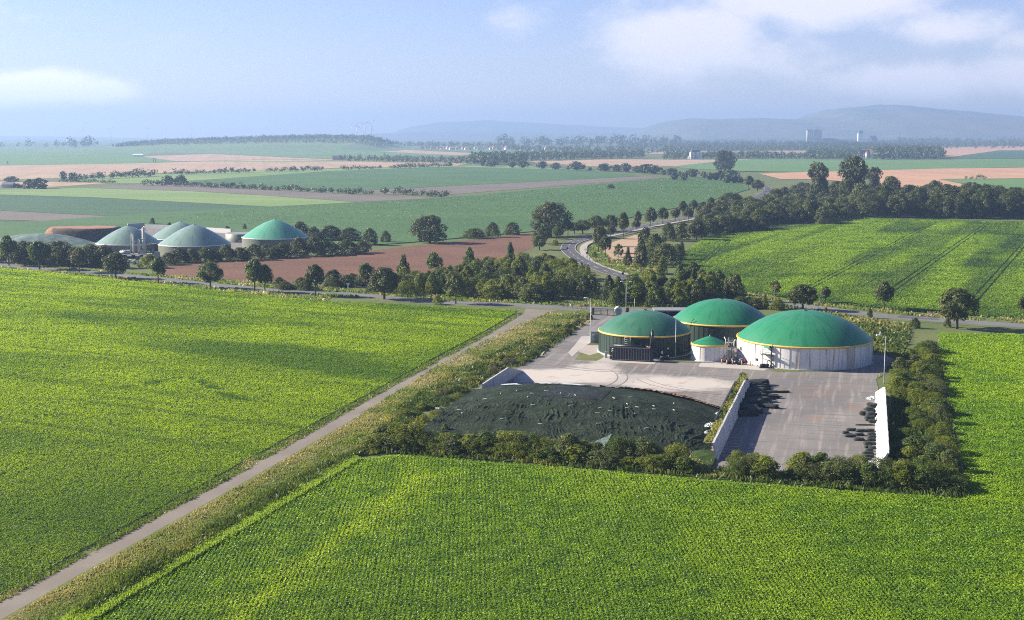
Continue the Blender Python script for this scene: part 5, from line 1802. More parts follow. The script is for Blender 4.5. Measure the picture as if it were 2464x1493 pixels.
# bend
BD = 'trees around the bend'
for a_ in [
    ('W2', 1272, 562, 408, 90, 'lime', 'leaf_dark', 'dark crowned tree on a tall trunk before the stubble patch inside the bend'),
    ('W2', 1218, 530, 335, 105, 'lime', 'leaf_dark', 'tall dark tree at the inner edge of the cycle path bend'),
    ('W2', 1370, 592, 468, 85, 'slim', 'leaf_willow', 'pale feathery young tree before the stubble patch'),
    ('W2', 1445, 645, 495, 85, 'conic', 'leaf_dark', 'narrow dark tree between the pale young tree and the tall dark fir'),
    ('W2', 1545, 692, 528, 115, 'lime', 'leaf_dry', 'olive tree on a clear trunk above the thicket behind the domes'),
    ('W2', 1555, 610, 425, 135, 'conic', 'leaf_dark', 'tall dark fir like tree at the field corner inside the bend'),
    ('W2', 1410, 412, 228, 88, 'lime', 'leaf_dark', 'tall dark tree between the two stretches of the country road'),
    ('W2', 1316, 422, 320, 76, 'lime', 'leaf_dark', 'small dark tree behind the tall one at the inner bend'),
    ('W2', 1245, 480, 325, 90, 'lime', 'leaf_dark', 'dark tree overhanging the bend where the road vanishes'),
    ('W2', 1510, 362, 282, 72, 'lime', 'leaf_dark', 'low round tree by the road just past the bend'),
    ('W2', 1520, 330, 216, 66, 'lime', 'leaf_dark', 'slim tree on the field side of the road just past the bend'),
    ('W2', 1615, 342, 190, 92, 'lime', 'leaf_dark', 'largest of the trees lining the road straight past the bend'),
    ('W2', 1715, 312, 188, 76, 'lime', 'leaf_dark', 'second tree lining the road straight past the bend'),
    ('W2', 1815, 296, 193, 78, 'lime', 'leaf_dark', 'third tree lining the road straight past the bend'),
    ('W2', 1870, 254, 138, 78, 'lime', 'leaf_dark', 'field side tree opposite the third road tree'),
    ('W2', 1910, 292, 188, 74, 'lime', 'leaf_dark', 'fourth tree lining the road straight past the bend'),
    ('W2', 1952, 232, 130, 72, 'lime', 'leaf_dark', 'field side tree opposite the fourth road tree'),
    ('W2', 1998, 262, 174, 66, 'lime', 'leaf_dark', 'fifth tree lining the road straight past the bend'),
    ('W2', 2022, 212, 142, 62, 'lime', 'leaf_dark', 'small field side tree opposite the fifth road tree'),
    ('W2', 2085, 238, 163, 58, 'lime', 'leaf_dark', 'last small tree of the road straight before the big bush'),
    ('W2', 2085, 186, 108, 70, 'lime', 'leaf_dark', 'field side tree just before the big dark bush'),
    ('W2', 985, 398, 285, 82, 'lime', 'leaf_lime', 'light green tree behind the bend beside the tallest oak'),
    ('W2', 895, 428, 328, 80, 'broad', 'leaf_lime', 'bushy tree at the foot of the tallest oak'),
    ('W2', 1100, 385, 282, 125, 'broad', 'leaf_dark', 'wide dark tree in the row behind the bend'),
    ('W2', 1200, 375, 248, 130, 'broad', 'leaf_dark', 'tallest dark tree in the row behind the bend'),
    ('W2', 1310, 370, 245, 120, 'broad', 'leaf_dark', 'dark tree at the far end of the row behind the bend'),
    ('W2', 1035, 385, 300, 90, 'broad', 'leaf_dark', 'low dark tree between two others in the row behind the bend'),
]:
    TP(*a_, group=BD)
BS = 'shrubs along the road inside the bend'
for i, a_ in enumerate([('W2', 1580, 525, 342, 140, 'shrub', 'leaf_dark'), ('W2', 1655, 545, 385, 165, 'shrub', 'leaf_willow'), ('W2', 1760, 440, 305, 130, 'shrub', 'leaf_dark'), ('W2', 1860, 430, 296, 120, 'shrub', 'leaf_dark'),
                        ('W2', 1975, 436, 285, 130, 'broad', 'leaf_oak'), ('W2', 1740, 635, 466, 220, 'shrub', 'leaf_dark'), ('W2', 1860, 560, 446, 75, 'spiky', 'leaf_dark'), ('W2', 1710, 690, 566, 110, 'spiky', 'leaf_shrub'), ('W2', 1640, 620, 520, 110, 'shrub', 'leaf_dark'), ('W2', 1830, 590, 470, 120, 'shrub', 'leaf_dark')]):
    lb = ['tall dark shrub at the stubble patch', 'grey green willow shrub behind the fir like tree', 'dark shrub halfway up the slope inside the bend', 'dark shrub above the field corner inside the bend', 'brownish upright tree at the striped field corner',
          'big round dark shrub at the edge of the striped field', 'narrow dark shrub at the striped field corner', 'light spiky bush below the big round shrub', 'dark shrub between the fir like tree and the big round shrub', 'dark shrub leaning against the big round one'][i]
    TP(*a_, lb, BS)
TP('W2', 2250, 215, 75, 245, 'oak', 'leaf_dark', 'big dark spreading bush beside the road straight')
TP('W2', 1190, 572, 525, 55, 'low', 'leaf_shrub', 'small bush on the verge inside the cycle path bend', 'bushes on the bend verge')
TP('W2', 885, 480, 430, 60, 'low', 'leaf_shrub', 'small bush on the outer verge of the bend', 'bushes on the bend verge')
# big trees of the right-hand belt
for a_ in [
    ('V6', 410, 518, 376, 150, 'oak', 'leaf_oak', 'big solitary round tree beside the far avenue in front of the white villa'),
    ('V6', 1065, 735, 462, 195, 'poplar', 'leaf_oak', 'tall poplar like tree left of the tallest one before the orange field'),
    ('V6', 1300, 760, 428, 260, 'poplar', 'leaf_oak', 'tallest tree of the belt with a tousled crown before the orange field'),
    ('V6', 1440, 700, 488, 120, 'poplar', 'leaf_oak', 'slimmer poplar leaning on the right side of the tallest belt tree'),
    ('V6', 1345, 800, 605, 170, 'shrub', 'leaf_willow', 'large grey green willow at the corner of the dark tree belt'),
    ('V6', 1540, 770, 560, 150, 'broad', 'leaf_dark', 'dark tree beside the large grey willow'),
    ('V6', 1190, 740, 590, 130, 'broad', 'leaf_dark', 'dark tree below the gap between the two tall poplars'),
    ('V6', 1240, 770, 580, 120, 'broad', 'leaf_dark', 'dark round tree at the foot of the tallest belt tree'),
    ('V6', 770, 755, 640, 165, 'oak', 'leaf_dark', 'very dark round tree beside the distant piece of road'),
    ('V6', 1000, 872, 718, 140, 'broad', 'leaf_willow', 'grey green tree at the back corner of the striped field'),
    ('V6', 1090, 880, 760, 120, 'shrub', 'leaf_dark', 'dark bush hanging over the back corner of the striped field'),
    ('V6', 640, 655, 578, 80, 'broad', 'leaf_dark', 'dark tree standing where the distant road disappears'),
    ('V6', 580, 640, 552, 70, 'lime', 'leaf_dark', 'dark tree left of the place where the distant road disappears'),
    ('V6', 820, 700, 626, 60, 'lime', 'leaf_dark', 'small tree right of the distant piece of road'),
]:
    TP(*a_, group='big trees of the tree belt' if a_[1] > 500 else None)


def dart(view, pts, spacing, seed, scale_y=1.0):
    """points spread over a ground polygon, no closer than the spacing (metres)"""
    P = np.array([(p[0], p[1]) for p in poly_pts(view, pts)])
    rg = np.random.default_rng(seed)
    (x0, y0), (x1, y1) = P.min(0), P.max(0)
    out = []
    n = int((x1 - x0) * (y1 - y0) / spacing ** 2 * 6)
    xs, ys = rg.uniform(x0, x1, n), rg.uniform(y0, y1, n)
    ok = in_poly(xs, ys, P)
    for x, y in zip(xs[ok], ys[ok]):
        if all((x - a) ** 2 + (y - c) ** 2 > spacing ** 2 for a, c in out):
            out.append((x, y))
    return out, rg


def thicket(view, pts, spacing, wr, hr, kinds, mats, label, group, seed):
    P, rg = dart(view, pts, spacing, seed)
    for (x, y) in P:
        tt_ = x * ANV.x + y * ANV.y
        if -70 < tt_ < 7.4 and 184 < x * AXV.x + y * AXV.y < 249:
            continue
        kd, mt = kinds[rg.integers(len(kinds))], mats[rg.integers(len(mats))]
        lb = label if isinstance(label, str) else label[mt]
        plant((x, y, -.05), rg.uniform(*wr), rg.uniform(*hr), kd, mt, lb, group, seed=int(rg.integers(6)), rz=rg.uniform(0, 6.28))
    return len(P)


cnt = {}
cnt['A'] = thicket('V3', [(400, 765), (700, 720), (1000, 680), (1350, 620), (1650, 585), (1860, 600), (1980, 670), (2140, 770), (2060, 815), (1700, 848), (1250, 826), (800, 800), (420, 790)], 4.5, (5.5, 8.5), (4.2, 7.2), ['bushy', 'spiky', 'shrub'], ['leaf_lime', 'leaf_shrub', 'leaf_shrub', 'leaf_willow', 'leaf_dark'],
                   {'leaf_lime': 'mid green shrub in the thicket between the avenue and the brown field', 'leaf_shrub': 'light green shrub in the thicket between the avenue and the brown field', 'leaf_willow': 'grey green willow shrub in the thicket between the avenue and the brown field', 'leaf_dark': 'dark green shrub in the thicket between the avenue and the brown field'}, 'shrubs of the thicket by the brown field', 1)
cnt['A2'] = thicket('V3', [(20, 720), (110, 690), (250, 690), (340, 715), (330, 735), (30, 735)], 4, (4.5, 6), (3, 4.8), ['shrub'], ['leaf_dark'], 'dark shrub in the low row between the brown field and the side road', 'shrubs by the side road', 2)
cnt['A3'] = thicket('V2', [(2070, 745), (2200, 735), (2360, 745), (2360, 760), (2080, 765)], 4.5, (4.5, 6), (2.2, 3.8), ['shrub'], ['leaf_dark'], 'dark shrub behind the avenue between the tallest tree and the side road', 'shrubs by the avenue', 3)
cnt['B'] = thicket('W2', [(1270, 915), (1430, 840), (1700, 810), (1950, 800), (2230, 860), (2310, 905), (1900, 950), (1500, 945), (1270, 940)], 4.6, (6, 8.5), (5, 8.5), ['shrub', 'spiky'], ['leaf_dark', 'leaf_lime', 'leaf_shrub'],
                   {'leaf_dark': 'dark shrub in the thicket behind the gate and the green domes', 'leaf_lime': 'mid green shrub in the thicket behind the gate and the green domes', 'leaf_shrub': 'light green shrub in the thicket behind the gate and the green domes'}, 'shrubs of the thicket behind the domes', 4)
TP('W2', 1955, 900, 655, 120, 'conic', 'leaf_dark', 'ragged dark tree sticking out of the thicket behind the domes')
TP('W2', 2250, 900, 700, 110, 'conic', 'leaf_dark', 'ragged dark tree at the right end of the thicket behind the domes')
cnt['C'] = thicket('V6', [(250, 862), (430, 800), (720, 765), (900, 745), (1250, 745), (1350, 815), (1240, 850), (1000, 872), (700, 878), (330, 885)], 7.5, (9, 14), (6.5, 10), ['shrub', 'shrub', 'low'], ['leaf_dark', 'leaf_oak', 'leaf_willow'],
                   {'leaf_dark': 'dark shrub in the dense belt behind the striped field', 'leaf_oak': 'brownish shrub in the dense belt behind the striped field', 'leaf_willow': 'grey green shrub in the dense belt behind the striped field'}, 'shrubs of the belt behind the striped field', 5)
cnt['C2'] = thicket('W2', [(1960, 400), (2100, 340), (2464, 300), (2464, 360), (2150, 380), (1990, 420)], 6.5, (9, 12), (6, 9), ['shrub', 'low'], ['leaf_dark', 'leaf_dark', 'leaf_willow'],
                    {'leaf_dark': 'dark shrub between the road straight and the striped field', 'leaf_willow': 'grey green shrub between the road straight and the striped field'}, 'shrubs beside the road straight', 6)
cnt['C3'] = thicket('V6', [(850, 690), (960, 650), (1060, 680), (1250, 700), (1200, 740), (900, 740)], 9, (10, 14), (6, 9), ['shrub', 'low'], ['leaf_dark', 'leaf_oak'],
                    {'leaf_dark': 'dark shrub at the feet of the tall poplars', 'leaf_oak': 'brownish shrub at the feet of the tall poplars'}, 'shrubs under the poplars', 7)
cnt['D'] = thicket('V6', [(1380, 812), (1500, 770), (1800, 745), (2464, 765), (2620, 775), (2620, 845), (2464, 850), (1900, 835), (1380, 835)], 10.5, (13, 18), (12, 17), ['broad', 'oak'], ['leaf_dark', 'leaf_oak', 'leaf_dark'],
                   {'leaf_dark': 'dark tree in the long belt along the back of the striped field', 'leaf_oak': 'brownish tree in the long belt along the back of the striped field'}, 'trees of the long belt', 8)
# silo hedge: front row
FH = [(880, 1082), (960, 1088), (1050, 1093), (1200, 1102), (1400, 1118), (1560, 1132), (1655, 1140)]
FH2 = [(1768, 1149), (1862, 1154)]
FH3 = [(1905, 1156), (2000, 1166), (2150, 1178), (2300, 1188)]


def hedge_row(pts, spacing, wr, hr, mats, label, group, seed, back=0.0, kinds=('bushy', 'bushy', 'shrub')):
    rg = np.random.default_rng(seed)
    P = [G('F', x, y - 3) for x, y in pts]
    acc = 0
    n = 0
    for a_, c in zip(P, P[1:]):
        L = (c - a_).length
        k = max(1, int(L / spacing))
        for i in range(k):
            q = a_.lerp(c, (i + rg.uniform(.1, .9)) / k) + Vector((0, back + rg.uniform(-.5, .5), -.05))
            mt = mats[rg.integers(len(mats))]
            plant(q, rg.uniform(*wr), rg.uniform(*hr), kinds[rg.integers(len(kinds))], mt, label, group, seed=int(rg.integers(4)), rz=rg.uniform(0, 6.28))
            n += 1
    return n


HM = ['leaf_shrub', 'leaf_shrub', 'leaf_lime', 'leaf_willow']
cnt['F'] = hedge_row(FH, 1.8, (3.6, 5.4), (1.4, 2.8), HM, 'bushy shrub in the front hedge along the foot of the dark heap', 'shrubs of the front hedge', 9, .2) \
    + hedge_row(FH, 1.9, (3.8, 5.8), (2.4, 4.1), HM, 'bushy shrub in the front hedge along the foot of the dark heap', 'shrubs of the front hedge', 10, 2.6) \
    + hedge_row(FH2, 1.6, (3.6, 5.2), (2.2, 4.2), HM, 'shrub in the clump at the near end of the long grey silo wall', 'shrubs of the front hedge', 11, .3) \
    + hedge_row(FH2, 2.2, (3.2, 4.4), (2.8, 3.6), HM, 'shrub in the clump at the near end of the long grey silo wall', 'shrubs of the front hedge', 12, 2.6) \
    + hedge_row(FH3, 1.8, (3.6, 5.6), (2.0, 3.8), HM, 'shrub in the front hedge along the end of the empty silo', 'shrubs of the front hedge', 13, .3) \
    + hedge_row(FH3, 2.1, (3.6, 5.6), (2.4, 3.9), HM, 'shrub in the front hedge along the end of the empty silo', 'shrubs of the front hedge', 14, 3.0)
cnt['G'] = thicket('F', [(2140, 968), (2160, 900), (2196, 862), (2236, 845), (2246, 885), (2264, 1000), (2290, 1150), (2298, 1180), (2150, 1172), (2140, 1100)], 3.1, (3.4, 5.2), (1.7, 3.5), ['bushy', 'bushy', 'shrub'], ['leaf_shrub', 'leaf_shrub', 'leaf_lime', 'leaf_willow'],
                   {'leaf_shrub': 'light green shrub in the thick hedge behind the sunlit silo wall', 'leaf_lime': 'mid green shrub in the thick hedge behind the sunlit silo wall', 'leaf_willow': 'grey green shrub in the thick hedge behind the sunlit silo wall'}, 'shrubs of the thick hedge', 15)
cnt['H'] = thicket('W4', [(1600, 260), (1700, 180), (1780, 170), (1400, 440), (1270, 510), (1020, 610), (840, 710), (600, 840), (460, 1010), (300, 1120), (20, 1160), (60, 1120), (330, 940), (640, 760), (960, 560), (1300, 410)], 4.0, (2.0, 3.8), (.6, 1.7), ['low', 'bushy', 'low'], ['leaf_shrub', 'leaf_shrub', 'leaf_dry', 'leaf_lime'],
                   {'leaf_shrub': 'light green low shrub on the bank between farm track and yard', 'leaf_dry': 'brownish low shrub on the bank between farm track and yard', 'leaf_lime': 'mid green low shrub on the bank between farm track and yard'}, 'low shrubs on the bank', 16)
TP('W4', 655, 1085, 985, 110, 'spiky', 'leaf_yellow', 'taller light green bush at the near left corner of the heap')
# right of the domes
for a_ in [
    ('V1', 1695, 228, 42, 215, 'broad', 'leaf_dark', 'bushy dark roadside tree with a low crown behind the emerald dome'),
    ('V1', 1860, 178, 55, 95, 'lime', 'leaf_dark', 'small dark tree on a thin trunk beside the two headed road lamp'),
    ('V1', 2303, 228, 22, 150, 'lime', 'leaf_dark', 'dark roadside tree with a heart shaped crown at the striped field'),
    ('V1', 1487, 130, 10, 88, 'slim', 'leaf_dry', 'thin yellowish young tree at the near edge of the striped field'),
    ('Z8', 1525, 465, -90, 480, 'broad', 'leaf_dark', 'largest roadside tree with a broad crown right of the red and white sign'),
    ('W3', 2460, 772, 640, 90, 'lime', 'leaf_dark', 'roadside tree cut by the edge of the photo'),
]:
    TP(*a_, group='roadside trees past the domes')
for a_, lb in [(('Z8', 305, 315, 165, 115, 'spiky', 'leaf_dark'), 'small upright bush on the verge between dome and road'), (('Z8', 935, 455, 310, 145, 'shrub', 'leaf_dark'), 'round dark bush at the top of the thick hedge'),
               (('Z8', 1395, 440, 320, 110, 'shrub', 'leaf_dark'), 'bush at the foot of the largest roadside tree'), (('W3', 605, 725, 625, 70, 'spiky', 'leaf_shrub'), 'pointed bush behind the middle dome by the road'),
               (('W3', 700, 730, 650, 110, 'shrub', 'leaf_shrub'), 'round bush behind the middle dome by the road'), (('W3', 1045, 755, 712, 45, 'spiky', 'leaf_dark'), 'tiny upright bush below the two headed road lamp'), (('Z5', 1550, 690, 545, 130, 'spiky', 'leaf_yellow'), 'small yellow green bush in the weeds behind the gate')]:
    TP(*a_, lb, 'bushes near the domes')
for a_ in [(430, 720, 640, 180), (540, 720, 650, 130)]:
    TP('W3', a_[0], a_[1], a_[2], a_[3], 'low', 'leaf_dark', 'low dark bush behind the middle dome' if a_[0] == 430 else 'low dark bush right behind the middle dome near the young tree', 'bushes near the domes')
# older plant: bushes
OB = 'trees and shrubs around the older plant'
for i, (x, yb, yt, wd) in enumerate([(195, 555, 382, 150), (450, 565, 380, 185), (330, 560, 400, 140), (700, 580, 408, 180), (815, 585, 415, 130), (590, 575, 425, 120), (10, 545, 420, 120), (130, 552, 410, 130), (260, 557, 420, 120), (520, 570, 420, 130), (645, 577, 430, 120), (760, 582, 420, 130), (390, 562, 430, 110)]):
    TP('V2', x, yb, yt, wd * 1.15, 'oak', 'leaf_dark' if i % 2 else 'leaf_oak', 'dark tree in the dense row behind the avenue before the pale silage cover', OB)
for i, (x, yb, yt, wd) in enumerate([(1380, 545, 432, 165), (1480, 545, 440, 140), (1590, 535, 425, 140), (1740, 528, 410, 140), (1850, 530, 432, 150), (1960, 522, 405, 160), (2060, 508, 405, 150), (2180, 506, 396, 160), (2300, 496, 355, 150), (2420, 490, 350, 160), (1300, 560, 470, 150), (1655, 535, 455, 120), (2120, 512, 420, 120)]):
    TP('V2', x, yb, yt, wd, 'shrub', 'leaf_dark', 'dark shrub in the row between the tent roofed tanks and the brown field', OB)
for i, (x, yb, yt, wd) in enumerate([(60, 488, 378, 190), (200, 478, 368, 200), (320, 470, 380, 150)]):
    TP('V3', x, yb, yt, wd, 'low', 'leaf_dark', 'low dark shrub at the edge of the brown field right of the fresh green tank', OB)
for i, (v_, x, yb, yt, wd) in enumerate([('V2', 2310, 370, 235, 170), ('V2', 2420, 380, 270, 130), ('V3', 80, 375, 262, 200), ('V3', 230, 380, 280, 190), ('V3', 385, 410, 285, 125)]):
    TP(v_, x, yb, yt, wd, 'shrub', 'leaf_oak', 'tall brownish shrub in the clump behind the fresh green tank', OB)
for x, yb, yt, wd, lb in [(1150, 585, 485, 150, 'light bush beside the pale wheel loader'), (1175, 250, 203, 45, 'small round tree behind the white silo wall'), (1885, 290, 246, 32, 'small upright tree behind the low olive tank'), (1305, 268, 236, 40, 'small bush behind the pale tent roof peak'), (1750, 295, 264, 40, 'small bush above the low olive tank')]:
    TP('V2', x, yb, yt, wd, 'shrub', 'leaf_shrub' if x == 1150 else 'leaf_dark', lb, OB)


def place_shrubs(limit=290):
    """the shrubs that show largest become objects; the small remainder is one mass of undergrowth"""
    SHRUBS.sort(key=lambda q: -q[0])
    rest = {}
    for i, (sz, loc, wd, h, kind, mat, sd_, rz, label, group) in enumerate(SHRUBS):
        cm = make_proto(kind, mat, sd_)[0]
        if i < limit:
            o = bpy.data.objects.new('shrub', cm)
            COL.objects.link(o)
            o.location, o.rotation_euler, o.scale = loc, (0, 0, rz), (wd, wd, h)
            tag(o, label, 'shrub', group)
        elif sz > 0:
            rest.setdefault(mat, []).append((cm, loc, wd, h, rz))
    vs_, qs_, ms_, off = [], [], [], 0
    mats = sorted(rest)
    for mi_, mt in enumerate(mats):
        for cm, loc, wd, h, rz in rest[mt]:
            a = np.empty(len(cm.vertices) * 3, np.float32)
            cm.vertices.foreach_get('co', a)
            a = a.reshape(-1, 3)
            ca, sa = math.cos(rz), math.sin(rz)
            p = np.stack([(a[:, 0] * ca - a[:, 1] * sa) * wd + loc.x, (a[:, 0] * sa + a[:, 1] * ca) * wd + loc.y, a[:, 2] * h + loc.z], 1)
            vs_.append(p)
            nq = len(a) // 4
            qs_.append(np.arange(nq * 4, dtype=np.int32).reshape(-1, 4) + off)
            ms_.append(np.full(nq, mi_, np.int32))
            off += len(a)
    if vs_:
        me = np_mesh('undergrowth', np.concatenate(vs_), np.concatenate(qs_), [M[m_] for m_ in mats])
        me.polygons.foreach_set('material_index', np.concatenate(ms_))
        tag(link_mesh('undergrowth', me), 'mass of smaller shrubs that fills the thickets and the bank', 'undergrowth', kind='stuff')
    print('SHRUBS', len(SHRUBS), cnt)


# ------------------------------------------------------------------ grass and weeds that nobody could count
def tall_grass(name, poly, dens, hr, wd, mat, label, d0=140, dry=0.3, clumpy=.45, dryf=None, clear=None):
    x, y = sample_poly(poly, dens, d0)
    if clear:
        e = np.minimum.reduce([seg_dist(x, y, a_, c) for a_, c in zip(clear[0], clear[0][1:])])
        x, y = x[e > clear[1]], y[e > clear[1]]
    k = fbm(x, y, .22, 3) > clumpy * rng.uniform(.75, 1.1, len(x))
    x, y = x[k], y[k]
    d = np.maximum(1, np.hypot(x, y) / d0) ** .8
    h = (hr[0] + (hr[1] - hr[0]) * fbm(x, y, .3, 3) ** 1.2) * rng.uniform(.7, 1.2, len(x))
    v, q = blade_quads(x, y, h, wd * d * rng.uniform(.6, 1.5, len(x)))
    t = np.clip((fbm(x, y, .13, 3) - .5) * 3.5 + dry + rng.uniform(-.15, .15, len(x)), 0, 1)
    if dryf is not None:
        t = np.clip(t * .28 + dryf(x, y), 0, 1)
    o = link_mesh(name, np_mesh(name, v, q, M[mat], np.repeat(t, 4)))
    return tag(o, label, 'grass', kind='stuff')


trk = [G('F', *q) for q in TR[2:]][::-1]
lo = [G('F', *q) for q in ((60, 1545), (215, 1478), (430, 1345), (640, 1222), (850, 1098), (900, 1075), (1020, 985), (1140, 905), (1260, 850), (1340, 800), (1425, 752), (1400, 746))]
strip = [(p.x, p.y) for p in [G('F', -90, 1560)] + [G('F', *q) for q in reversed(TR[2:])]] + [(p.x, p.y) for p in reversed(lo)]
sheet('verge_track', strip, M['verge'])


thicket('W4', [(470, 980), (560, 860), (700, 745), (830, 720), (760, 800), (640, 920), (530, 1060)], 2.4, (2.2, 3.6), (.8, 1.8), ['low', 'bushy'], ['leaf_shrub', 'leaf_lime'], {'leaf_shrub': 'low light green shrub at the left edge of the dark heap', 'leaf_lime': 'low mid green shrub at the left edge of the dark heap'}, 'shrubs at the left edge of the heap', 21)
TP('V1', 1268, 772, 722, 60, 'spiky', 'leaf_dry', 'rusty brown weed tuft at the far end of the long grey silo wall')


def near_track(x, y):
    P = [G('F', *q) for q in TR[2:]]
    e = np.minimum.reduce([seg_dist(x, y, a_, c) for a_, c in zip(P, P[1:])])
    return np.clip(1.1 - e / 4.0, 0, 1) * np.clip(fbm(x, y, .16, 3) * 2.8 - .65, 0, .95)


tall_grass('tall_grass', strip, 52, (.10, .52), .12, 'grass_dry', 'tall half dry grass between the farm track and the lower field', dryf=near_track, clumpy=.25, clear=([G('F', *q) for q in TR], .5))
ditch = [G('F', *q) for q in ((170, 1490), (330, 1385), (520, 1272), (700, 1165), (880, 1075), (1000, 985), (1010, 1000), (900, 1085), (850, 1104), (640, 1226), (430, 1348), (225, 1475))]
tall_grass('ditch_weeds', ditch, 60, (.5, 1.2), .16, 'weeds', 'dark weeds in the ditch below the farm track', dry=-.5, clumpy=.1)
lush = [G('F', *q) for q in ((120, 1525), (165, 1488), (384, 1352), (606, 1228), (845, 1100), (868, 1110), (648, 1242), (436, 1366), (228, 1496), (186, 1532))]
tall_grass('grass_strip', lush, 170, (.5, .62), .10, 'grass_lush', 'smooth bright grass strip along the edge of the lower field', clumpy=.0)
wl = [G('F', *q) for q in ((-90, 1478), (0, 1438), (545, 1138), (940, 922), (1180, 794), (1236, 760), (1262, 752), (1180, 804), (940, 934), (587, 1135), (0, 1452), (-90, 1502))]
tall_grass('track_grass', wl, 40, (.12, .45), .13, 'grass_dry', 'low grass edge between the bright crop and the farm track', dry=-.25, clumpy=.3)
bank = poly_pts('W4', [(1180, 380), (1500, 230), (1690, 140), (1800, 175), (1400, 465), (1240, 545), (1100, 560), (850, 730), (560, 880), (430, 1050), (450, 1180), (0, 1240), (-60, 1190), (250, 900), (600, 660), (950, 480)])
tall_grass('bank_weeds', bank, 18, (.25, 1.0), .2, 'weeds', 'rough weeds on the bank between track and yard', dry=.2, clumpy=.3)
tall_grass('bank_grass', poly_pts('W4', [(1480, 120), (1560, 150), (1300, 330), (1000, 460), (700, 640), (400, 820), (100, 1000), (-60, 1120), (-60, 960), (250, 760), (600, 540), (900, 380), (1200, 230)]), 26, (.15, .55), .13, 'grass_dry', 'pale dry grass on the track side of the bank', dry=.55, clumpy=.2)
hedge_floor = poly_pts('F', [(860, 1092), (1000, 1055), (1700, 1128), (2130, 1150), (2150, 930), (2200, 840), (2262, 850), (2290, 1000), (2325, 1204), (2000, 1180), (1700, 1155), (1400, 1130), (960, 1096)])
sheet('hedge_floor', hedge_floor, M['under_crop'])  # shadow along the hedge foot is put into this dark ground colour
tall_grass('hedge_weeds', hedge_floor, 9, (.3, 1.2), .22, 'weeds', 'weeds under the hedge around the silo', dry=-.5, clumpy=.3)
wild = poly_pts('V1', [(2180, 560), (2190, 470), (2170, 400), (2020, 320), (1900, 270), (1500, 215), (1240, 215), (1200, 170), (1560, 200), (1900, 250), (2389, 330), (2500, 340), (2500, 440), (2389, 640), (2300, 700), (2240, 740), (2330, 660), (2385, 600), (2300, 560)])
tall_grass('wild_meadow', wild, 10, (.3, 1.2), .3, 'weeds', 'wild meadow between the emerald dome and the road', dry=.25, clumpy=.3)
sheet('meadow', wild, M['verge'])
tall_grass('verge_grass', [(p.x, p.y) for p in (G('F', -100, 628), G('F', 300, 656), G('F', 780, 692), G('F', 880, 700), G('F', 1100, 716), G('F', 1330, 728), G('F', 1600, 735), G('F', 1750, 742), G('F', 1330, 737), G('F', 1100, 727), G('F', 800, 716), G('F', 780, 728), G('F', 587, 708), G('F', 0, 645))], 3.0, (.25, .9), .5, 'grass_dry', 'rough grass along the avenue', dry=.1, clumpy=.35, d0=300, clear=(mp, 3.6))
slope = poly_pts('Z5', [(20, 680), (440, 430), (520, 560), (480, 640), (300, 670)])
tall_grass('slope_grass', slope, 6, (.3, .9), .4, 'grass_dry', 'dry grass beside the thicket behind the gate', dry=.5, clumpy=.1, d0=300)
tall_grass('meadow_grass', poly_pts('W2', [(1180, 475), (1320, 430), (1250, 520), (1320, 580), (1520, 600), (1750, 640), (1690, 725), (1440, 715), (1300, 672), (1190, 628), (1130, 575), (1110, 510)]), 2.2, (.25, .8), .6, 'grass_dry', 'rough grass inside the bend', dry=.0, clumpy=.35, d0=450)
tall_grass('verge_grass', poly_pts('W3', [(420, 600), (780, 648), (1050, 690), (1640, 742), (2464, 798), (3000, 830), (3000, 860), (2464, 832), (1700, 780), (1050, 712), (420, 640)]), 2.6, (.25, .8), .5, 'grass_dry', 'dry grass along the road past the domes', dry=.1, clumpy=.35, d0=300, clear=(rp, 3.8))
tall_grass('bank_end_weeds', [BP(193, -25.4), BP(193, -20.9), BP(182.5, -20.9), BP(182.5, -25.4)], 14, (.4, 1.1), .2, 'weeds', 'brown and green weeds on the soil at the near end of the long grey silo wall', dry=.1, clumpy=.25)
tall_grass('silo_weeds', [BP(250, -22.7), BP(192, -22.7), BP(192, -21.2), BP(250, -21.2)], 26, (.3, .7), .22, 'weeds', 'weeds growing on the earth between the two silo walls', dry=.25, clumpy=.3).location.z = 2.3
# ------------------------------------------------------------------ far hedges, woods, villages
def far_cloud(P, Hs, Ws, nq, size, rg):
    """leaf clumps for many far trees standing at P with heights Hs and widths Ws"""
    n = len(P)
    d = rg.normal(size=(n, nq, 3))
    d /= np.linalg.norm(d, axis=2, keepdims=True)
    rad = rg.uniform(.6, 1.05, (n, nq, 1))
    c = d * rad
    # two or three lobes each so that outlines stay uneven
    lob = rg.normal(0, .22, (n, 3, 3))
    li = rg.integers(0, 3, (n, nq))
    c = c * .8 + lob[np.arange(n)[:, None], li]
    c[:, :, 0] *= Ws[:, None] / 2
    c[:, :, 1] *= Ws[:, None] / 2
    c[:, :, 2] = np.maximum(c[:, :, 2] * Hs[:, None] * .46 + Hs[:, None] * .54, .1)
    c[:, :, 0] += P[:, 0:1]
    c[:, :, 1] += P[:, 1:2]
    c[:, :, 2] += P[:, 2:3]
    N = d + np.array([0, 0, .4]) + rg.normal(0, .3, d.shape)
    S = (Hs[:, None] * size * rg.uniform(.6, 1.3, (n, nq)))
    return leaf_quads(c.reshape(-1, 3), N.reshape(-1, 3), S.reshape(-1), .8, rg)


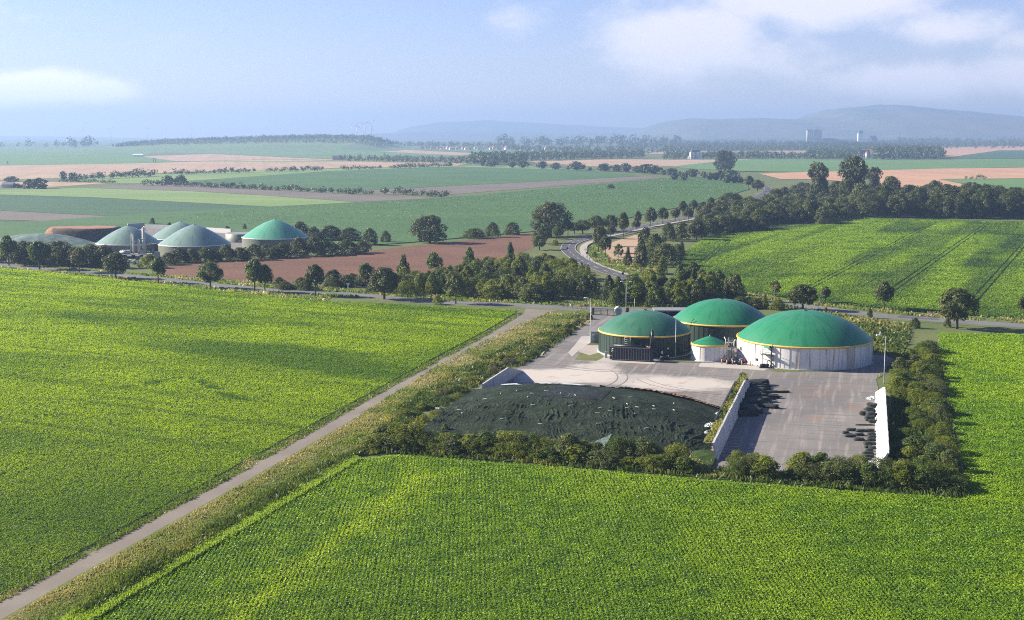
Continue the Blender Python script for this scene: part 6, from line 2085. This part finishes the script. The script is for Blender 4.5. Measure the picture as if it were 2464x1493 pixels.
def field_hedge(pts, h, label, spacing=None, seed=0, gaps=0.0):
    """a trimmed-looking row of bushes along measured points"""
    rg = np.random.default_rng(seed)
    P = [G(*q) for q in pts]
    L = []
    sp_ = spacing or h * .75
    for a_, c in zip(P, P[1:]):
        k = max(1, int((c - a_).length / sp_))
        L += [a_.lerp(c, i / k) for i in range(k) if rg.random() > gaps]
    A = np.array([(p.x + rg.normal(0, sp_ * .25), p.y + rg.normal(0, sp_ * .5), 0) for p in L])
    Hs = h * rg.uniform(.65, 1.2, len(A))
    v, q = far_cloud(A, Hs, Hs * rg.uniform(1.1, 1.7, len(A)), 60, .26, rg)
    return tag(link_mesh('field_hedge', np_mesh('field_hedge', v, q, M['leaf_far'])), label, 'hedge', 'hedges between the far fields')


field_hedge([('V4', 540, 437), ('V4', 800, 428), ('V4', 1080, 413)], 8, 'hedge with bumpy top left of the gap beside the ripe grain strip', seed=1)
field_hedge([('V4', 1140, 406), ('V4', 1450, 396), ('V4', 1750, 387)], 6.5, 'long low hedge along the middle of the ripe grain field', seed=2)
field_hedge([('V4', 1825, 385), ('V4', 2210, 376)], 6.5, 'short hedge after the second gap in the row by the ripe grain field', seed=3)
field_hedge([('V5', 15, 392), ('V5', 305, 388)], 6.5, 'short hedge in the middle of the row at the light green field', seed=4)
field_hedge([('V5', 370, 382), ('V5', 600, 376), ('V5', 825, 370)], 7, 'last hedge of the row towards the distant avenue', seed=5)
field_hedge([('V4', 420, 455), ('V4', 800, 461)], 3.5, 'thin hedge below two single trees beside the ripe grain patch', seed=6)
field_hedge([('V4', 1000, 478), ('V4', 1300, 485), ('V4', 1800, 508), ('V4', 2464, 540), ('V5', 420, 572), ('V5', 800, 593)], 5.2, 'longest dark hedge running beside the grey ploughed strip', seed=7)
field_hedge([('V6', 2085, 572), ('V6', 2215, 574)], 5.5, 'short dark hedge in the green field beyond the tree belt', seed=8)
for a_ in [('V4', 433, 442, 383, 45, 'far', 'slim single tree standing left of the twin tree by the ripe grain'), ('V4', 500, 452, 392, 75, 'far', 'broad twin tree beside the slim one by the ripe grain'), ('V4', 205, 500, 435, 90, 'farbush', 'left half of the big dark bush at the far left grain patch'), ('V4', 265, 500, 428, 115, 'farbush', 'right half of the big dark bush at the far left grain patch'),
           ('V4', 80, 452, 416, 105, 'farbush', 'rounded bush in the ripe grain at the far left'), ('V4', 55, 490, 460, 45, 'farbush', 'tiny bush by a pale hut at the far left'), ('V4', 110, 492, 465, 90, 'farbush', 'low bush joined to the big dark bush at the far left'), ('V4', 1150, 470, 412, 95, 'farbush', 'left crown of the clump on the longest dark hedge'), ('V4', 1240, 470, 410, 110, 'farbush', 'right crown of the clump on the longest dark hedge'),
           ('V5', 1960, 529, 498, 64, 'farbush', 'single dark bush alone in the broad green field')]:
    TP(a_[0], a_[1], a_[2], a_[3], a_[4], a_[5], 'leaf_far', a_[6], 'single trees in the far fields')

# trees along the distant avenue
rg = np.random.default_rng(31)
far_av = [('V5', 960, 366), ('V5', 1200, 374), ('V5', 1490, 388), ('V5', 1790, 400), ('V5', 2200, 416), ('V5', 2440, 438), ('V6', 180, 556), ('V6', 300, 566), ('V6', 440, 582), ('V6', 540, 605)]
acc = 0
pp_ = [G(*q) for q in far_av]
for si, (a_, c) in enumerate(zip(pp_, pp_[1:])):
    L = (c - a_).length
    n = max(1, int(L / (30 if si < 3 else 20)))
    for i in range(n):
        q = a_.lerp(c, (i + rg.uniform(.2, .8)) / n)
        q.x += rg.uniform(-3, 3)
        q.y += rg.uniform(4, 16)
        big = rg.random() < .6
        h = rg.uniform(7.5, 11.5) if big else rg.uniform(5, 7)
        plant(q, h * rg.uniform(.9, 1.9 if big else 1.2), h, 'far', 'leaf_far', 'tree in the distant avenue' + [' at its hazy end by the pale barn', ' beside the ripe grain', ' below the white villa'][0 if si < 2 else (1 if si < 5 else 2)], 'trees along the distant avenue ' + ['far part', 'middle part', 'near part'][0 if si < 2 else (1 if si < 5 else 2)])
for px in (300, 345, 420, 470, 130, 60):
    TP('V6', px + 10, 600 if px > 400 else 580, 545 if px > 400 else 527, 48, 'far', 'leaf_far', 'young tree on the near side of the distant avenue', 'young trees on the distant avenue')

place_shrubs()
WOODN = [0]


def wood(view, pts, spacing, hr, label, seed, wf=(.7, 1.1), nq=46, z=None, size=.22, zfun=None, mat='leaf_far'):
    P, rg = dart(view, pts, spacing, seed) if not callable(pts) else pts()
    A = np.array([(x, y, zfun(x, y) if zfun else 0.0) for x, y in P])
    Hs = rg.uniform(hr[0], hr[1], len(A))
    v, q = far_cloud(A, Hs, Hs * rg.uniform(wf[0], wf[1], len(A)), nq, size, rg)
    WOODN[0] += len(A)
    return tag(link_mesh('woodland', np_mesh('woodland', v, q, M[mat])), label, 'woodland', kind='stuff')


wood('V5', [(-20, 318), (300, 318), (480, 322), (950, 335), (960, 352), (780, 352), (470, 343), (0, 330)], 14, (7, 12), 'belt of trees across the middle distance', 1)
wood('V5', [(950, 330), (1100, 322), (1340, 326), (1360, 352), (1150, 362), (960, 358)], 16, (12, 22), 'dense tree clump at the head of the distant avenue', 2)
wood('V5', [(1340, 318), (1500, 312), (1900, 306), (2190, 302), (2190, 310), (1900, 316), (1340, 332)], 14, (13, 18), 'dark straight wood edge behind the ripe grain', 3)
wood('V5', [(1000, 300), (1300, 288), (1700, 282), (2150, 280), (2150, 298), (1300, 312)], 22, (10, 16), 'light green trees behind the dark wood edge', 4)
wood('V6', [(0, 420), (180, 408), (180, 432), (0, 440)], 13, (9, 15), 'trees left of the white villa', 5)
wood('V6', [(255, 425), (420, 420), (640, 420), (860, 425), (1000, 425), (1300, 430), (1330, 438), (640, 434), (260, 433)], 13, (10, 17), 'trees right of the white villa', 6, nq=60)
wood('V6', [(980, 405), (1330, 400), (1340, 438), (1000, 434)], 14, (10, 18), 'dense trees left of the red roofed farm', 7, nq=60)
wood('V6', [(1450, 405), (1700, 400), (1880, 410), (1910, 436), (1450, 438)], 13, (12, 24), 'dense trees around the red roofed farm', 8, nq=70)
wood('V6', [(0, 372), (500, 368), (1000, 366), (1400, 368), (1880, 366), (1880, 392), (1000, 378), (0, 384)], 17, (10, 18), 'tree belt behind the thin grain strips', 9)
wood('V6', [(820, 352), (1500, 352), (1500, 362), (820, 362)], 17, (14, 22), 'trees in front of the grain silos', 19, nq=50)
wood('V6', [(-300, 345), (600, 340), (1300, 340), (2464, 338), (2600, 338), (2600, 350), (1900, 358), (600, 362), (-300, 362)], 26, (12, 22), 'hazy trees of the village', 10, nq=36)
wood('V6', [(-700, 325), (600, 322), (1500, 322), (2600, 322), (2600, 334), (600, 338), (-700, 338)], 52, (16, 26), 'very hazy trees behind the village', 11, nq=30)
wood('V6', [(1590, 328), (1750, 326), (2464, 330), (2600, 330), (2600, 338), (1590, 336)], 55, (22, 38), 'tall hazy wood behind the white tower', 12, nq=40)
wood('V5', [(400, 222), (560, 224), (1000, 226), (1250, 232), (1250, 240), (560, 232), (400, 230)], 40, (17, 25), 'hazy tree row above the pale meadow', 13, nq=40)
wood('V5', [(1150, 214), (1900, 214), (2464, 218), (2464, 228), (1150, 226)], 70, (30, 50), 'big hazy tree clumps of the village', 14, nq=50)
wood('V5', [(1250, 240), (1560, 244), (2200, 256), (2464, 262), (2464, 280), (1700, 276), (1250, 262)], 34, (12, 20), 'village trees in the haze', 15, nq=36)
wood('V4', [(0, 216), (350, 214), (650, 214), (650, 220), (0, 222)], 90, (16, 34), 'hazy trees at the far left horizon', 16, nq=40)
wood('V4', [(480, 214), (640, 214), (640, 218), (480, 218)], 45, (30, 48), 'round hazy clump beside the ridge wood', 17, nq=60)
wood('V6', [(1860, 365), (2300, 362), (2464, 350), (2600, 348), (2600, 352), (2300, 366), (1900, 370)], 60, (8, 16), 'scattered trees at the edge of the orange strip', 18, nq=40)

# rolling rises and hills as height fields
def rise(name, x0, x1, y0, y1, prof, mat, nx=90, ny=26, rough=.04):
    """prof(x) gives the crest height across; it falls away to front and back"""
    v, f = [], []
    for j in range(ny + 1):
        t = j / ny
        fall = math.sin(math.pi * t) ** 1.1
        for i in range(nx + 1):
            x = x0 + (x1 - x0) * i / nx
            y = y0 + (y1 - y0) * t
            z = prof(x) * fall
            z *= 1 + rough * (float(fbm(x, y, .004, 3)) - .5) * 4
            v.append((x, y, z - 1.5))
    for j in range(ny):
        for i in range(nx):
            a_ = j * (nx + 1) + i
            f.append((a_, a_ + 1, a_ + nx + 2, a_ + nx + 1))
    mb = MB()
    mb.v, mb.f = v, f
    mb.mi, mb.sm = [0] * len(f), [True] * len(f)
    return tag(mb.build(name, mat), kind='structure')


def crest(pts, D):
    """heights at distance D for a measured skyline"""
    xs = [(x - CX) / FPX * D for x, y in pts]
    zs = [CAM_H + (HOR - y) / FPX * D * 1.02 for x, y in pts]
    return lambda x: float(np.interp(x, xs, zs, left=0, right=zs[-1]))


D1 = 10500.0
right_sky = [(1480, 338), (1540, 316), (1580, 300), (1610, 292), (1660, 288), (1700, 290), (1760, 288), (1830, 288), (1900, 290), (1950, 284), (1975, 270), (2000, 264), (2060, 260), (2100, 256), (2150, 257), (2200, 266), (2300, 274), (2380, 280), (2395, 290), (2464, 292), (2700, 296)]
rise('hill', (1480 - CX) / FPX * D1, (2800 - CX) / FPX * D1, D1 - 2400, D1 + 2400, crest(right_sky, D1), M['hill'], 120, 40)
D2 = 14900.0
rise('hill', (930 - CX) / FPX * D2, (1650 - CX) / FPX * D2, D2 - 1000, D2 + 1000, crest([(930, 325), (1000, 304), (1080, 294), (1180, 291), (1260, 296), (1400, 303), (1550, 310), (1650, 318)], D2), M['hill'])
D3 = 11500.0
rise('hill', (900 - CX) / FPX * D3, (1640 - CX) / FPX * D3, D3 - 700, D3 + 700, crest([(900, 322), (1000, 318), (1200, 317), (1400, 320), (1640, 324)], D3), M['hill'])
rise('hill', (-400 - CX) / FPX * D2, (420 - CX) / FPX * D2, D2 - 1200, D2 + 1200, crest([(-400, 326), (0, 327), (200, 329), (420, 334)], D2), M['hill'])
# wooded rise on the left
D4 = 4300.0
left_sky = [(230, 352), (300, 349), (400, 341), (500, 337), (600, 334), (700, 331), (800, 330), (890, 332), (930, 340), (960, 348), (1000, 352)]
pf = crest(left_sky, D4)
pf2 = lambda x: max(0.0, pf(x) - 6)
rise('wooded_rise', (200 - CX) / FPX * D4, (1010 - CX) / FPX * D4, D4 - 900, D4 + 900, pf2, M['hill_green'], 80, 30, .0)


def rise_z(x, y):
    t = (y - (D4 - 900)) / 1800
    return max(0, pf2(x) * math.sin(math.pi * min(1, max(0, t))) ** 1.1 - 1.5)


def ridge_pts(x0, x1, y0, y1, sp_, seed):
    rg_ = np.random.default_rng(seed)
    n = int((x1 - x0) * (y1 - y0) / sp_ ** 2)
    return [(rg_.uniform(x0, x1), rg_.uniform(y0, y1)) for _ in range(n)], rg_


xa, xb = (285 - CX) / FPX * D4, (945 - CX) / FPX * D4
wood('F', lambda: ridge_pts(xa, xb, D4 - 60, D4 + 90, 13, 40), 0, (13, 19), 'dark wood along the crest of the left rise', 40, zfun=rise_z, nq=40)
xa2 = (400 - CX) / FPX * D4
wood('F', lambda: ridge_pts(xa2, xb, D4 - 420, D4 - 60, 17, 41), 0, (5, 10), 'pale young wood on the slope of the left rise', 41, zfun=rise_z, nq=26, size=.3, mat='leaf_willow')

# ------------------------------------------------------------------ far buildings
def gable_house(loc, w_, d_, h, rh, wall, roof, rz, label, name='house', cat='house', group=None, windows=(), parts=True):
    t = empty(name, loc, rz, label, cat, group)
    wl_ = MB().box((0, 0, h / 2), (w_, d_, h))
    wl_.add([(-w_ / 2, -d_ / 2, h), (-w_ / 2, d_ / 2, h), (-w_ / 2, 0, h + rh)], [(0, 2, 1)])
    wl_.add([(w_ / 2, -d_ / 2, h), (w_ / 2, d_ / 2, h), (w_ / 2, 0, h + rh)], [(0, 1, 2)])
    wl_.build('wall', wall, t)
    e, k = .35, rh / (d_ / 2)
    a_, dz = w_ / 2 + e, e * k
    rf = MB()
    for sg in (-1, 1):
        rf.add([(-a_, sg * (d_ / 2 + e), h - dz + .03), (a_, sg * (d_ / 2 + e), h - dz + .03), (a_, 0, h + rh + .03), (-a_, 0, h + rh + .03),
                (-a_, sg * (d_ / 2 + e), h - dz + .25), (a_, sg * (d_ / 2 + e), h - dz + .25), (a_, 0, h + rh + .28), (-a_, 0, h + rh + .28)],
               [(0, 1, 2, 3), (7, 6, 5, 4), (0, 4, 5, 1), (1, 5, 6, 2), (0, 3, 7, 4)])
    rf.build('roof', roof, t)
    for (x, z, ww, hh) in windows:
        f_ = MB().box((x, -d_ / 2 - .02, z), (ww, .12, hh)).build('window', M['glass'], t)
    return t


# village terrace in the haze: each house one mesh, too small for parts
def small_house(seed):
    rg_ = np.random.default_rng(seed)
    mb = MB()
    w_, d_, h, rh = 9, 10, rg_.uniform(5, 7), rg_.uniform(4, 5.5)
    mb.box((0, 0, h / 2), (w_, d_, h), 0, 0)
    a_, c_ = w_ / 2 + .4, d_ / 2
    # gable faces the viewer
    mb.add([(-w_ / 2, -c_, h), (w_ / 2, -c_, h), (0, -c_, h + rh), (-w_ / 2, c_, h), (w_ / 2, c_, h), (0, c_, h + rh)], [(0, 1, 2), (4, 3, 5)], 0)
    mb.add([(-a_, -c_ - .4, h - .3), (0, -c_ - .4, h + rh + .2), (0, c_ + .4, h + rh + .2), (-a_, c_ + .4, h - .3), (a_, -c_ - .4, h - .3), (a_, c_ + .4, h - .3)], [(0, 1, 2, 3), (1, 4, 5, 2)], 1)
    for x in (-2, 2):
        mb.box((x, -c_ - .03, h * .6), (1.3, .1, 1.5), 0, 2)
    return mb


HM_ = []
for k, (wm, rm) in enumerate((('wall_cream', 'roof_red'), ('wall_white', 'roof_red'), ('wall_cream', 'roof_dark'), ('rust', 'roof_red'))):
    o = small_house(k).build('village_house', [M[wm], M[rm], M['glass']])
    HM_.append(o.data)
    bpy.data.objects.remove(o)
rg = np.random.default_rng(77)
vh = [(x, rg.uniform(240, 250) + (x - 1000) * .012) for x in np.linspace(600, 1560, 44)] + [(x, rg.uniform(250, 268)) for x in np.linspace(1600, 2440, 10)]
for i, (x, y) in enumerate(vh):
    k = int(rg.integers(4))
    o = bpy.data.objects.new('village_house', HM_[k])
    COL.objects.link(o)
    o.location = G('V5', x, y)
    o.scale = (1, 1, 1) if 1100 < x < 1560 else (.9, .9, .8)
    o.rotation_euler = (0, 0, rg.uniform(-.5, .5))
    tag(o, ['cream walled red roofed house in the hazy village', 'white walled red roofed house in the hazy village', 'cream walled dark roofed house in the hazy village', 'brick red walled red roofed house in the hazy village'][k], 'house', 'houses of the hazy village')
p = G('V5', 2285, 262)
gable_house(p, 12, 12, 8, 7, M['wall_white'], M['roof_dark'], R(80), 'single bright white gabled house in the hazy village')
p = G('V6', 105, 372)
gable_house(p, 24, 10, 5, 2.5, M['wall_cream'], M['roof_grey'], 0, 'long low pale building among trees above the white villa', 'farm_building', 'building')
p = G('V6', 385, 348)
gable_house(p, 10, 12, 7, 7, M['wall_white'], M['roof_dark'], R(70), 'small bright white gable above the solitary round tree')
# white villa
p = G('ZA', 970, 470)
k_ = mpp('ZA', p)
t = empty('villa', p + Vector((0, 6, 0)), R(3), 'white three storey villa with a slate hipped roof beyond the distant avenue', 'house')
W_ = 320 * k_
H_ = 200 * k_
MB().box((0, 0, H_ / 2), (W_ * .35, 9, H_)).build('middle_wall', M['wall_white'], t)
for s_ in (-1, 1):
    MB().box((s_ * W_ * .335, -1.5, H_ * .525), (W_ * .32, 12, H_ * 1.05)).build('wing_wall', M['wall_white'], t)
MB().box((0, 0, H_ + 2.4), (W_ * .98, 11.5, 4.8), 0, 0, .72).build('roof', M['roof_dark'], t)
for s_ in (-1, 1):
    for zi in range(3):
        MB().box((s_ * W_ * .335, -7.55, H_ * (.2 + .3 * zi)), (W_ * .14, .12, H_ * .13)).build('window', M['glass'], t)
for zi in range(3):
    MB().box((0, -4.55, H_ * (.2 + .3 * zi)), (W_ * .22, .12, H_ * .13)).build('window', M['glass'], t)
MB().box((-W_ * .6, 0, H_ * .2), (W_ * .2, 7, H_ * .4)).build('side_annex', M['wall_white'], t)
p = G('ZA', 1205, 470)
gable_house(p, 4, 4, 4, 2, M['rust'], M['roof_dark'], 0, 'tiny pale pink hut right of the white villa', 'hut', 'hut')
# red roofed farm
p = G('Z9', 1250, 740)
k_ = mpp('Z9', p)
gable_house(p + Vector((0, 8, 0)), 200 * k_, 11, 80 * k_, 75 * k_, M['wall_cream'], M['roof_dark'], R(4), 'cream farmhouse with a dark roof and a pale gable among the farm trees', 'farmhouse', windows=[(x * k_, 40 * k_, 14 * k_, 26 * k_) for x in (-75, -45, -15, 45, 75)])
t = empty('gable_front', (0, 0, 0))
bpy.data.objects.remove(t)
gable_house(p + Vector((30 * k_, -1, 0)), 11, 44 * k_, 95 * k_, 30 * k_, M['wall_cream'], M['roof_dark'], R(94), 'pale dwarf gable house standing before the cream farmhouse', 'gable_house')
p = G('Z9', 1345, 720)
gable_house(p + Vector((0, 26, 0)), 200 * k_, 20, 80 * k_, 70 * k_, M['wall_cream'], M['roof_red'], R(-8), 'big barn with a bright red roof behind the cream farmhouse', 'barn', 'barn')
p = G('Z9', 2170, 730)
gable_house(p, 100 * k_, 10, 105 * k_, 55 * k_, M['wall_cream'], M['roof_red'], R(10), 'small red roofed house at the right end of the farm trees', 'farmhouse')
p = G('Z9', 1730, 735)
gable_house(p, 200 * k_, 14, 35 * k_, 50 * k_, M['rust'], M['roof_dark'], R(3), 'long dull red barn between the farm trees', 'barn', 'barn')
p = G('ZB', 180, 420)
k_ = mpp('ZB', p)
gable_house(p, 110 * k_, 12, 50 * k_, 40 * k_, M['roof_grey'], M['roof_grey'], R(8), 'grey blue barn at the head of the distant avenue', 'barn', 'barn')
p = G('ZB', 710, 490)
t = empty('road_sign', p, 0, 'large pale and red road sign standing at the distant avenue', 'sign')
MB().tube([(0, 0, 0), (0, 0, 70 * mpp('ZB', p))], .3, 6).build('sign_pole', M['grey_metal'], t)
MB().box((1.2, -.3, 78 * mpp('ZB', p)), (40 * mpp('ZB', p), .2, 30 * mpp('ZB', p))).build('sign_plate', M['wall_cream'], t)
MB().box((-2.2, -.35, 48 * mpp('ZB', p)), (30 * mpp('ZB', p), .2, 36 * mpp('ZB', p))).build('red_plate', M['red'], t)
# silos, tower and mill in the haze
D5 = 6000.0


def hz(view, x, yb, yt):
    a_, c = at_depth(view, x, yb, D5), at_depth(view, x, yt, D5)
    return Vector((a_.x, D5, 0)), c.z


kz = D5 / (FPX / .9625) / 7.7
p, zt = hz('Z9', 180, 480, 185)
t = empty('grain_silo', p, 0, 'grey ribbed grain silo block standing left of its taller twin', 'silo')
sb_ = MB()
for i in range(3):
    sb_.tube([((i - 1) * 40 * kz, 0, 0), ((i - 1) * 40 * kz, 0, zt - 4)], 24 * kz, 16)
sb_.build('silo_cells', M['concrete'], t)
MB().box((0, 0, zt - 2), (130 * kz, 40 * kz, 4)).build('silo_top', M['roof_dark'], t)
p, zt = hz('Z9', 330, 480, 190)
t = empty('grain_silo', p, 0, 'blue grey grain silo with a white edge and a mast on its roof', 'silo')
MB().box((0, 0, zt / 2), (150 * kz, 80 * kz, zt)).build('silo_block', M['concrete'], t)
MB().box((-80 * kz, -10 * kz, zt * .48), (22 * kz, 60 * kz, zt * .96)).build('white_shaft', M['wall_white'], t)
MB().tube([(0, 0, zt), (0, 0, zt + 60 * kz)], 8 * kz, 8).build('mast', M['dark_metal'], t)
p, zt = hz('Z9', 1150, 480, 265)
t = empty('silo_tower', p, 0, 'white square tower with a green head above the trees', 'tower')
MB().box((0, 0, zt / 2), (90 * kz, 80 * kz, zt)).build('tower_shaft', M['wall_white'], t)
MB().box((8 * kz, 0, zt + 28 * kz), (70 * kz, 84 * kz, 56 * kz)).build('tower_head', M['dome_green'], t)
p, zt = hz('Z9', 1400, 480, 400)
gable_house(p, 170 * kz, 110 * kz, zt, 90 * kz, M['wall_white'], M['roof_dark'], R(35), 'large white mill with a steep dark roof beside the white tower', 'mill', 'mill')
for (x, w_, yt, lb) in ((560, 240, 380, 'long hazy brown factory hall right of the grain silos'), (800, 260, 400, 'lower hazy factory hall between the silos and the white tower')):
    p, zt = hz('Z9', x, 480, yt)
    gable_house(p, w_ * kz, 60 * kz, zt, 25 * kz, M['wood_brown'], M['roof_dark'], 0, lb, 'factory_hall', 'factory')
p = G('V4', 947, 279)
gable_house(p, 22, 8, 3.5, 2, M['wall_white'], M['wall_white'], 0, 'tiny white hall alone at the edge of the hazy ripe field', 'farm_building', 'building')
p = G('V4', 60, 492)
gable_house(p, 10, 6, 3, 2, M['wall_cream'], M['roof_grey'], 0, 'tiny pale hut by the bush at the far left', 'hut', 'hut')
p = G('V4', 2310, 302)
gable_house(p, 18, 10, 4.5, 3.5, M['rust'], M['roof_dark'], R(5), 'hazy brick building in the tree belt of the middle distance', 'farm_building', 'building')


def turbine(view, x, yt, yb, D, rot, label):
    a_, c = at_depth(view, x, yb, D), at_depth(view, x, yt, D)
    h = c.z
    t = empty('wind_turbine', (a_.x, D, 0), 0, label, 'wind turbine', 'wind turbines on the horizon')
    s_ = h / 110
    MB().tube([(0, 0, 0), (0, 0, h)], [2.6 * s_, 1.4 * s_], 10).build('tower', M['grey_metal'], t)
    MB().box((0, 0, h + .5), (3.4 * s_, 9 * s_, 3.6 * s_)).build('nacelle', M['grey_metal'], t)
    for k in range(3):
        an = rot + k * 2 * math.pi / 3
        L = 44 * s_
        dx, dz = math.sin(an), math.cos(an)
        MB().tube([(0, -6 * s_, h), (dx * L * .25, -6 * s_, h + dz * L * .25), (dx * L, -6 * s_, h + dz * L)], [.9 * s_, 1.6 * s_, .3 * s_], 6).build('blade', M['grey_metal'], t)


for i, (x, yt, D, rot) in enumerate(((122, 70, 7000, 0.1), (180, 62, 7200, .9), (227, 58, 7000, .8))):
    turbine('V5', x, yt, 120, D, rot, ['wind turbine with an upright blade left of the pair above the ridge wood', 'middle one of three wind turbines above the ridge wood', 'wind turbine at the right end of the three above the ridge wood'][i])
for i, (x, yt) in enumerate(((567, 100), (760, 92), (1007, 90), (1312, 92))):
    turbine('V4', x, yt, 150, 9000, .4 + i * .5, 'faint wind turbine on the hazy horizon left of the ridge wood')
for i, (x, yb, yt) in enumerate(((52, 336, 308), (1050, 320, 288), (1066, 318, 290))):
    p = G('V4', x, yb)
    h = (yb - yt) * mpp('V4', p)
    t = empty('power_pylon', p, 0, ['faint pylon pair post at the far left field', 'faint pylon left of its twin in the ripe field', 'faint pylon right of its twin in the ripe field'][i], 'pylon', 'pylons in the far fields')
    MB().tube([(-.8, 0, 0), (0, 0, h)], .3, 5).tube([(.8, 0, 0), (0, 0, h)], .3, 5).build('mast', M['dark_metal'], t)
    MB().box((0, 0, h * .8), (5, .3, .4)).build('cross_arm', M['dark_metal'], t)

# ------------------------------------------------------------------ the summer haze
hm = bpy.data.materials.new('haze')
hm.use_nodes = True
hm.node_tree.nodes.clear()
nb = NB(hm.node_tree)
vo = nb.n('ShaderNodeVolumePrincipled')
vo.inputs['Color'].default_value = (.29, .415, .67, 1)
vo.inputs['Density'].default_value = HAZE
vo.inputs['Anisotropy'].default_value = .25
ou = nb.n('ShaderNodeOutputMaterial')
nb.l(vo.outputs[0], ou.inputs['Volume'])
o = MB().box((0, 7950, 152), (17000, 16300, 306)).build('haze', hm)
tag(o, 'pale blue summer haze lying over the fields', 'haze', kind='stuff')
